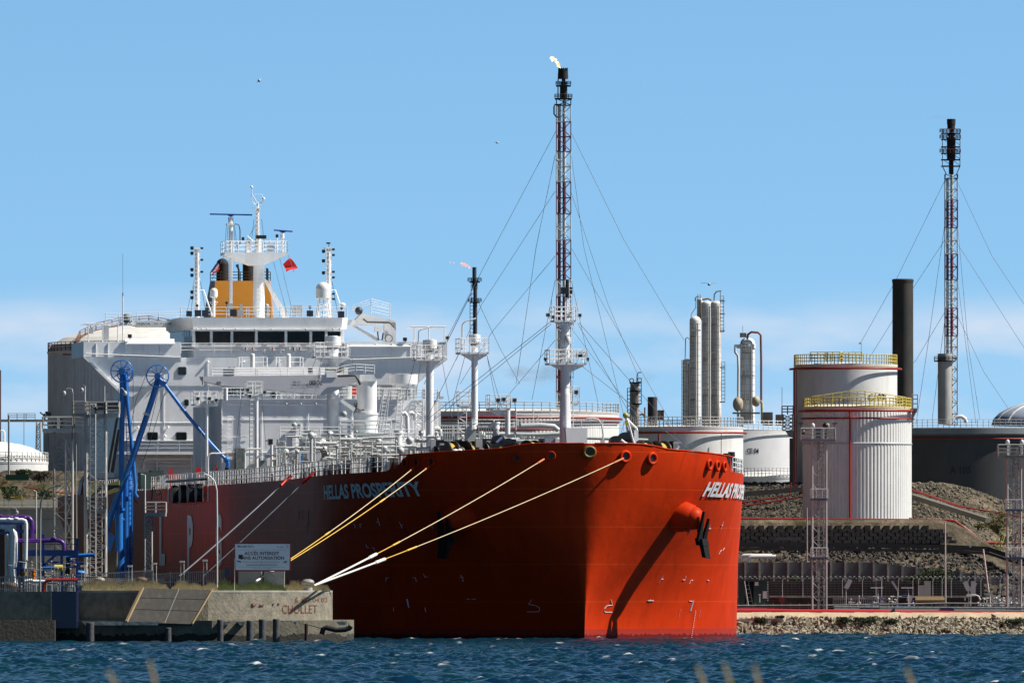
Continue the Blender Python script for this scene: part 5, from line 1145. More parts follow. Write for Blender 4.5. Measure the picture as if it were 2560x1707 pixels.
# grass on the pier
def grass(name, n, x0, x1, y_top, depth0, depth1, zb, m, label, hpx):
    mb = MB(); rs = random.Random(hash(name)%999+n)
    for i in range(n):
        Y = rs.uniform(depth0,depth1); px = rs.uniform(x0,x1); t = (px-x0)/(x1-x0); clump = .45+.55*abs(math.sin(px*.09+1.3)*math.sin(px*.031)) 
        edge = min(1,(px-x0)/12+.3,(x1-px)/12+.3); h = hpx*Y/FP*clump*rs.uniform(.4,1.15)*edge; x = xp(px,Y); lean = rs.uniform(-.5,.35)*h; w_ = .022
        p = (x,Y,zb); mb.add([(x-w_,Y,zb),(x+w_,Y,zb),(x+lean*.5+w_*.7,Y,zb+h*.6),(x+lean*.5-w_*.7,Y,zb+h*.6),(x+lean,Y-.05,zb+h)],[(0,1,2,3),(3,2,4)])
    solo(mb,name,m,label,kind='stuff',cat='grass')
for nm,n,x0,x1,hp,m,lab in (('dry_grass',5200,206,420,34,dryg,'dry straw-coloured grass on the left of the pier'),('dry_grass',2200,430,545,28,dryg,'dry grass between the slab and the lamp post'),('green_grass',2600,545,715,30,grng,'green weeds around the sign blocks'),('dry_grass',2800,700,824,30,dryg,'dry grass at the right end of the pier')):
    grass(nm,n,x0,x1,0,814.2 if x0<500 else (815.5 if x0<700 else 820.3),821 if x0<700 else 825,ZQ,m,lab,hp)
# ---- lamp posts
def lamp_post(path, Y, rpx, label, m=galv, head=None):
    t = thing('street_lamp',label,'lamp post',tuple(wp(path[0][0],path[0][1],Y)))
    mb = MB(); fline(mb,Wf,path,Y,rpx,8); part(mb,'pole',m,t)
    if head: mb = MB(); fbox(mb,Wf,head[0]-7,head[1]-2,head[0]+7,head[1]+2,Y-.1,.3); part(mb,'lamp_head',m,t)
lamp_post([(543,1468),(543,1300),(542,1225),(537,1204),(525,1190),(508,1183)],820,1.9,'tall white lamp post with curved arm, left of the notice board',metal_w,(504,1183))
lamp_post([(100,1478),(101,1300),(102,1255),(110,1235),(124,1219),(142,1214)],808,2.0,'dark lamp post with curved arm on the far-left quay',galv_d,(146,1214))
lamp_post([(91,1478),(91,1228),(84,1225)],905,1.2,'thin straight grey pole behind the purple pipes',galv)

# ================================================================ lattice towers
def lattice_mb(mb, px, w_, y0, y1, Y, dep=2.0, step=None, rleg=.08, rb=.04, w1=None):
    k = Y/FP; w1 = w1 or w_; step = step or w_*1.0; z0 = EYE+(HORI-y1)*k; z1 = EYE+(HORI-y0)*k; n = max(1,int(round((y1-y0)/step))); c = xp(px,Y)
    def cor(t): hw_ = (w_*(1-t)+w1*t)/2*k; return [(c-hw_,Y-dep/2),(c+hw_,Y-dep/2),(c+hw_,Y+dep/2),(c-hw_,Y+dep/2)]
    for i in range(4):
        a = cor(0)[i]; b = cor(1)[i]; mb.cyl((a[0],a[1],z0),(b[0],b[1],z1),rleg,n=6)
    for j in range(n):
        ta, tb = j/n,(j+1)/n; A = cor(ta); B = cor(tb); za = z0+(z1-z0)*ta; zb = z0+(z1-z0)*tb
        for i in range(4):
            p,q = A[i],A[(i+1)%4]; p2,q2 = B[i],B[(i+1)%4]
            mb.cyl((p[0],p[1],za),(q[0],q[1],za),rb*.8,n=5,caps=False)
            if j%2: mb.cyl((p[0],p[1],za),(q2[0],q2[1],zb),rb,n=5,caps=False)
            else: mb.cyl((q[0],q[1],za),(p2[0],p2[1],zb),rb,n=5,caps=False)
def platform_part(T, x0, x1, y, Y, dep, hpx, m=galv, rm_=None, thick=9):
    mb = MB(); fbox(mb,Wf,x0,y,x1,y+thick,Y-dep/2,dep); o = part(mb,'platform',m,T)
    a = wp(x0,y,Y-dep/2); b = wp(x1,y,Y-dep/2); D = Vector((0,dep,0)); mb = MB(); mb.rail([a,b,b+D,a+D,a],h=hpx*Y/FP,sp=1.1,r=.045,rows=3); part(mb,'railing',rm_ or m,o,split=False); return o
def cctv(T, px, py, Y, arm=10, m=galv):
    mb = MB(); fline(mb,Wf,[(px,py+45),(px,py),(px-arm,py-2),(px-arm*1.6,py+6)],Y,1.1,6); part(mb,'camera_arm',m,T); mb = MB(); mb.sphere(wp(px-arm*1.7,py+11,Y),.18,10,6,(1,1,1.3)); part(mb,'camera',lightgrey,T)
def monitor(T, px, py, Y, m=black):
    mb = MB(); fline(mb,Wf,[(px,py+16),(px,py+4),(px-6,py),(px-12,py-5)],Y,2.0,8); mb.sphere(wp(px,py+3,Y),.18,8,6); part(mb,'water_cannon',m,T)
t1 = thing('lattice_tower','grey lattice tower nearest the left edge, topped by a railed platform','tower',tuple(wp(158,1440,950)),'lattice towers of the jetty')
mb = MB(); lattice_mb(mb,158,46,1078,1440,950,2.0,40,.07,.04); part(mb,'lattice',galv_d,t1,split=False)
mb = MB(); lattice_mb(mb,173,17,1100,1440,948.6,.8,48,.10,.06); fbox(mb,Wf,163,1095,165,1440,949,.2); part(mb,'front_lattice',galv,t1,split=False)
platform_part(t1,106,181,1071,950,3.0,29); platform_part(t1,186,217,1071,950,2.2,29); platform_part(t1,182,218,1033,950,2.2,29,galv_d)
cctv(t1,181,972,949,12); monitor(t1,112,1035,949); mb = MB(); fbox(mb,Wf,119,1030,128,1042,949,.5); fbox(mb,Wf,113,1028,119,1040,949,.4); part(mb,'floodlight',black,t1); mb=MB(); fline(mb,Wf,[(182,1440),(182,980)],949,1.6,8); fline(mb,Wf,[(192,1440),(190,1080)],950,1.6,8); part(mb,'riser_pipe',galv_d,t1)
t2 = thing('lattice_tower','tallest grey lattice tower, beside the left blue loading arm','tower',tuple(wp(241,1440,946)),'lattice towers of the jetty')
mb = MB(); lattice_mb(mb,241,48,1030,1440,946,2.2,36,.085,.045); part(mb,'lattice',galv,t2,split=False)
mb = MB(); mb.ladder(wp(232,1440,944.4),wp(232,1010,944.4),.5,.05,(1,0,0),.4); fline(mb,Wf,[(212,1440),(212,965)],945,2.2,8); fline(mb,Wf,[(261,1130),(261,965)],945,1.8,8); fline(mb,Wf,[(238,1200),(238,1010)],944.4,2,8); mb.ladder(wp(248,1440,946),wp(248,1200,946),.5,.04,(1,0,0),.4); part(mb,'ladder',galv,t2)
platform_part(t2,264,297,1033,946,2.6,29,galv); platform_part(t2,217,265,1272,946,2.8,30,mat('deck_grey_blue',(.22,.23,.25),.6)); platform_part(t2,215,262,1035,946,2.4,30,galv_d)
cctv(t2,296,972,944,-10); cctv(t2,212,964,945,4,galv_d); monitor(t2,240,1018,944)
mb = MB(); fbox(mb,Wf,236,1003,296,1027,948,1.5); part(mb,'control_cabinet',mat('cabinet_dark',(.03,.035,.05),.5),t2)
t3 = thing('lattice_tower','narrow lattice gangway tower just right of the blue arms, below the ship side','tower',tuple(wp(370,1430,935)),'lattice towers of the jetty')
mb = MB(); lattice_mb(mb,371,17,1290,1430,935,1.0,14,.08,.05); fline(mb,Wf,[(362,1430),(363,1187),(352,1185)],934,1.6,6); part(mb,'lattice',galv,t3,split=False)
platform_part(t3,362,414,1281,935,2.4,26,galv); 
mb = MB(); fline(mb,Wf,[(404,1280),(404,1235),(400,1222)],934.5,1.6,6); fline(mb,Wf,[(379,1250),(381,1222),(385,1215),(389,1225),(393,1240),(402,1232)],934.5,2,8); part(mb,'hose',black,t3)
# orange/yellow gangway between towers
gw = thing('boarding_gangway','yellow and black telescopic gangway between the lattice tower and the blue arms','gangway',tuple(wp(255,1250,955)))
mb = MB(); fpoly(mb,Wf,[(212,1240),(212,1222),(236,1205),(258,1206),(222,1246)],956,1.0); fpoly(mb,Wf,[(262,1212),(298,1200),(298,1212),(258,1226)],956,1.0); part(mb,'side_panel',yellow,gw); mb = MB(); fpoly(mb,Wf,[(222,1246),(258,1206),(262,1212),(226,1252)],955.9,.8); fpoly(mb,Wf,[(262,1212),(298,1212),(298,1216),(262,1228)],955.8,.8); part(mb,'handrail',black,gw)
mb = MB(); fpoly(mb,Wf,[(262,1228),(298,1218),(298,1226),(262,1238)],956,1.0); part(mb,'foot_panel',yellow,gw)
mb = MB(); fpoly(mb,Wf,[(266,1180),(272,1182),(296,1045),(290,1043)],958,.7); fpoly(mb,Wf,[(276,1180),(284,1182),(300,1075),(294,1073)],957,.7); part(mb,'boom',mat('boom_dark',(.05,.045,.045),.6),gw)

# ================================================================ blue loading arms
def wheel(T, px, py, r, Y, nsp=9):
    mb = MB(); k = Y/FP; c = wp(px,py,Y)
    for rr_,tt in ((1,.05),(.96,.035)): mb.tube([c+Vector((r*k*rr_*math.cos(a),(.1 if rr_==1 else -.1),r*k*rr_*math.sin(a))) for a in np.linspace(0,2*math.pi,41)],tt,n=6,caps=False)
    for i in range(nsp): a = 2*math.pi*i/nsp+.3; mb.cyl(c,c+Vector((r*k*math.cos(a),0,r*k*math.sin(a))),.045,n=6)
    mb.cyl(c+Vector((0,-.4,0)),c+Vector((0,.4,0)),.30,n=14); part(mb,'sheave_wheel',blue,T,split=False)
AY = 962
def arm(label, base, loc, inb, wh_, outb, outr=5.2, riser=True):
    T = thing('loading_arm',label,'loading arm',tuple(wp(*base,loc)),'blue marine loading arms')
    if riser: mb = MB(); fcyl(mb,Wf,riser[0],riser[1],base[1],riser[2],loc,n=18); fcyl(mb,Wf,riser[0],base[1]-70,base[1],riser[2]*1.35,loc,n=18); fcyl(mb,Wf,riser[0],riser[1]+60,riser[1]+66,riser[2]*1.5,loc,n=18); part(mb,'riser',blue,T,split=False)
    mb = MB(); fline(mb,Wf,inb[0],loc-1,inb[1],16); part(mb,'inboard_arm',blue,T)
    wheel(T,wh_[0],wh_[1],wh_[2],loc-1.6)
    if outb: mb = MB(); fline(mb,Wf,outb,loc-1.2,outr,14); part(mb,'outboard_arm',blue,T)
    return T
a1 = arm('blue loading arm standing upright with its top wheel at the left','x' and (303,1440),AY,((((306,930),(306,1010),(304,1100),(303,1210),(300,1240))),7),(305,928,28),[(313,935),(318,1000),(326,1080),(334,1160),(338,1210),(337,1232),(343,1243)],4.5,(314,1180,9))
a2 = arm('blue loading arm slanting up to the right-hand wheel and over the ship rail',(285,1445),AY-4,((((266,1328),(286,1260),(330,1150),(360,1060),(383,990),(396,945))),7.4),(394,940,28),[(398,946),(412,962),(470,1040),(530,1112),(562,1146)],4.6,(298,1210,9.5))
mb = MB(); fline(mb,Wf,[(562,1146),(568,1153),(570,1160),(568,1168)],AY-5.2,5.2,12); mb.sphere(wp(566,1149,AY-5.2),.3); part(mb,'swivel_joint',blue,a2); mb = MB(); fcyl(mb,Wf,567,1168,1205,5,AY-5.2,n=12); part(mb,'coupler',black,a2)
mb = MB(); fpoly(mb,Wf,[(400,948),(417,956),(404,966),(396,958)],AY-5.6,.5); fpoly(mb,Wf,[(268,1325),(262,1400),(270,1400),(288,1340)],AY-4,.3); part(mb,'counterweight_plate',blue,a2)
mb = MB(); fline(mb,Wf,[(366,935),(340,1000),(326,1070)],AY-5,.7,5); fline(mb,Wf,[(414,975),(380,1090),(352,1170)],AY-5,.7,5); fline(mb,Wf,[(396,975),(372,1080)],AY-5,.7,5); part(mb,'cable',mat('wire_dark',(.10,.10,.11),.5),a2)
mb = MB(); fline(mb,Wf,[(333,930),(333,1080)],AY-2.4,.7,5); fline(mb,Wf,[(278,930),(280,950)],AY-2.4,.7,5); part(mb,'cable',mat('wire_dark',(.10,.10,.11),.5),a1)
mb = MB(); mb.ladder(wp(326,1440,AY-.5),wp(326,1150,AY-.5),.35,.05,(1,0,0),.45); mb.ladder(wp(322,1150,AY-1),wp(316,940,AY-1),.3,.04,(1,0,0),.6); part(mb,'ladder',blue,a1)
mb = MB(); fpoly(mb,Wf,[(360,1030),(375,1036),(372,1040),(357,1035)],AY-5.5,1.0); fpoly(mb,Wf,[(264,982),(270,985),(264,1000),(260,998)],AY,.4); part(mb,'arm_step',galv,a2)
mb = MB(); fline(mb,Wf,[(288,1266),(310,1300)],AY-4,2,6); fline(mb,Wf,[(286,1275),(304,1270)],AY-4,2,6); fline(mb,Wf,[(272,1280),(303,1290)],AY-4,2.4,6); fline(mb,Wf,[(303,1250),(272,1284),(304,1303)],AY-3.6,2.4,6); part(mb,'brace',blue,a2)
mb = MB(); fline(mb,Wf,[(336,1238),(338,1252),(345,1258)],AY-2,1.5,6); part(mb,'coupler',black,a1)
a3 = arm('short stowed blue loading arm with its tilted tail, behind the lattice tower foot',(330,1435),AY+5,((((267,1322),(280,1290),(296,1262))),6),(314,936,20),None,4,(322,1160,6))
mb = MB(); fbox(mb,Wf,264,1377,292,1432,950,2); solo(mb,'concrete_plinth',mat('plinth_dark',(.10,.09,.075),.9),'dark concrete block between the lattice tower and the blue arms','block')

# ================================================================ left pipes and steelwork
stl = thing('pipe_rack','blue steel pipe rack at the lower left','pipe rack',tuple(wp(110,1470,905)))
mb = MB(); PY = 905
fbox(mb,Wf,68,1374,196,1389,PY,.4); fbox(mb,Wf,0,1304,60,1311,PY,.4); fbox(mb,Wf,0,1328,24,1335,PY+1,.4); fbox(mb,Wf,40,1323,90,1332,PY+1,.4)
for x,y0 in ((108,1335),(154,1389),(192,1346),(56,1400),(44,1311)): fbox(mb,Wf,x-3,y0,x+3,1478,PY+.2,.3)
fpoly(mb,Wf,[(108,1410),(136,1385),(142,1388),(112,1418)],PY+.2,.25); fbox(mb,Wf,26,1417,66,1421,PY-1,1); part(mb,'beam',blue_dk,stl,split=False)
mb = MB(); frail(mb,Wf,[(108,1374),(196,1374)],PY,28,1.2,.03,2); part(mb,'railing',black,stl,split=False)
mb = MB(); fbox(mb,Wf,-10,1300,12,1478,PY+2,1); fbox(mb,Wf,48,1300,56,1478,PY+3,.5); part(mb,'column',mat('column_brown',(.05,.03,.025),.7),stl)
def pipe(label, pts, Y, rpx, m, name='pipe', cat='pipe', fl=None, grp='pipes of the jetty manifold'):
    T = thing(name,label,cat,tuple(wp(pts[-1][0],pts[-1][1],Y)),grp); mb = MB(); fline(mb,Wf,pts,Y,rpx,14); part(mb,'pipe_run',m,T)
    if fl:
        mb = MB()
        for (x,y) in fl: mb.sphere(wp(x,y,Y),rpx*1.45*Y/FP,12,8,(1,1,.5))
        part(mb,'flange',m,T)
    return T
pipe('tall white bent pipe, right-hand one of the white pipes at the far left',[(0,1299),(18,1299),(40,1300),(56,1299),(63,1302),(65,1309),(65,1340),(64,1400),(61,1420)],PY-1.4,5,white2,fl=[(22,1297),(41,1296)])
pipe('thick white vertical pipe dropping beside the rack at the far left',[(0,1316),(18,1318),(28,1326),(31,1340),(29,1400),(28,1420),(30,1450),(40,1462)],PY-1.2,6.2,white2,fl=[(27,1316)])
pipe('thickest white pipe, swelling behind the vertical one at the far left',[(30,1325),(37,1332),(39,1345),(38,1400),(36,1412),(38,1460)],PY-.8,5.6,white2)
pipe('thin grey-white vertical pipe at the far-left edge',[(17,1334),(17,1345),(16,1478)],PY-.6,3.4,metal_w)
pipe('upper purple pipe bending down at the far left',[(0,1290),(10,1294),(58,1293),(72,1294),(79,1302),(80,1320),(76,1350)],PY+.6,6.5,purple,fl=[(26,1292),(60,1293)])
pipe('lower purple pipe ending in a downward bend beside the lattice tower',[(44,1351),(100,1351),(142,1350),(152,1352),(159,1358),(160,1376)],PY-.5,5.4,purple,fl=[(135,1345),(98,1351)])
pipe('thin straight purple pipe under the valve',[(44,1354),(98,1354)],PY-1,2,purple)
pipe('long blue pipe end pointing left above the fence',[(164,1393),(175,1390),(200,1388),(236,1386)],PY+12,5,blue)
pipe('small blue pipe running to a yellow valve',[(108,1419),(136,1419)],PY-1,3.6,blue)
pipe('white horizontal pipe behind the far-left fence',[(62,1453),(78,1450),(84,1453),(112,1453)],PY-14,4.5,white2)
pipe('dark red curved pipe with a horizontal run behind the fence',[(109,1478),(110,1460),(118,1450),(130,1449),(194,1449)],PY-16,4,redp)
mb = MB(); fcyl(mb,Wf,84,1425,1450,4.6,PY-12,n=12); 
for y in (1426,1436,1447): fcyl(mb,Wf,84,y,y+2,6,PY-12,n=12)
solo(mb,'shutoff_valve',orange,'upright orange valve body behind the fence','valve')
mb = MB(); fcyl(mb,Wf,62,1429,1438,6.5,PY-3,n=12); solo(mb,'flange_joint',mat('orange_rust',(.35,.18,.06),.7),'rusty orange flange at the foot of a white pipe','flange')
mb = MB(); c = wp(147,1419,PY-1.5); mb.cyl(c-Vector((.35,0,0)),c+Vector((.35,0,0)),.28,n=14); solo(mb,'valve_actuator',yellow,'yellow valve actuator at the end of a blue pipe','valve')
mb = MB(); fcyl(mb,Wf,176,1395,1430,12,PY+9,n=14); fcyl(mb,Wf,176,1425,1435,14,PY+9,n=14); solo(mb,'oil_drum_stack',mat('drum_rust',(.07,.035,.02),.8,var=.5,scale=3),'dark rusty cylinder under the blue pipe end','drum')
mb = MB(); mb.sphere(wp(200,1431,PY+2),.42,12,8,(1.2,1,.5)); solo(mb,'blue_tarpaulin',mat('tarp_blue',(.05,.25,.6),.6),'crumpled bright blue tarpaulin left of the tower foot','tarpaulin')
mb = MB(); rr = random.Random(12)
clut = thing('valve_cluster','tangle of small dark pipes and valves behind the left fence','valves',tuple(wp(70,1470,902)))
for i in range(80):
    x = rr.uniform(0,190); y = rr.uniform(1395,1470); Y = PY+rr.uniform(-8,6); L_ = rr.uniform(6,26)
    if rr.random()<.5: fline(mb,Wf,[(x,y),(x+L_,y+rr.uniform(-3,3))],Y,rr.choice([.8,1.2,1.8]),6)
    else: fline(mb,Wf,[(x,y),(x,1478)],Y,rr.choice([.8,1.2]),6); mb.sphere(wp(x,y,Y),.1,6,5)
part(mb,'small_pipes',galv_d,clut)
mb = MB()
for i in range(12): x=rr.uniform(90,190); y=rr.uniform(1400,1460); fline(mb,Wf,[(x,y),(x+rr.uniform(8,30),y)],PY-4,rr.choice([1.5,2.2]),6)
part(mb,'blue_pipes',blue_dk,clut)
mb = MB()
for x,y in ((24,1246),(26,1270)): pass
fline(mb,Wf,[(24,1300),(24,1272),(30,1268),(40,1270),(42,1280)],PY-1,1,6); mb.sphere(wp(42,1281,PY-1),.17,10,8,(1,1,1.2)); fline(mb,Wf,[(22,1300),(22,1252)],PY-1,.8,6); fbox(mb,Wf,19,1247,27,1251,PY-1.1,.2); solo(mb,'camera_mast',galv_d,'small mast with round camera above the purple pipes','camera')
mb = MB(); fbox(mb,Wf,38,1239,55,1246,PY+2,.6); fline(mb,Wf,[(26,1243),(40,1242)],PY+2.2,1.6,6); solo(mb,'yellow_valve_box',mat('amber',(.6,.33,.02),.5),'amber box on an arm above the white building','box')
# white building with yellow roof railing at the left, bushes, green fence
bd = thing('pump_building','long cream building with yellow roof railing at the far left, behind the pipes','building',tuple(wp(90,1475,1112)))
mb = MB(); fbox(mb,Wf,-80,1272,188,1480,1112,12); part(mb,'wall',cream,bd); mb = MB(); fbox(mb,Wf,-82,1248,190,1272,1115,8); part(mb,'parapet',cream,bd); mb = MB(); fbox(mb,Wf,-82,1268,191,1273,1111,4); fbox(mb,Wf,-80,1296,188,1299,1111.9,.1); part(mb,'ledge',concl,bd)
mb = MB()
for x in (10,55,90,120,152): fbox(mb,Wf,x-.8,1250,x+.8,1269,1111.2,.08)
fbox(mb,Wf,-20,1261,170,1262.4,1111.2,.06); fbox(mb,Wf,-20,1250,60,1251.2,1111.2,.06); part(mb,'roof_railing',mat('rail_yellow',(.45,.33,.05),.6),bd,split=False)
def bush(px, py, rx, ry, Y, label, m=foilge, n=1400, name='bush', cat='bush'):
    T = thing(name,label,cat,tuple(wp(px,py+ry,Y))); k = Y/FP; c = wp(px,py,Y); rs = random.Random(int(px*7+py)); mb = MB()
    lobes = [(rs.uniform(-.6,.6),rs.uniform(-.5,.5),rs.uniform(-.45,.5),rs.uniform(.35,.6)) for _ in range(9)]
    for i in range(n):
        l_ = lobes[i%9]; d = Vector((rs.gauss(0,1),rs.gauss(0,1),rs.gauss(0,1))).normalized()*l_[3]*rs.uniform(.6,1.08)
        p = c+Vector(((l_[0]+d[0])*rx*k,(l_[1]+d[1])*rx*k,(l_[2]+d[2])*ry*k)); s_ = rs.uniform(.07,.17)*max(.7,min(rx,ry)*k*.6)
        a = Vector((rs.gauss(0,1),rs.gauss(0,1),rs.gauss(0,1))).normalized(); b = a.cross(Vector((rs.gauss(0,1),rs.gauss(0,1),rs.gauss(0,1)))).normalized()
        mb.add([p-a*s_,p+b*s_*.6,p+a*s_,p-b*s_*.6],[(0,1,2,3)])
    part(mb,'foliage',m,T,split=False); mb = MB()
    for q in range(3): mb.cyl(c+Vector((rs.uniform(-.2,.2)*rx*k,0,-ry*k*1.1)), c+Vector((rs.uniform(-.5,.5)*rx*k,0,ry*k*.2)), .09,.03,n=6)
    part(mb,'stem',mat('bark',(.07,.05,.035),.9),T,split=False)
bush(34,1233,32,22,1135,'round dark bush above the cream building, leftmost'); bush(110,1237,26,18,1138,'dark bush above the cream building beside the lattice tower'); bush(100,1190,34,14,1152,'low dark scrub at the foot of the grey storage tank',mat('scrub_dark',(.03,.028,.02),.9,var=.4))
bush(60,1180,20,9,1156,'small scrub below the white domed tank')
mb = MB(); fbox(mb,Wf,14,1186,72,1200,1150,.3); solo(mb,'green_fence',mat('fence_green',(.01,.06,.03),.7),'green mesh screen fence below the white domed tank','fence')
mb = MB(); fpoly(mb,Wf,[(2,1208),(10,1203),(20,1202),(19,1206),(6,1212)],1145,.8); solo(mb,'orange_boom',mat('boom_orange',(.5,.12,.04),.6),'small orange object lying on the sandy slope at the left edge','boom')
mb = MB(); fline(mb,Wf,[(60,1216),(120,1227),(190,1236)],1142,1.8,6); solo(mb,'slope_pipe',red_pipe,'thin dark red pipe crossing the sandy slope at the left','pipe')

# ================================================================ storage tanks
def tank(label, px, rpx, ytop, ybot, Y, m, ribs=0, dome=0, nm='storage_tank', group='storage tanks of the refinery', cap=None):
    k = Y/FP; r = rpx*k; c = (xp(px,Y),Y,EYE+(HORI-ybot)*k); h = (ybot-ytop)*k; T = thing(nm,label,'tank',c,group); mb = MB(); n = max(64,ribs*4)
    if ribs:
        vs = []
        for z in (0,h):
            for i in range(n): 
                rr_ = r*(1+((.007 if i%4 in (1,2) else -.003) if ribs < 120 else (.0016 if i%4 in (1,2) else -.001))); a = 2*math.pi*(i+(.3 if i%4==2 else (.0 if i%4==1 else 0)))/n; vs.append((c[0]+rr_*math.cos(a),c[1]+rr_*math.sin(a),c[2]+z))
        mb.add(vs,[(i,(i+1)%n,n+(i+1)%n,n+i) for i in range(n)])
    else: mb.lathe(c,[(r,0),(r,h)],96)
    part(mb,'shell',m,T); mb = MB(); hh = dome*k
    prof = [(r*1.005,-.25),(r*1.01,0)]+[(r*math.cos(math.radians(a))*1.0, hh*math.sin(math.radians(a))) for a in (0.1,15,30,45,60,75,89.9)]
    mb.lathe((c[0],c[1],c[2]+h),prof,96); part(mb,'roof',cap or m,T); T['_g'] = 0; del T['_g']
    return T, c, r, h, k
def ring_pipe(T, c, r, z, rad, m, a0=180, a1=360, off=.35, name='ring_pipe'):
    mb = MB(); mb.tube([(c[0]+(r+off)*math.cos(R(a)),c[1]+(r+off)*math.sin(R(a)),z) for a in np.linspace(a0,a1,60)],rad,n=7); part(mb,name,m,T)
def ring_rail(T, c, r, z, m, h=1.1, a0=150, a1=390, n=56, rad=.04, name='roof_railing'):
    mb = MB(); P = [(c[0]+r*math.cos(R(a)),c[1]+r*math.sin(R(a)),z) for a in np.linspace(a0,a1,n)]; mb.rail(P,h=h,sp=3,r=rad,rows=3); part(mb,name,m,T,split=False)
def tank_text(T, c, r, st, px0, px1, yt, yb, Y, m):
    k = Y/FP; v, f = text2d(st,.03); mb = MB(); vs = []
    for a,b in v:
        px = px0+(px1-px0)*a
        # intersect the sight line with the cylinder
        dx = (px-1280)/FP; A = dx*dx+1; B = -2*(dx*c[0]+c[1]); CC = c[0]**2+c[1]**2-(r+.05)**2; t = (-B-math.sqrt(max(B*B-4*A*CC,0)))/(2*A)
        vs.append((dx*t,t,EYE+(HORI-(yb+(yt-yb)*b))*t/FP))
    mb.add(vs,f); part(mb,'tank_lettering',m,T,split=False)
# big grey ribbed tank at the left with a pale dome
T,c,r,h,k = tank('huge grey ribbed tank with pale dome behind the bridge wing',392,272,880,1205,1300,tank_g,ribs=150,dome=68,cap=tank_w)
ring_rail(T,c,r,c[2]+h,mat('rail_brown',(.10,.06,.05),.7),1.1)
mb = MB(); P = [wp(190,865,1290),wp(200,845,1292),wp(240,826,1295),wp(300,812,1298),wp(372,808,1300),(wp(443,820,1300))]
mb.rail([p for p in P],h=.9,sp=1.4,r=.05); 
for a,b in zip(P,P[1:]): mb.bar(a,b,.3,.15)
part(mb,'roof_stair',mat('stair_brown',(.16,.08,.06),.8),T,split=False)
mb = MB(); fbox(mb,Wf,157,884,212,888,1286,.3); part(mb,'header_pipe',darkred,T)
tank_text(T,c,r,'100 -',118,176,1047,1068,1300,black)
mb = MB(); fbox(mb,Wf,108,1072,121,1205,1287,2); part(mb,'side_column',mat('col_grey',(.2,.2,.2),.7),T)
# white domed tanks at the left edge
T,c,r,h,k = tank('low white domed tank at the left edge of the picture',-20,140,1155,1200,1220,tank_w,dome=52)
ring_rail(T,c,r,c[2]+h,galv,1.1,200,380,30)
mb = MB(); fbox(mb,Wf,-10,1048,148,1054,1230,1.5); a = wp(20,1048,1230); mb.rail([a,wp(88,1048,1230)],h=.7,sp=1.2,r=.04); fcyl(mb,Wf,60,1033,1130,1,1230,n=6)
o = solo(mb,'catwalk',galv_d,'dark steel catwalk spanning the sky at the left edge','catwalk')
mb = MB(); lattice_mb(mb,96,12,1055,1140,1235,1,12,.07,.05,9); solo(mb,'lattice_mast',galv_d,'small lattice mast under the catwalk at the left','mast')
mb = MB(); fcyl(mb,Wf,22,1037,1190,2.6,1160,n=10); solo(mb,'timber_pole',galv_d,'thick dark pole at the left edge in front of the white dome','pole')
mb = MB(); fcyl(mb,Wf,-2,925,1125,5,1240,n=14); solo(mb,'rusty_stack',mat('stack_brown',(.06,.03,.03),.8),'brown stack cut by the left edge of the picture','stack')
mb = MB(); fline(mb,Wf,[(2,1077),(8,1076),(11,1082),(11,1110)],1225,2.6,10); solo(mb,'vent_bend',white2,'white bent vent pipe at the left edge','pipe')
mb = MB(); fbox(mb,Wf,5,1118,62,1127,1222,4); solo(mb,'dome_platform',mat('plat_brown',(.05,.03,.03),.8),'dark platform on top of the white dome at the left','platform')
# middle tank behind the foremast
T,c,r,h,k = tank('wide white ribbed tank with a red ring pipe, behind the foremast',1255,292,1032,1200,1290,tank_w,ribs=190,dome=9)
ring_rail(T,c,r,c[2]+h,galv,1.1); ring_pipe(T,c,r,c[2]+h-16*k,.16,red_pipe); ring_pipe(T,c,r,c[2]+h-24*k,.07,darkred,200,350)
mb = MB(); mb.lathe((c[0],c[1],c[2]+h-14*k),[(r+.05,0),(r+.05,14*k-.3)],96); part(mb,'top_band',tank_w,T)
ring_pipe(T,c,r,c[2]+h-46*k,.12,red_pipe,190,300)
T,c,r,h,k = tank('smooth white tank with red ring pipe, just right of the foremast',1712,146,1068,1230,1245,tank_w,dome=4)
ring_rail(T,c,r,c[2]+h,galv,1.15,180,375,44); ring_pipe(T,c,r,c[2]+h-15*k,.13,red_pipe,185,358); mb = MB(); fcyl(mb,Wf,1647,1084,1200,3,1236.6,n=8); fcyl(mb,Wf,1803,1084,1200,1,1238.5,n=6); part(mb,'down_pipe',red_pipe,T)
T,c,r,h,k = tank('pale grey tank lettered CE 04 behind the smooth white tank',1815,203,1077,1240,1400,mat('tank_pale',(.70,.70,.71),.55,var=.05),dome=6)
ring_rail(T,c,r,c[2]+h,white,1.2,180,370,50); tank_text(T,c,r,'CE 04',1867,1897,1120,1133,1400,black)
mb = MB(); mb.lathe((c[0],c[1],c[2]+h-10*k),[(r+.3,0),(r+.3,.4)],96); part(mb,'wind_girder',tank_w,T)
T,c,r,h,k = tank('very low white dome with a curved walkway beyond the bow rail',1925,110,1192,1240,1165,white2,dome=14)
ring_rail(T,c,r,c[2]+h,white,1.0,180,370,40)
mb = MB(); fline(mb,Wf,[(1865,1212),(1900,1207),(1930,1210),(1952,1222)],1150,1.6,8); part(mb,'curved_walkway',galv,T)
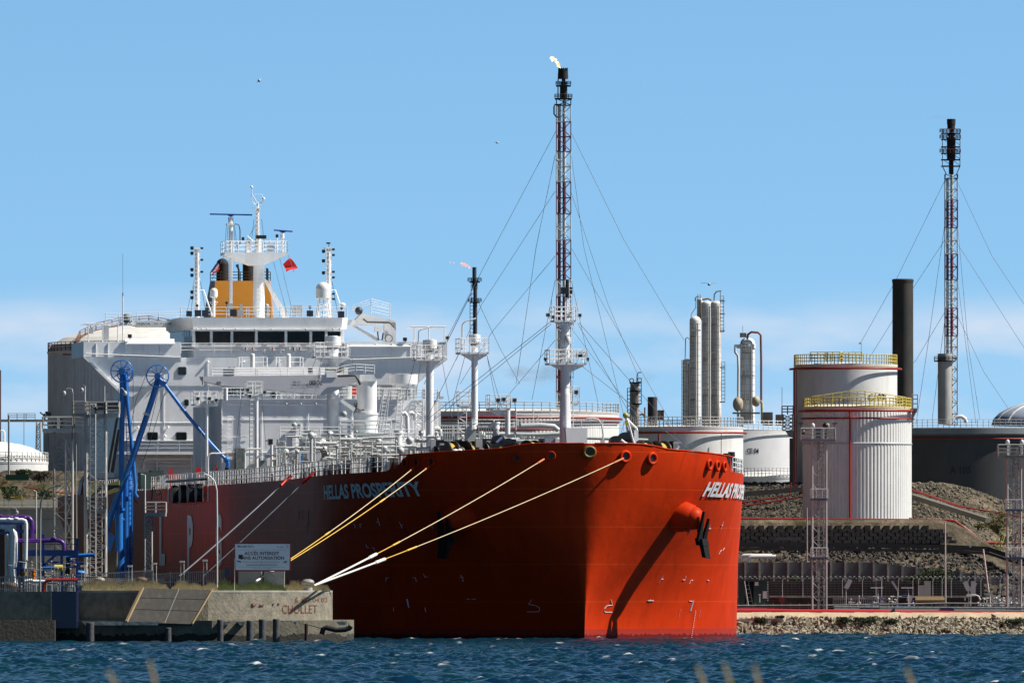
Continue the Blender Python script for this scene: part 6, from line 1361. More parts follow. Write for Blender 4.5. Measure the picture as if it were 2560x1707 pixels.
# A 105, the dark tank at the right
T,c,r,h,k = tank('huge dark grey tank numbered A 105 at the right edge',2425,265,1074,1275,1340,tank_d,dome=2)
mb = MB(); mb.lathe((c[0],c[1],c[2]+h-14*k),[(r,-.2),(r+.5,0),(r+.5,14*k),(r,14*k+.1)],96); part(mb,'wind_girder',mat('girder_grey',(.20,.22,.24),.6),T)
ring_rail(T,c,r,c[2]+h,galv,1.1,180,360,60,.03); ring_pipe(T,c,r,c[2]+h-26*k,.1,red_pipe,180,360,.3); tank_text(T,c,r,'A 105',2374,2427,1165,1184,1340,black)
T2 = thing('geodesic_dome','blue-grey ribbed geodesic dome roof at the right edge','dome',tuple(wp(2610,1062,1345)),None)
mb = MB(); cc = wp(2630,1064,1345); mb.dome(cc,150*1345/FP,62*1345/FP,28,8); part(mb,'dome_skin',mat('dome_blue',(.42,.48,.60),.4,.1),T2); mb = MB(); rD = 150*1345/FP
for a in range(0,360,20): mb.tube([cc+Vector((rD*1.004*math.cos(R(t))*math.cos(R(a)),rD*1.004*math.cos(R(t))*math.sin(R(a)),62*1345/FP*1.01*math.sin(R(t)))) for t in range(0,91,15)],.09,n=5)
part(mb,'rib',metal_w,T2,split=False)
# C103 rear and the ribbed tank in front
T,c,r,h,k = tank('tall smooth white tank numbered C103 with yellow roof railing',2114,129,912,1262,1128,tank_w,dome=6)
ring_rail(T,c,r*.995,c[2]+h,yellow,1.05,150,390,60); ring_pipe(T,c,r,c[2]+h-11*k,.13,red_pipe,180,360,.42); tank_text(T,c,r,'C103',2171,2212,984,1001,1128,black)
mb = MB(); mb.lathe((c[0],c[1],c[2]+h),[(r+.03,-.28),(r+.03,0)],96); part(mb,'yellow_edge',yellow,T)
mb = MB(); fbox(mb,Wf,1983,925,1988,1225,1121,.3); fbox(mb,Wf,1990,925,1992.5,1220,1121,.2); part(mb,'down_pipe',darkred,T); mb = MB(); mb.rail([wp(2026,903,1124),wp(2100,903,1123),wp(2106,903,1124),wp(2155,903,1124)],h=1.0,sp=.8,r=.05); 
for x in (2102,2122,2140): fbox(mb,Wf,x-1.5,884,x+1.5,905,1124,.3)
part(mb,'top_platform',yellow,T,split=False)
def worker(px, py_feet, hpx, Y, label, col, legs):
    mb = MB(); k = Y/FP; b = wp(px,py_feet,Y); H = hpx*k
    me = bpy.data.meshes.new('person'); V = [(0,0,.52),(0,0,.62),(0,0,.82),(0,0,.87),(0,0,.94),(.05,0,.50),(.06,.01,.27),(.06,.0,.03),(-.05,0,.50),(-.06,.02,.27),(-.06,.0,.03),(.11,0,.80),(.15,-.04,.63),(.12,-.12,.55),(-.11,0,.80),(-.15,-.02,.62),(-.12,-.10,.52),(.06,-.06,.01),(-.06,-.06,.01)]
    E = [(0,1),(1,2),(2,3),(3,4),(0,5),(5,6),(6,7),(0,8),(8,9),(9,10),(2,11),(11,12),(12,13),(2,14),(14,15),(15,16),(7,17),(10,18)]
    rad = [.075,.07,.085,.035,.06,.055,.04,.03,.055,.04,.03,.04,.032,.022,.04,.032,.022,.022,.022]
    me.from_pydata([tuple(H*x for x in v) for v in V],E,[]); o = bpy.data.objects.new('person',me); C.objects.link(o); o.location = b
    md = o.modifiers.new('s','SKIN'); 
    for i,sv in enumerate(me.skin_vertices[0].data): sv.radius = (rad[i]*H,rad[i]*H)
    me.skin_vertices[0].data[0].use_root = True
    o.modifiers.new('u','SUBSURF').levels = 1; me.materials.append(col); o['label'] = label; o['category'] = 'person'; BASE[o.name] = tuple(b)
    mb = MB(); mb.sphere(b+Vector((0,0,H*.955)),H*.058,10,8); part(mb,'helmet',legs,o)
worker(2068,905,26,1124.5,'person in dark work clothes standing on the roof of the C103 tank',mat('cloth_dark',(.04,.04,.06),.9),orange)
worker(2076,905,18,1124.2,'person in pale overalls crouching lower beside the dark-clothed one on the C103 roof',mat('cloth_pale',(.6,.58,.52),.9),white2)
mb = MB(); fcyl(mb,Wf,2153,858,905,.6,1124,n=5); fline(mb,Wf,[(2147,860),(2150,856),(2154,860)],1124,1.2,5); solo(mb,'wind_sensor',mat('sensor_brown',(.2,.08,.05),.7),'thin mast with a small sensor on the C103 tank roof','mast')
T,c,r,h,k = tank('white ribbed tank in front of C103, with rusty red pipe down its side',2143,135,1018,1302,1086,tank_w,ribs=92,dome=10)
ring_rail(T,c,r*.995,c[2]+h-.05,yellow,.98,150,390,52,.045); ring_pipe(T,c,r,c[2]+h-10*k,.14,red_pipe,178,362,.5); ring_pipe(T,c,r,c[2]+h-29*k,.1,red_pipe,182,358,.25)
mb = MB(); mb.lathe((c[0],c[1],c[2]+h),[(r+.06,-.15),(r+.06,.02)],96); part(mb,'yellow_edge',yellow,T)
mb = MB(); fcyl(mb,Wf,2125,1026,1300,2.6,1080.2,n=8); part(mb,'down_pipe',red_pipe,T); mb = MB(); mb.lathe((c[0],c[1],c[2]+h-94*k),[(r+.08,0),(r+.12,.12),(r+.05,.2)],96); part(mb,'seam_ring',lightgrey,T)
mb = MB(); P = [wp(2030,1014,1083),wp(2060,1010,1082.5),wp(2124,1000,1082),wp(2163,1000,1082),wp(2265,1016,1083)]; mb.rail(P,h=.95,sp=1.0,r=.05)
part(mb,'roof_walkway',yellow,T,split=False); mb = MB(); fbox(mb,Wf,2145,1001,2160,1011,1081.2,.4); fbox(mb,Wf,2140,981,2146,1000,1081.5,.3); part(mb,'roof_box',metal_w,T)
mb = MB(); P = [wp(2280,1020,1084),wp(2294,1020,1084)]; mb.rail(P,h=1.4,sp=.5,r=.05); fbox(mb,Wf,2278,1020,2294,1026,1083.5,1.5); fpoly(mb,Wf,[(2280,1026),(2293,1026),(2281,1050)],1084,.4); part(mb,'side_platform',galv_d,T,split=False)

# ================================================================ tall things against the sky
def guyed_flare(label, px, w_, ytop_l, ytop, ybot, Y, guys, head, bands):
    T = thing('flare_stack',label,'flare stack',tuple(wp(px,ybot,Y)),'lattice flare stacks'); k = Y/FP
    n = len(bands)-1
    for i in range(n):
        y0,y1,cm = bands[i][0],bands[i+1][0],bands[i][1]
        mb = MB(); lattice_mb(mb,px,w_,y0,y1,Y,w_*k,w_*.9,.075,.06); part(mb,'lattice_section',MATS[cm],T,split=False)
        mb = MB(); fcyl(mb,Wf,px+w_*.05,y0,y1,w_*.13,Y,n=10); fcyl(mb,Wf,px-w_*.3,y0,y1,w_*.11,Y,n=8) if i else None; part(mb,'riser_pipe',MATS['band_red' if 'red' in cm else 'band_white'],T,split=False)
    head(T,k); mb = MB()
    for x0,y0,x1,y1 in guys: mb.cyl(wp(x0,y0,Y),wp(x1,y1,Y+(x1-x0)*.02),.034,n=4,caps=False)
    part(mb,'guy_wire',mat('guy_grey',(.22,.27,.34),.6),T,split=False); return T
mat('band_red_lattice',(.22,.05,.06),.6,var=.2); mat('band_white_lattice',(.62,.62,.62),.6,var=.2); mat('band_red',(.24,.06,.08),.6,dirt=(.05,.03,.03),dirt_amt=.6); mat('band_white',(.60,.60,.58),.6,dirt=(.1,.08,.07),dirt_amt=.6)
def head1(T,k):
    Y = 1450; mb = MB(); fcyl(mb,Wf,1408,172,188,12,Y,n=16); fcyl(mb,Wf,1408,188,198,12.5,Y,n=16); 
    for x in (1399,1404,1409,1414,1418): fcyl(mb,Wf,x,170,174,1.6,Y-.5,n=6)
    fcyl(mb,Wf,1409,198,206,5,Y,n=10); fcyl(mb,Wf,1409,206,214,5,Y,10); fcyl(mb,Wf,1409,212,246,9.5,Y,n=14); fline(mb,Wf,[(1397,170),(1395,205),(1395,246)],Y,1.4)
    part(mb,'burner_head',soot,T,split=False)
    mb = MB(); fbox(mb,Wf,1390,213,1427,216,Y-1,2); fbox(mb,Wf,1387,245,1430,248,Y-1.2,2.4)
    for x0,x1,y in ((1390,1427,213),(1387,1430,245)): a=wp(x0,y,Y-1);b=wp(x1,y,Y-1);mb.rail([a,b],h=9*k,sp=.5,r=.05)
    fline(mb,Wf,[(1404,262),(1387,262),(1385,268),(1385,285),(1390,292),(1398,294)],Y-1,1.8); part(mb,'head_platform',soot,T,split=False)
    mb = MB(); fcyl(mb,Wf,1408,248,264,14,Y,n=12); part(mb,'collar_lattice',mat('collar',(.2,.19,.18),.7,var=.4,scale=3),T) if False else None
g1 = [(1388,331,1205,660),(1428,331,1708,840),(1388,331,1290,900) ,(1428,331,1560,1000)]
g1 = [(1390,328,1224,640),(1224,640,1110,860),(1426,328,1560,600),(1560,600,1710,850),(1388,478,1205,760),(1205,760,1140,900),(1427,478,1520,760),(1520,760,1600,950),(1388,388,1340,620),(1340,620,1290,960),(1428,388,1460,620),(1460,620,1560,1040),(1388,640,1230,830),(1230,830,1150,960),(1428,620,1570,870),(1570,870,1680,1060),(1388,700,1330,1000),(1428,700,1500,1030),(1388,850,1260,1000),(1428,820,1600,1050)]
guyed_flare('tallest flare stack, red and white lattice with a burning yellow flame',1409,36,264,172,1175,1450,g1,head1,[(248,'soot_black'),(264,'band_white_lattice'),(305,'band_red_lattice'),(380,'band_white_lattice'),(455,'band_red_lattice'),(535,'band_white_lattice'),(600,'band_red_lattice'),(700,'band_white_lattice'),(740,'band_red_lattice'),(820,'band_white_lattice'),(905,'band_red_lattice'),(980,'band_white_lattice'),(1150,'band_white_lattice')])
def head2(T,k):
    Y = 1600; mb = MB(); fcyl(mb,Wf,2378,298,312,11,Y,n=14); fcyl(mb,Wf,2378,312,322,10,Y,n=14); fcyl(mb,Wf,2378,322,336,5,Y,n=10); fcyl(mb,Wf,2378,336,345,5,Y,11,n=14); fcyl(mb,Wf,2378,345,402,11,Y,n=14); fcyl(mb,Wf,2378,402,436,6,Y,n=12); part(mb,'burner_head',soot,T,split=False)
    mb = MB()
    for y in (332,347,366,382,398,414): fbox(mb,Wf,2354,y,2401,y+2,Y-1.4,2.8)
    for x in (2356,2400): fbox(mb,Wf,x-.8,323,x+.8,416,Y-1.3,.2); fbox(mb,Wf,x-.8,323,x+.8,416,Y+1.3,.2)
    for x0,x1 in ((2356,2378),(2378,2400)): 
        for y in (347,366,382,398): fline(mb,Wf,[(x0,y),(x1,y+16)],Y-1.3,.7,5)
    fline(mb,Wf,[(2356,416),(2366,436)],Y,1.2,6); fline(mb,Wf,[(2400,416),(2391,436)],Y,1.2,6)
    for y in (332,347,382): a=wp(2350,y,Y-1.4);b=wp(2401,y,Y-1.4);mb.rail([a,b],h=9*k,sp=.5,r=.06)
    part(mb,'head_platform',mat('platform_maroon',(.06,.018,.018),.7),T,split=False)
g2 = [(2362,452,2240,700),(2240,700,2150,860),(2392,452,2480,640),(2480,640,2580,790),(2362,600,2270,740),(2270,740,2170,900),(2394,610,2490,760),(2490,760,2580,900),(2362,560,2320,860),(2394,560,2420,860),(2320,860,2290,1060),(2420,860,2450,1050),(2362,780,2290,900),(2290,900,2190,1010),(2394,790,2460,930),(2460,930,2540,1050),(2362,800,2330,1050),(2394,700,2440,1060)]
guyed_flare('right-hand flare stack with a sooty caged head and faint smoke, no flame',2378,31,436,298,1062,1600,g2,head2,[(436,'soot_black'),(448,'band_white_lattice'),(500,'band_red_lattice'),(570,'band_white_lattice'),(635,'band_red_lattice'),(700,'band_white_lattice'),(770,'band_red_lattice'),(840,'band_white_lattice'),(1062,'band_white_lattice')])
def head3(T,k):
    Y = 1700; mb = MB(); fcyl(mb,Wf,1186,668,700,5.2,Y,n=12); fcyl(mb,Wf,1187,700,722,7,Y,n=12); fcyl(mb,Wf,1188,720,735,5,Y,n=12); fcyl(mb,Wf,1188,735,850,5,Y,n=12); part(mb,'burner_head',mat('flare_grey',(.045,.05,.06),.6,var=.4),T,split=False)
    mb = MB()
    for x0,x1,y in ((1170,1203,704),(1171,1203,755)): fbox(mb,Wf,x0+3,y-1,x1-3,y+2,Y-1,2); a=wp(x0,y,Y-1);b=wp(x1,y,Y-1);mb.rail([a,b],h=9*k,sp=.5,r=.06)
    mb.ladder(wp(1179,850,Y-.5),wp(1179,755,Y-.5),.5,.05,(1,0,0),.6); mb.ladder(wp(1181,755,Y-.5),wp(1181,704,Y-.5),.4,.05,(1,0,0),.6); part(mb,'platform_ladder',soot,T,split=False)
T3 = thing('flare_stack','smallest flare stack, plain dark pipe with two ring platforms and a pink flame','flare stack',tuple(wp(1187,1100,1700)),'lattice flare stacks'); head3(T3,1700/FP)
mb = MB(); 
for a in ((1177,735,1120,850),(1120,850,1060,960),(1198,760,1250,870),(1250,870,1300,960)): mb.cyl(wp(a[0],a[1],1700),wp(a[2],a[3],1700),.05,n=4,caps=False)
part(mb,'guy_wire',MATS['guy_grey'],T3,split=False)
# flames: billowing shells that emit
def flame(label, pts, Y, col, estr, group='flames of the flare stacks'):
    mb = MB(); rs = random.Random(len(label)); k = Y/FP
    for (x,y,r_) in pts:
        for j in range(7):
            mb.sphere(wp(x+rs.uniform(-1,1)*r_*.8,y+rs.uniform(-1,1)*r_*.8,Y+rs.uniform(-.2,.2)), r_*k*rs.uniform(.25,.62), 8, 6, (1,1,rs.uniform(.8,1.4)))
    m = bpy.data.materials.new('flame'); m.use_nodes = True; n = m.node_tree.nodes; l = m.node_tree.links; n.remove(n['Principled BSDF']); e_ = n.new('ShaderNodeEmission'); tr = n.new('ShaderNodeBsdfTransparent'); mx_ = n.new('ShaderNodeMixShader'); t = n.new('ShaderNodeTexCoord'); ns = n.new('ShaderNodeTexNoise'); ns.inputs['Scale'].default_value = 2.4; l.new(t.outputs['Object'],ns.inputs[0]); lw = n.new('ShaderNodeLayerWeight'); lw.inputs[0].default_value = .35
    rp = n.new('ShaderNodeValToRGB'); rp.color_ramp.elements[0].color = (*col[0],1); rp.color_ramp.elements[1].color = (*col[1],1); rp.color_ramp.elements[0].position=.42; rp.color_ramp.elements[1].position=.58; l.new(ns.outputs[0],rp.inputs[0]); l.new(rp.outputs[0],e_.inputs[0]); e_.inputs[1].default_value = estr
    mr = n.new('ShaderNodeMapRange'); mr.inputs[1].default_value=0; mr.inputs[2].default_value=1; mr.inputs[3].default_value=.0; mr.inputs[4].default_value=1; l.new(lw.outputs['Facing'],mr.inputs[0]); l.new(mr.outputs[0],mx_.inputs[0]); l.new(e_.outputs[0],mx_.inputs[1]); l.new(tr.outputs[0],mx_.inputs[2]); l.new(mx_.outputs[0],n['Material Output'].inputs[0])
    solo(mb,'flame',m,label,'flame',group)
flame('bright yellow flame blown left from the tallest stack',[(1399,168,3.5),(1396,163,4),(1393,158,3.6),(1389,153,4.4),(1384,149,5),(1380,146,5.2),(1381,151,3.5)],1450,((1,.45,.12),(1,.85,.5)),1.4)
flame('pale pink flame trailing left from the smallest stack',[(1174,668,3),(1167,664,3.4),(1159,661,4),(1153,659,2.6),(1135,657,1.4),(1126,656,1.2)],1700,((1,.35,.22),(1,.6,.42)),1.0)
def smoke(label, px, py, rx, ry, Y, dens, col=(.25,.25,.30)):
    mb = MB(); k = Y/FP; mb.sphere(wp(px,py,Y),1,20,12,(rx*k,rx*k*.5,ry*k)); m = bpy.data.materials.new('smoke'); m.use_nodes = True; n = m.node_tree.nodes; l = m.node_tree.links; n.remove(n['Principled BSDF']); v = n.new('ShaderNodeVolumePrincipled'); v.inputs['Color'].default_value = (*col,1)
    t = n.new('ShaderNodeTexCoord'); mp = n.new('ShaderNodeMapping'); mp.inputs['Scale'].default_value = (1,1,2.2); ns = n.new('ShaderNodeTexNoise'); ns.inputs['Scale'].default_value = .13; ns.inputs['Detail'].default_value = 4; l.new(t.outputs['Object'],mp.inputs[0]); l.new(mp.outputs[0],ns.inputs[0]); mr = n.new('ShaderNodeMapRange'); mr.inputs[1].default_value=.44; mr.inputs[2].default_value=.68; mr.inputs[4].default_value=dens; l.new(ns.outputs[0],mr.inputs[0])
    g = n.new('ShaderNodeTexGradient'); g.gradient_type='SPHERICAL'; m2 = n.new('ShaderNodeMapping'); m2.inputs['Location'].default_value=(0,0,-1.0); 
    m2.inputs['Scale'].default_value = (1/(rx*k),1/(rx*k*.5),1/(ry*k)); l.new(t.outputs['Object'],m2.inputs[0]); l.new(m2.outputs[0],g.inputs[0]); mu = n.new('ShaderNodeMath'); mu.operation='MULTIPLY'; l.new(mr.outputs[0],mu.inputs[0]); l.new(g.outputs['Fac'],mu.inputs[1]); l.new(mu.outputs[0],v.inputs['Density']); l.new(v.outputs[0],n['Material Output'].inputs['Volume'])
    solo(mb,'smoke_wisp',m,label,'smoke',kind='stuff')
smoke('faint brown smoke drifting behind the foremast',1330,935,110,40,1750,.30)
smoke('faint grey smoke above the short dark stack',1600,945,50,30,1750,.25)
smoke('thin pale smoke trailing from the right flare head',2345,293,42,6,1600,1.2,(.5,.45,.48))
# chimney and small stack
mb = MB(); Y=1500; k=Y/FP; fcyl(mb,Wf,2257,698,1070,26.5,Y,n=32,r2px=26); mb.lathe(tuple(wp(2257,700,Y)),[(26.5*k,-.4),(27.5*k,0),(24*k,.15)],32); solo(mb,'chimney',chim_m,'tall black chimney behind the white tanks','chimney')
T = thing('steel_stack','short pale grey stack at the foot of the right flare','stack',tuple(wp(2362,1060,1560)))
mb = MB(); fcyl(mb,Wf,2362,900,1060,17.5,1560,n=28); fcyl(mb,Wf,2362,884,900,17.8,1560,n=28); part(mb,'shaft',mat('stack_grey',(.42,.41,.40),.6,dirt=(.15,.12,.1),dirt_amt=.5),T); mb = MB(); fcyl(mb,Wf,2362,901,904,27,1560,n=24); a=wp(2336,901,1558.6);b=wp(2390,901,1558.6);mb.rail([a,b],h=.6,sp=.5,r=.05); part(mb,'platform',soot,T)
mb = MB(); fline(mb,Wf,[(2388,1046),(2394,1042),(2404,1041),(2412,1046),(2416,1056)],1400,5,12); solo(mb,'tank_vent',white2,'white curved vent on the rim of the dark tank','pipe')
# process columns
def column(label, px, rpx, y0, y1, Y, m, dome=8, rings=(), extra=None):
    T = thing('process_column',label,'column',tuple(wp(px,y1,Y)),'white process columns of the refinery'); mb = MB(); k=Y/FP
    fcyl(mb,Wf,px,y0+dome,y1,rpx,Y,n=28); mb.dome(wp(px,y0+dome,Y),rpx*k,dome*k,28,6); part(mb,'shell',m,T,split=False)
    mb = MB()
    for q in range(int((y1-y0-dome)/16)): yy = y0+dome+8+q*16; fcyl(mb,Wf,px,yy,yy+1.2,rpx*1.025,Y,n=28,caps=False) if False else mb.lathe(tuple(wp(px,yy,Y)),[(rpx*k*1.02,0),(rpx*k*1.02,.07)],28)
    part(mb,'weld_ring',mat('weld_grey',(.52,.50,.48),.7),T,split=False); mb = MB()
    for t_ in (.18,.45,.72): yy = y0+(y1-y0)*t_; a_ = wp(px,yy,Y-rpx*k); mb.box2(a_+Vector((-rpx*k*.9,-.5,0)),a_+Vector((rpx*k*.2,.3,.12))); mb.rail([a_+Vector((-rpx*k*.9,-.5,.1)),a_+Vector((rpx*k*.2,-.5,.1))],h=.9,sp=.6,r=.035)
    mb.cyl(wp(px+rpx*.45,y0+dome+6,Y-rpx*k*1.1),wp(px+rpx*.45,y1,Y-rpx*k*1.1),.09,n=6); mb.ladder(wp(px-rpx*.5,y1,Y-rpx*k*1.15),wp(px-rpx*.5,y0+dome,Y-rpx*k*1.15),.4,.03,(1,0,0),.5); part(mb,'platform_and_pipe',galv_d,T,split=False)
    for y in rings: mb = MB(); fcyl(mb,Wf,px,y,y+3,rpx*1.04,Y,n=28); part(mb,'band',lightgrey,T)
    if extra: extra(T)
    return T
colm = mat('column_pale',(.76,.75,.73),.55,var=.08,dirt=(.40,.28,.20),dirt_amt=.4); colr = mat('column_rusty',(.76,.72,.68),.6,var=.1,dirt=(.22,.08,.04),dirt_amt=.95,seams=(2.4,0,.6,(.3,.2,.15)))
column('thin left column of the tall white cluster, lowest top',1717,10.5,897,1080,1500,colm,6)
column('broad white column with brownish dome, left of the tallest pair',1738,14,790,1080,1494,colm,12)
column('middle tall white column of the cluster',1768,13.5,752,1080,1500,colm,8)
column('rightmost tall column with a rusty top',1790,13,752,1080,1488,colr,7)
column('short narrow column top peeping above the broad one',1750,7.5,745,800,1506,colm,4)
T = thing('access_ladder','caged ladders and platforms on the right of the tall columns','ladder',tuple(wp(1806,1010,1486)))
mb = MB(); mb.ladder(wp(1805,830,1486),wp(1805,740,1486),.5,.05,(1,0,0),.5); mb.ladder(wp(1808,1005,1486),wp(1808,905,1486),.5,.05,(1,0,0),.5)
for y in (751,783,825,917,1003): fbox(mb,Wf,1800,y,1812,y+2.5,1485,1.4)
fcyl(mb,Wf,1801,728,752,1,1486,n=6); fline(mb,Wf,[(1785,752),(1786,736),(1791,729),(1803,727)],1486,1.6,8); fline(mb,Wf,[(1738,752),(1738,745),(1744,740),(1750,745)],1492,1.4,6); fline(mb,Wf,[(1755,749),(1770,746),(1779,751)],1486,2.4,8); fline(mb,Wf,[(1728,800),(1728,785),(1739,770),(1740,748)],1490,1.0,6)
fline(mb,Wf,[(1713,900),(1714,846),(1718,843),(1724,848)],1492,1.4,6); mb.ladder(wp(1708,1060,1495),wp(1708,900,1495),.4,.05,(1,0,0),.5); part(mb,'steelwork',galv_d,T)
mb = MB(); fcyl(mb,Wf,1740,828,1060,1.4,1484,n=6); fcyl(mb,Wf,1775,772,1060,2,1484,n=8); fbox(mb,Wf,1729,824,1751,827,1483,1); part(mb,'front_pipe',metal_w,T)
T = column('separate white column with collar and red pipe arch, right of the cluster',1869,18.5,844,1060,1480,mat('column_clean',(.78,.78,.78),.5,var=.04),14,(937,))
mb = MB(); fcyl(mb,Wf,1869,860,871,21,1480,n=28); fbox(mb,Wf,1836,861,1869,870,1479,1.5); fline(mb,Wf,[(1838,868),(1838,880),(1845,890),(1846,920),(1845,1060)],1478,3.2,10); part(mb,'collar',metal_w,T)
mb = MB(); fline(mb,Wf,[(1868,848),(1870,836),(1878,830),(1895,831),(1902,838),(1903,900),(1903,1002)],1479,3,10); part(mb,'arch_pipe',mat('arch_red',(.25,.08,.05),.7),T); mb = MB(); fline(mb,Wf,[(1900,1000),(1905,1008),(1906,1060)],1479,4,10); mb.sphere(wp(1845,1010,1477),.75,12,8,(1,1,1.4)); mb.sphere(wp(1890,1003,1477),.6,12,8,(1,1,1.3)); part(mb,'exchanger',mat('stained',(.42,.36,.26),.7,var=.4,scale=1.5),T); mb=MB(); fbox(mb,Wf,1832,1030,1900,1034,1476.5,2); fbox(mb,Wf,1850,832,1866,843,1479,1); fcyl(mb,Wf,1857,815,843,.6,1479,n=5); part(mb,'platform',galv_d,T)
T = column('small sooty column with caged ladder left of the short dark stack',1587,11.5,955,1080,1520,mat('column_soot',(.34,.32,.30),.6,var=.15,dirt=(.05,.04,.04),dirt_amt=.8),5)
mb = MB()
for y in (955,975,1008): fbox(mb,Wf,1574,y,1602,y+3,1518,2)
fline(mb,Wf,[(1592,955),(1593,935),(1597,931),(1603,931)],1519,1.4,6); mb.ladder(wp(1599,1010,1518),wp(1599,945,1518),.5,.06,(1,0,0),.5); mb.ladder(wp(1572,1060,1518),wp(1572,970,1518),.4,.06,(1,0,0),.5); ftorus(mb,Wf,1579,951,1519,5,1.3); part(mb,'steelwork',soot,T,split=False)
mb = MB(); fcyl(mb,Wf,1631,992,1075,12,1525,n=24); solo(mb,'short_stack',mat('stack_dark',(.05,.045,.055),.8,var=.2),'short dark stack right of the small sooty column','stack')
mb = MB(); fline(mb,Wf,[(1593,1050),(1597,1038),(1605,1035),(1612,1040)],1522,2.4,8); fcyl(mb,Wf,1612,1018,1060,2,1522,n=8); fbox(mb,Wf,1644,1025,1660,1050,1530,2); solo(mb,'flue_duct',rustm,'rusty ductwork at the foot of the short dark stack','duct')
mb = MB(); fbox(mb,Wf,1908,1030,1932,1062,1470,4); solo(mb,'plant_building',mat('plant_brown',(.22,.19,.16),.8,var=.3),'left one of two small brown plant blocks above the CE 04 tank','building')
mb = MB(); fbox(mb,Wf,1940,1036,1960,1062,1465,3); solo(mb,'plant_building',MATS['plant_brown'],'right one of two small brown plant blocks above the CE 04 tank','building')
T = thing('stair_tower','dark steel stair platform left of the C103 tank','stairs',tuple(wp(1970,1080,1125)))
mb = MB(); mb.rail([wp(1955,1036,1125),wp(1983,1036,1125)],h=.9,sp=.5,r=.06); lattice_mb(mb,1969,24,1036,1076,1125,1,10,.06,.05); fpoly(mb,Wf,[(1963,1076),(1983,1076),(1983,1095),(1972,1090)],1125,.5); part(mb,'frame',galv_d,T,split=False); mb=MB(); fbox(mb,Wf,1974,1095,1986,1230,1124,.6); part(mb,'column',mat('col_dark',(.09,.08,.07),.8),T); mb=MB(); fcyl(mb,Wf,1955,968,1036,.7,1125,n=5); part(mb,'rod',metal_w,T)
# ================================================================ right shore
def zg(px, Y): return float(terr(xp(px,Y),Y))
# rubble bank
def rocks(name, n, px0, px1, ya, yb, za, zb, smin, smax, m, label, seed):
    rs = np.random.RandomState(seed); mb = MB()
    base = [(1,0,0),(-1,0,0),(0,1,0),(0,-1,0),(0,0,1),(0,0,-1)]; F8 = [(0,2,4),(2,1,4),(1,3,4),(3,0,4),(2,0,5),(1,2,5),(3,1,5),(0,3,5)]
    for i in range(n):
        t = rs.rand(); Y = ya+(yb-ya)*t; px = px0+(px1-px0)*rs.rand(); s_ = smin+(smax-smin)*rs.rand()**2; x = xp(px,Y); z = za+(zb-za)*t+rs.randn()*.05 if za is not None else float(terr(x,Y))+.05+rs.rand()*s_*.3
        q = rs.randn(3,3); q,_ = np.linalg.qr(q); sc_ = np.array([1,.75,.6])*s_*(.8+.4*rs.rand(3))
        v = (np.array(base)*sc_*(.8+.4*rs.rand(6,1)))@q.T+np.array([x,Y,z]); mb.add(v.tolist(),F8)
    o = solo(mb,name,m,label,'rocks',kind='stuff')
rockm = mat('rock_pale',(.29,.26,.195),.9,var=.45,scale=1.2,dirt=(.10,.085,.055),dirt_amt=.7,dirt_scale=(1,1,1),bump=.5)
rocks('rock_bank',3400,1700,2640,947.3,951.6,-.35,1.55,.16,.42,rockm,'bank of pale broken boulders along the right shore',1)
rocks('dark_rubble',5200,1900,2580,1046.5,1062.5,None,0,.12,.36,mat('rock_dark',(.075,.066,.058),.95,var=.5,scale=1.5),'dark rubble slope above the concrete panel wall',2)
rocks('slope_rubble',2600,2276,2600,1072,1126,None,0,.1,.34,mat('rock_mid',(.16,.14,.11),.95,var=.5,scale=1.5),'scattered stones on the slope beside the dark tank',3)
rocks('slope_rubble',2200,1850,2012,1090,1128,None,0,.1,.3,MATS['rock_dark'],'dark stones on the slope left of the ribbed tank',4)
mb = MB(); fbox(mb,Wf,1700,1531,2640,1549,952.5,.2)
# sandy bank face behind the rocks
mb = MB(); n = 60; rs = np.random.RandomState(5); vs=[]; 
for j,(Y,z) in enumerate(((951.3,1.0),(952,1.55),(953.2,1.95),(957,2.12))):
    for i in range(n+1): px = 1690+960*i/n; vs.append((xp(px,Y),Y,z+(rs.randn()*.05 if j<3 else 0)))
mb.add(vs,[(j*(n+1)+i,j*(n+1)+i+1,(j+1)*(n+1)+i+1,(j+1)*(n+1)+i) for j in range(3) for i in range(n)],True); solo(mb,'sand_bank',mat('sand_bank',(.46,.37,.25),.95,var=.25,scale=.7,dirt=(.25,.20,.13),dirt_amt=.5,dirt_scale=(.4,.4,.4),bump=.4),'bare sandy bank above the boulders',kind='structure')
for px,py,rx,ry,l in ((1903,1549,16,7,'leftmost dark green shore bush on the rocks, below the slabs'),(2110,1548,22,8,'dark green bush mound on the rocks, left of the largest one'),(2165,1546,38,9,'largest low green bush mound on the rock bank'),(2228,1551,18,5,'small green bush at the right end of the mound'),(2540,1552,34,6,'low green bush on the rocks at the right edge'),(1950,1541,14,3,'flat green plant patch above the left rocks')): bush(px,py,rx,ry,950.2,l,mat('shore_bush',(.028,.045,.012),.8,var=.4,scale=2),900)
mb = MB(); fpoly(mb,Wf,[(1830,1554),(1838,1548),(1880,1544),(1958,1546),(1960,1553),(1880,1553)],950.5,1.2); solo(mb,'concrete_slabs',concl,'pale concrete slabs lying on the bank beside the ship','slab')
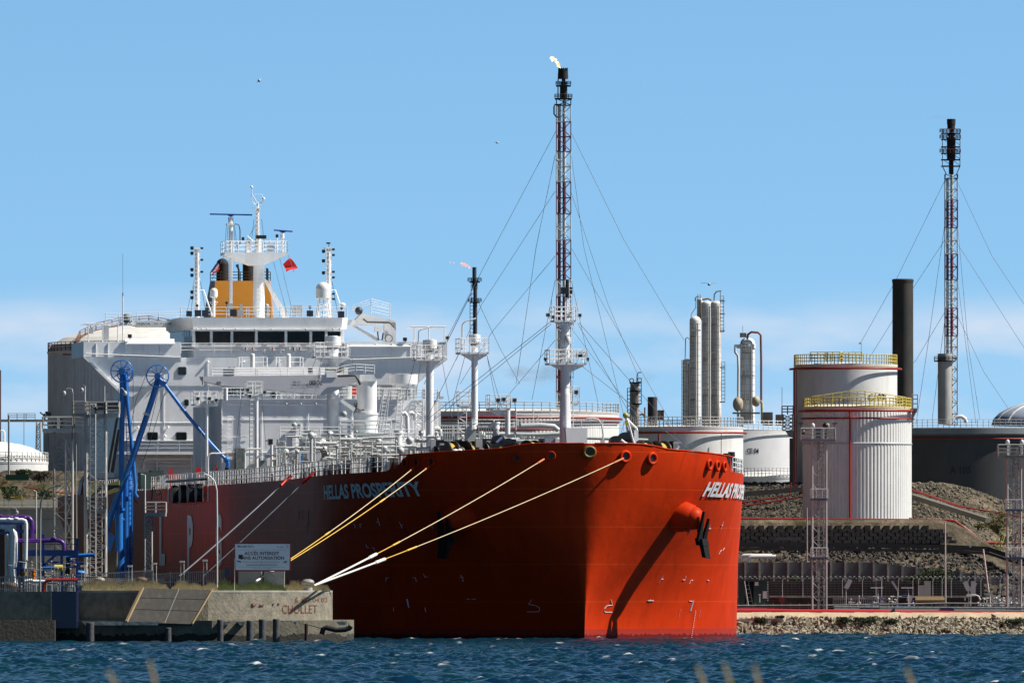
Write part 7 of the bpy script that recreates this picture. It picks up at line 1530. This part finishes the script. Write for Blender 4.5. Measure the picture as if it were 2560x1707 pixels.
# red pipeline
T = thing('red_pipeline','thick bright red pipeline running along the shore','pipeline',tuple(wp(2200,1535,956)))
mb = MB(); P = [wp(1700,1521,956)]+[wp(1820+i*37,1526+i*.42+.35*math.sin(i*1.7),956) for i in range(21)]; mb.tube(P,.235,n=16); part(mb,'pipe_run',mat('red_line',(.50,.02,.03),.45,var=.1),T)
mb = MB(); c=wp(2234,1529.5,956); mb.cyl(c-Vector((.12,0,0)),c+Vector((.12,0,0)),.33,n=16); part(mb,'joint',navy,T)
mb = MB()
for i in range(9): c=wp(1850+i*85,1534,956); mb.box2((c[0]-.15,955.9,1.9),(c[0]+.15,956.3,c[2]))
part(mb,'support',concl,T)
# grey pipes and guard rails behind
T = thing('grey_pipeline','pair of grey-green pipes on supports behind the red pipeline','pipeline',tuple(wp(2200,1530,966)))
mb = MB(); 
for y,r_,Y in ((1517,2.6,965),(1524,2.2,964),(1521,2,968)): fline(mb,Wf,[(2085,y),(2640,y+3)],Y,r_,10)
part(mb,'pipe_run',mat('pipe_greygreen',(.20,.24,.24),.5),T)
mb = MB()
for i in range(30): x=2085+i*19; fbox(mb,Wf,x-.7,1512,x+.7,1534,964.5,.1)
part(mb,'support',galv_d,T,split=False)
T = thing('guard_rail','long grey guard rail across the plant yard','railing',tuple(wp(2200,1525,970)))
mb = MB(); mb.tube([wp(1840,1513,970),wp(2100,1512,970),wp(2360,1507,970),wp(2640,1509,970)],.07,n=6); mb.tube([wp(1840,1517,970),wp(2640,1516,970)],.05,n=6)
for i in range(36): x=1845+i*22; fbox(mb,Wf,x-.8,1506,x+.8,1530,970,.08)
part(mb,'bars',galv_d,T,split=False)
mb = MB(); mb.bar(wp(2155,1516,968),wp(2212,1504,968),.2,.16); mb.bar(wp(2196,1526,967),wp(2212,1522,967),.2,.1); solo(mb,'inclined_beam',lightgrey,'grey beam sloping up behind the red pipeline','beam')
# palisade with white bars in the yard
for x0,x1,l in ((2083,2215,'white barred fence in the yard right of the lattice tower'),(2480,2600,'white barred fence in the yard at the right edge')):
    T = thing('yard_fence',l,'fence',tuple(wp((x0+x1)/2,1515,975)),'white barred yard fences'); mb = MB(); n=int((x1-x0)/4.6)
    for i in range(n+1): x=x0+(x1-x0)*i/n; mb.bar(wp(x,1494,975),wp(x,1517,975),.045)
    mb.bar(wp(x0,1496,975),wp(x1,1496,975),.05); part(mb,'bars',lightgrey,T,split=False)
# container with ladder
T = thing('plant_container','dark green equipment container with pale notices, right of the bow','container',tuple(wp(1885,1513,985)))
mb = MB(); fbox(mb,Wf,1847,1450,1862,1512,985,3); fbox(mb,Wf,1884,1450,1923,1512,985,3); fbox(mb,Wf,1847,1449,1923,1453,984.9,3.1); fbox(mb,Wf,1862,1453,1884,1512,987,1); part(mb,'body',green_d,T); mb = MB(); mb.ladder(wp(1876,1512,985.6),wp(1864,1452,985.6),.5,.05,(1,0,0),.35); fline(mb,Wf,[(1871,1512),(1861,1452)],984.8,1.3,6); part(mb,'ladder',galv,T)
mb = MB(); fbox(mb,Wf,1887,1454,1896,1463,984.85,.05); fbox(mb,Wf,1907,1477,1917,1495,984.85,.05); fbox(mb,Wf,1897,1484,1902,1489,984.85,.05); part(mb,'notice',metal_w,T)
mb = MB()
for i in range(9): fbox(mb,Wf,1918,1453+i*5.6,1921,1456+i*5.6,984.85,.04)
fbox(mb,Wf,1898,1491,1901,1505,984.85,.05); part(mb,'side_lettering',metal_w,T,split=False)
mb = MB(); fbox(mb,Wf,1848,1516,1918,1524,983,3); solo(mb,'equipment_skid',galv_d,'grey skid frame beneath the dark green container','skid')
# panel wall
T = thing('panel_wall','long grey concrete panel wall with pale posts, stepping down to the right','wall',tuple(wp(2150,1450,1044)))
mb = MB(); mp_ = MB(); xs = [1790,1828,1863.5,1899,1935,1970.5,2006,2042,2077.5,2113.5,2149,2184.5,2220,2256,2292,2329,2365,2402,2438,2475,2511]
for i,(a,b) in enumerate(zip(xs,xs[1:])):
    top = 1405 if b < 2190 else 1405+(b-2190)*.108; fbox(mb,Wf,a+2,top,b-1,1458,1044,.2)
    fbox(mp_,Wf,b-2.4,top-5,b+2.0,1460,1043.7,.35)
part(mb,'panel',conc2,T); part(mp_,'post',concl,T)
mb = MB(); fbox(mb,Wf,1700,1453,2460,1532,1043.2,.5)
for i in range(7): fbox(mb,Wf,1700,1458+i*9,2460,1459.5+i*9,1043.12,.1)
solo(mb,'base_wall',mat('base_wall',(.075,.062,.052),.9,var=.3,dirt=(.03,.028,.025),dirt_amt=.6),'dark brown horizontally ribbed wall behind the wire mesh fence','wall')
# mesh fence with cranked posts
T = thing('mesh_fence','wire mesh fence with cranked posts and barbed coils in front of the panel wall','fence',tuple(wp(2200,1500,1035)))
mb = MB()
for x in (1840,1906,1956,2007,2060,2106,2156,2246,2282,2296,2332,2355,2378,2420,2452,2500): fline(mb,Wf,[(x,1492),(x,1450),(x+4,1444)],1035,.8,5)
part(mb,'posts',metal_w,T)
mb = MB()
for y in range(1452,1490,6): mb.bar(wp(1830,y,1035),wp(2600,y,1035),.025)
for i in range(75): x=1832+i*9.8; mb.bar(wp(x,1450,1035),wp(x,1490,1035),.012)
part(mb,'mesh',galv_d,T,split=False); mb = MB()
for j in range(2):
    P = [wp(1832+i*1.7,1443+3.5*math.sin(i*.9+j),1035+.3*math.cos(i*.9+j)) for i in range(450)]; mb.tube(P,.007,n=3,caps=False)
part(mb,'barbed_coil',galv,T,split=False)
mb = MB(); fbox(mb,Wf,1830,1488,2420,1493,1036,1); solo(mb,'kerb_wall',concl,'low pale kerb below the wire mesh fence','kerb')
mb = MB(); fbox(mb,Wf,2311,1452,2327,1496,1032,.6); o=solo(mb,'gate_pillar',cream,'pale stone pillar behind the tiled hut','pillar'); localize(o); 
mb = MB(); fbox(mb,Wf,2297,1462,2311,1494,1034,.3); solo(mb,'white_gate',lightgrey,'plain grey gate leaf left of the stone pillar','gate'); mb=MB(); fbox(mb,Wf,2428,1452,2439,1490,1033,.4); solo(mb,'white_board',metal_w,'upright white board behind the valves','board')
bush(2320,1446,66,27,1041.5,'large dark green bush growing over the panel wall',mat('bush_dark',(.022,.036,.010),.8,var=.5,scale=1.5),5200); bush(1982,1444,12,7,1042,'small green plant at the foot of the panel wall beside the lattice tower')
bush(2500,1300,40,28,1090,'olive scrub on the slope left of the right-hand lattice tower',mat('olive_scrub',(.16,.14,.06),.9,var=.4,scale=2),2200); bush(2450,1315,24,9,1082,'small dry scrub on the slope above the red pipe bend',MATS['olive_scrub'],900)
# tiled hut
T = thing('tiled_hut','small hut with a brown tiled roof behind the red pipeline','hut',tuple(wp(2326,1525,985)))
mb = MB(); fbox(mb,Wf,2293,1503,2360,1530,986,4); part(mb,'wall',mat('hut_wall',(.13,.12,.11),.8),T); mb = MB(); mb.prism([wp(2288,1503,985.3),wp(2362,1503,985.3),wp(2358,1494,987.5),wp(2290,1494,987.5)],(0,0,.15)); 
for i in range(26): x=2289+i*2.85; mb.bar(wp(x,1502.6,985.2),wp(x+.3,1493.6,987.5),.09,.09)
part(mb,'roof',tile,T,split=False); mb = MB(); fbox(mb,Wf,2319,1510,2337,1517,985.95,.1); part(mb,'window',glass,T)
# car roof
T = thing('parked_car','dark blue parked car whose roof shows above the red pipeline','car',tuple(wp(2367,1541,961)))
mb = MB(); Yc=961
prof = [(2346,1532),(2350,1521),(2354,1518),(2380,1518),(2385,1521),(2388,1534),(2402,1537),(2403,1546),(2330,1546),(2331,1538)]
fpoly(mb,Wf,prof,Yc,1.6); part(mb,'body',mat('car_blue',(.03,.05,.11),.25,.3),T); mb = MB(); fpoly(mb,Wf,[(2350,1531),(2353,1523),(2364,1522),(2364,1531)],Yc-.02,.02); fpoly(mb,Wf,[(2367,1531),(2367,1522),(2381,1522),(2384,1531)],Yc-.02,.02); part(mb,'side_window',mat('car_glass',(.02,.015,.015),.1),T); mb = MB()
for x in (2343,2391): c=wp(x,1546,Yc); mb.cyl(c+Vector((0,-.03,0)),c+Vector((0,.2,0)),.3,n=16)
part(mb,'wheel',rubber,T)
# yard valves, T-shaped bars, tilted white lids
for px,l in ((2195,'left white T-shaped lamp bar in the yard'),(2271,'middle white T-shaped lamp bar in the yard'),(2527,'white T-shaped lamp bar near the no-stopping sign')):
    mb = MB(); fline(mb,Wf,[(px,1513),(px,1474),(px-2,1469)],972,.9,6); fline(mb,Wf,[(px-18,1469),(px+13,1469)],972,1.1,6); solo(mb,'lamp_bar',lightgrey,l,'lamp','T-shaped lamp bars')
for x0,y0,x1,y1,l in ((2115,1470,2126,1448,'leftmost tilted white lid standing on a pole'),(2272,1502,2278,1488,'smallest tilted white lid, above the guard rail'),(2427,1478,2438,1455,'right-hand tilted white lid beside the valves'),(2244,1474,2230,1452,'thin tilted bar leaning left in the middle of the yard'),(2422,1475,2412,1453,'thin tilted bar leaning left beside the right-hand lid')):
    th_ = .42 if 'lid' in l else .2
    mb = MB(); mb.bar(wp(x0,y0,973),wp(x1,y1,973),.12,th_); fline(mb,Wf,[(x0,1515),(x0,y0)],973,.8,6); solo(mb,'tilted_lid',metal_w if 'lid' in l else lightgrey,l,'lid','tilted lids on poles')
rr = random.Random(21)
for x0,x1,Y,l,m in ((2120,2290,978,'group of dark blue and grey valves left of the tiled hut',blue_dk),(2410,2560,979,'group of silver valves with looped pipe at the right of the yard',lightgrey)):
    T = thing('valve_group',l,'valves',tuple(wp((x0+x1)/2,1520,Y)),None); mb = MB(); m2_ = MB()
    for i in range(60):
        x = rr.uniform(x0,x1); y = rr.uniform(1488,1515); q = mb if rr.random()<.5 else m2_
        if rr.random()<.4: fline(q,Wf,[(x,y),(x+rr.uniform(5,22),y)],Y+rr.uniform(-2,2),rr.choice([.9,1.4,2]),6)
        else: Yy = Y+rr.uniform(-2,2); fline(q,Wf,[(x,1522),(x,y)],Yy,rr.choice([.8,1.3]),6); q.sphere(wp(x,y,Yy),rr.uniform(.07,.16),7,5)
    part(mb,'valves',m,T); part(m2_,'pipes',galv,T)
mb = MB(); fline(mb,Wf,[(2412,1500),(2413,1491),(2418,1487),(2440,1487),(2447,1490),(2449,1496)],977,1.8,8); fline(mb,Wf,[(2475,1520),(2475,1490)],976,1.6,8); fpoly(mb,Wf,[(2466,1484),(2478,1482),(2490,1492),(2484,1494)],976,.4); solo(mb,'loop_pipe',metal_w,'silver looped pipe above the right-hand valves','pipe')
# no stopping sign
T = thing('no_stopping_sign','round red and blue traffic sign on a grey panel at the right of the yard','sign',tuple(wp(2532,1525,972)))
mb = MB(); fbox(mb,Wf,2524,1475,2540,1498,972,.1); fcyl(mb,Wf,2526,1498,1522,.8,972,n=6); part(mb,'panel',lightgrey,T); mb = MB(); c=wp(2532,1485,971.95); mb.cyl(c,c-Vector((0,.05,0)),7.3*972/FP,n=28); part(mb,'red_disc',mat('sign_red_b',(.35,.02,.03),.4),T); mb = MB(); mb.cyl(c-Vector((0,.06,0)),c-Vector((0,.08,0)),5.4*972/FP,n=28); part(mb,'blue_disc',mat('sign_blue_b',(.03,.03,.25),.4),T)
mb = MB(); P=(c-Vector((0,.10,0))); mb.bar(P+Vector((-.14,0,.14)),P+Vector((.14,0,-.14)),.05,.02); part(mb,'slash',MATS['sign_red_b'],T)
# right lattice towers
def rtower(px, w_, x0, x1, yp, Y, ybot, label, decks):
    T = thing('lattice_tower',label,'tower',tuple(wp(px,ybot,Y)),'lattice towers of the right shore'); mb = MB(); lattice_mb(mb,px,w_,yp+10,ybot,Y,w_*Y/FP,w_*.98,.085,.045); part(mb,'lattice',galv,T,split=False)
    mb = MB(); mb.ladder(wp(px+6,ybot,Y),wp(px+6,yp,Y),.4,.04,(1,0,0),.4); fcyl(mb,Wf,px-3,yp,ybot,1.4,Y,n=8); part(mb,'ladder',galv_d,T,split=False)
    platform_part(T,x0,x1,yp,Y,2.6,27,galv_d,galv,6)
    for y in decks: mb = MB(); fbox(mb,Wf,px-w_*.6,y,px+w_*.6,y+5,Y-.9,1.8); a=wp(px-w_*.6,y,Y-.9); b=wp(px+w_*.6,y,Y-.9); part(mb,'landing',mat('landing_blue',(.12,.15,.22),.6),T); mb=MB(); mb.rail([a,b],h=23*Y/FP,sp=.6,r=.04); part(mb,'landing_railing',galv,T,split=False)
    mb = MB(); fbox(mb,Wf,px-8,yp-26,px+4,yp-2,Y,.6); fbox(mb,Wf,px+12,yp-22,px+22,yp-2,Y,.6); part(mb,'cabinet',mat('cab_grey2',(.13,.14,.13),.6),T)
    for x in (px-16,px+20): mb = MB(); mb.sphere(wp(x,yp-33,Y),.2,10,8,(1,1,1.3)); fcyl(mb,Wf,x,yp-30,yp,1,Y,n=6); part(mb,'floodlight',metal_w,T)
    return T
T = rtower(2048,35,2002,2088,1097,966,1523,'lattice tower with a monitor platform in front of the ribbed white tank',(1245,1392)); mb=MB()
for x in (2002,2087): fcyl(mb,Wf,x,1060,1095,1,966,n=6); fbox(mb,Wf,x-6,1057,x+6,1059.5,965.8,.5)
mb.sphere(wp(2064,1064,965.5),.3,10,8); mb.sphere(wp(2007,1080,965.5),.26,10,8); part(mb,'antenna',black,T)
T = rtower(2535,34,2496,2580,1138,966,1523,'lattice tower with a monitor platform at the right edge',(1272,1392)); 
# block retaining wall: each block stands on its own
T0 = None
T = thing('block_wall','stepped retaining wall of dark concrete blocks below the red pipe','retaining wall',tuple(wp(2100,1360,1065)))
mb = MB(); rsb = random.Random(3)
for row in range(5):
    y0 = 1349-row*9; x = 1800+(row%2)*11; end = 2385-row*14
    while x < end:
        if row < 4 or True: 
            Y = 1064.6+row*.55; fbox(mb,Wf,x,y0+rsb.uniform(-.4,.4),x+(13.5 if row==4 else 19),y0+(12 if row==4 else 8.6),Y,1.4)
        x += 24.2 if row == 4 else 22
part(mb,'blocks',blockm,T,split=False)
mb = MB(); fbox(mb,Wf,1790,1322,2360,1362,1067.6,.8); part(mb,'backing',blockm,T)
mb = MB(); P=[wp(1790,1359,1060),wp(2120,1361,1060),wp(2360,1365,1060),wp(2470,1370,1060),wp(2515,1385,1059),wp(2580,1405,1058)]
for a,b in zip(P,P[1:]): mb.prism([a+Vector((0,0,.18)),b+Vector((0,0,.18)),b-Vector((0,0,.32)),a-Vector((0,0,.32))],(0,1.6,0))
for a,b in zip(P,P[1:]): mb.bar(a+Vector((0,-1,-.5)),b+Vector((0,-1,-.5)),.3,.3)
solo(mb,'concrete_channel',mat('channel_dark',(.05,.048,.045),.9),'dark concrete channel curving below the block wall','channel')
mb = MB(); fbox(mb,Wf,1940,1342,2001,1350,1062,.4); solo(mb,'pale_lintel',conc2,'pale beam lying against the block wall','beam')
mb = MB(); fbox(mb,Wf,2424,1357,2428,1367,1058,.3); solo(mb,'marker_post',white2,'short white marker post beside the channel','post')
# white pipe ends at the foot of the slope
pipe('upper white culvert pipe beside the bow, above the panel wall',[(1853,1400),(1854,1390),(1860,1388),(1930,1388)],1048,4.6,white2,'culvert_pipe',grp='white pipes above the panel wall')
pipe('lower white culvert pipe beside the bow, with the closed right end',[(1872,1404),(1873,1394),(1880,1391),(1940,1391)],1047,5.2,white2,'culvert_pipe',grp='white pipes above the panel wall')
# red pipes on the terraces
def redline(label, pts, rpx, Y):
    mb = MB(); mb.tube([wp(p[0],p[1],p[2] if len(p)>2 else Y) for p in pts],rpx*Y/FP,n=10); solo(mb,'fire_main',red_pipe,label,'pipe','red fire mains on the slope')
redline('thick red fire main running level below the tanks and bending down to the right',[(1790,1296),(2100,1298),(2370,1300),(2386,1301),(2420,1325),(2452,1349),(2470,1357),(2500,1358),(2600,1360)],3.2,1072)
redline('upper of the two thin red pipes climbing right beside the bow',[(1855,1256),(1930,1245),(1974,1238),(1978,1205)],1.8,1100)
redline('lower of the two thin red pipes climbing right beside the bow',[(1855,1265),(1940,1252),(2008,1242),(2006,1226)],2.0,1098)
redline('upper red pipe descending right beside the dark tank',[(2280,1223),(2330,1240),(2400,1265),(2460,1275),(2600,1300)],1.8,1110)
redline('lower red pipe descending right beside the dark tank',[(2280,1226),(2350,1249),(2420,1276)],1.6,1106)
redline('short red pipe loop behind the right-hand lattice tower',[(2600,1330),(2540,1331),(2538,1345),(2538,1356)],2.2,1080)
mb = MB(); 
for a,b in (((2280,1240),(2470,1300)),((2470,1300),(2520,1345))): mb.bar(wp(*a,1095),wp(*b,1088),.9,.5)
for a,b in (((1850,1236),(2010,1222)),): mb.bar(wp(*a,1108),wp(*b,1108),.5,.5)
solo(mb,'sloping_kerb',mat('kerb_dark',(.13,.12,.10),.9),'dark concrete kerb descending the slope beside the tanks','kerb')
# yellow stairs
T = thing('access_stairs','yellow and green access stairs over the red main','stairs',tuple(wp(2500,1372,1062)))
mb = MB()
for dx,dy in ((0,0),(9,3)):
    fline(mb,Wf,[(2486+dx,1370+dy),(2500+dx,1328+dy),(2507+dx,1319+dy),(2520+dx,1320+dy),(2502+dx,1365+dy)],1062-dx*.1,.9,6); fline(mb,Wf,[(2490+dx,1352+dy),(2506+dx,1331+dy),(2518+dx,1331+dy)],1062-dx*.1,.8,6)
fbox(mb,Wf,2492,1366,2508,1373,1061,.8); part(mb,'handrail',yellow,T,split=False); mb = MB()
for i in range(5): fbox(mb,Wf,2502+i*3,1342+i*0+4*i,2512+i*2,1345+4*i,1062,1); fbox(mb,Wf,2500,1345,2502,1368,1062,.2)
part(mb,'step',green,T,split=False)
# poles
def pole(label, px, y0, y1, Y, r_, m): mb = MB(); fline(mb,Wf,[(px[0],y1),(px[1],y0)],Y,r_,8); T = solo(mb,'pole',m,label,'pole'); return T
pole('tall slim grey lamp mast standing right of the tiled hut',(2364,2363),1305,1507,972,1.7,galv); pole('dark wooden pole beside the left-hand tower on the shore',(2018,2017),1268,1405,1043,1.8,galv_d)
pole('leaning red and white barrier pole by the right-hand valves',(2472,2458),1372,1480,980,1.9,mat('barrier_pole',(.6,.5,.47),.6,var=.5,scale=1.5)); 
mb = MB(); fbox(mb,Wf,2360,1504,2368,1530,972,.4); solo(mb,'lamp_plinth',concl,'pale plinth under the slim lamp mast','plinth')
T = thing('surveillance_frame','white lattice frame with cameras standing above the wire fence','camera frame',tuple(wp(2200,1490,1000)))
mb = MB(); fcyl(mb,Wf,2190,1445,1490,1,1000,n=6); fcyl(mb,Wf,2204,1442,1490,1,1000,n=6); fline(mb,Wf,[(2186,1449),(2206,1449)],1000,1.4,6); part(mb,'frame',lightgrey,T,split=False); mb = MB(); fbox(mb,Wf,2188,1444,2193,1450,999.7,.3); fbox(mb,Wf,2201,1440,2206,1447,999.7,.3); part(mb,'camera',metal_w,T)
mb = MB(); fbox(mb,Wf,1925,1492,1958,1494,982,.2); fbox(mb,Wf,1948,1494,1962,1505,982,.4); fbox(mb,Wf,1925,1500,1945,1501,982,.2); solo(mb,'red_barrier',mat('barrier_red',(.25,.03,.02),.6),'low dark red barrier right of the green container','barrier')
# seagulls
def gull(label, px, py, span, Y, tilt, up):
    k = Y/FP; c = wp(px,py,Y); s_ = span*k/2; mb = MB()
    d = Vector((math.cos(tilt),0,math.sin(tilt))); U = Vector((-math.sin(tilt),0,math.cos(tilt)))
    body = [c+Vector((0,-.30,0)),c+Vector((0,-.16,.01)),c+Vector((0,.05,0)),c+Vector((0,.25,.0)),c+Vector((0,.36,.01))]; mb.tube(body,[.03,.085,.10,.05,.01],n=8)
    o = solo(mb,'seagull',mat('gull_grey',(.42,.42,.44),.7),label,'bird','seagulls in flight'); localize(o); mb = MB()
    for sg in (-1,1):
        P = [c, c+d*sg*s_*.45+U*up*s_*.5, c+d*sg*s_+U*up*s_*.3]
        W = [.15,.13,.02]; vs=[]
        for p,w_ in zip(P,W): vs += [p+Vector((0,-w_,0)),p+Vector((0,w_,0)),p+Vector((0,-w_,.02)),p+Vector((0,w_,.02))]
        mb.add(vs,[(0,1,5,4),(4,5,9,8),(2,6,7,3),(6,10,11,7),(0,4,6,2),(4,8,10,6),(1,3,7,5),(5,7,11,9),(8,9,11,10)])
    part(mb,'wings',buffy,o,split=False)
gull('banking seagull high above the ship funnel, leftmost bird',648,202,17,650,.75,.10); gull('small seagull gliding left of the tallest flare stack',1243,357,15,900,.05,.25); gull('seagull with spread wings over the white columns, largest bird',1773,711,44,700,-.02,.30); gull('tiny seagull passing in front of the tallest flare lattice',1394,401,14,900,.0,.2)
# dry grass stalks close to the camera, out of focus
def stalk(px, py, lean, Y, label, h=34):
    k = Y/FP; b = wp(px,1745,Y); tip = wp(px+lean,py,Y); T = thing('grass_stalk',label,'grass stalk',tuple(b),'blurred grass stalks near the camera'); mb = MB(); mid = b.lerp(tip,.6)+Vector((-lean*.15*k,0,0)); mb.tube([b,mid,tip],[.002,.0015,.001],n=5); part(mb,'stem',dryg,T)
    mb = MB()
    for i in range(26):
        t = i/26; p = b.lerp(tip,.35+.65*t) if True else tip; dx = ((i%2)*2-1)*.010*(1-t*.6); mb.add([p,p+Vector((dx,0,.010)),p+Vector((dx*1.1,0.003,.022)),p+Vector((0,0,.014))],[(0,1,2,3)])
    part(mb,'ear',mat('ear_straw',(.38,.36,.22),.9),T,split=False)
for a in ((395,1655,-22,46,'blurred straw stalk at the lower left, taller one'),(300,1680,-30,46,'blurred straw stalk at the lower left, shorter one'),(1770,1668,-28,46,'leftmost blurred stalk at the lower right'),(1835,1662,-26,46,'second blurred stalk at the lower right'),(1905,1668,-20,46,'third blurred stalk, beside the biggest white crest'),(2290,1675,-24,46,'rightmost blurred stalk near the bottom edge')): stalk(*a)
for o in list(bpy.data.objects):
    if o.type == 'MESH' and not o.data.polygons and not o.modifiers: bpy.data.objects.remove(o)
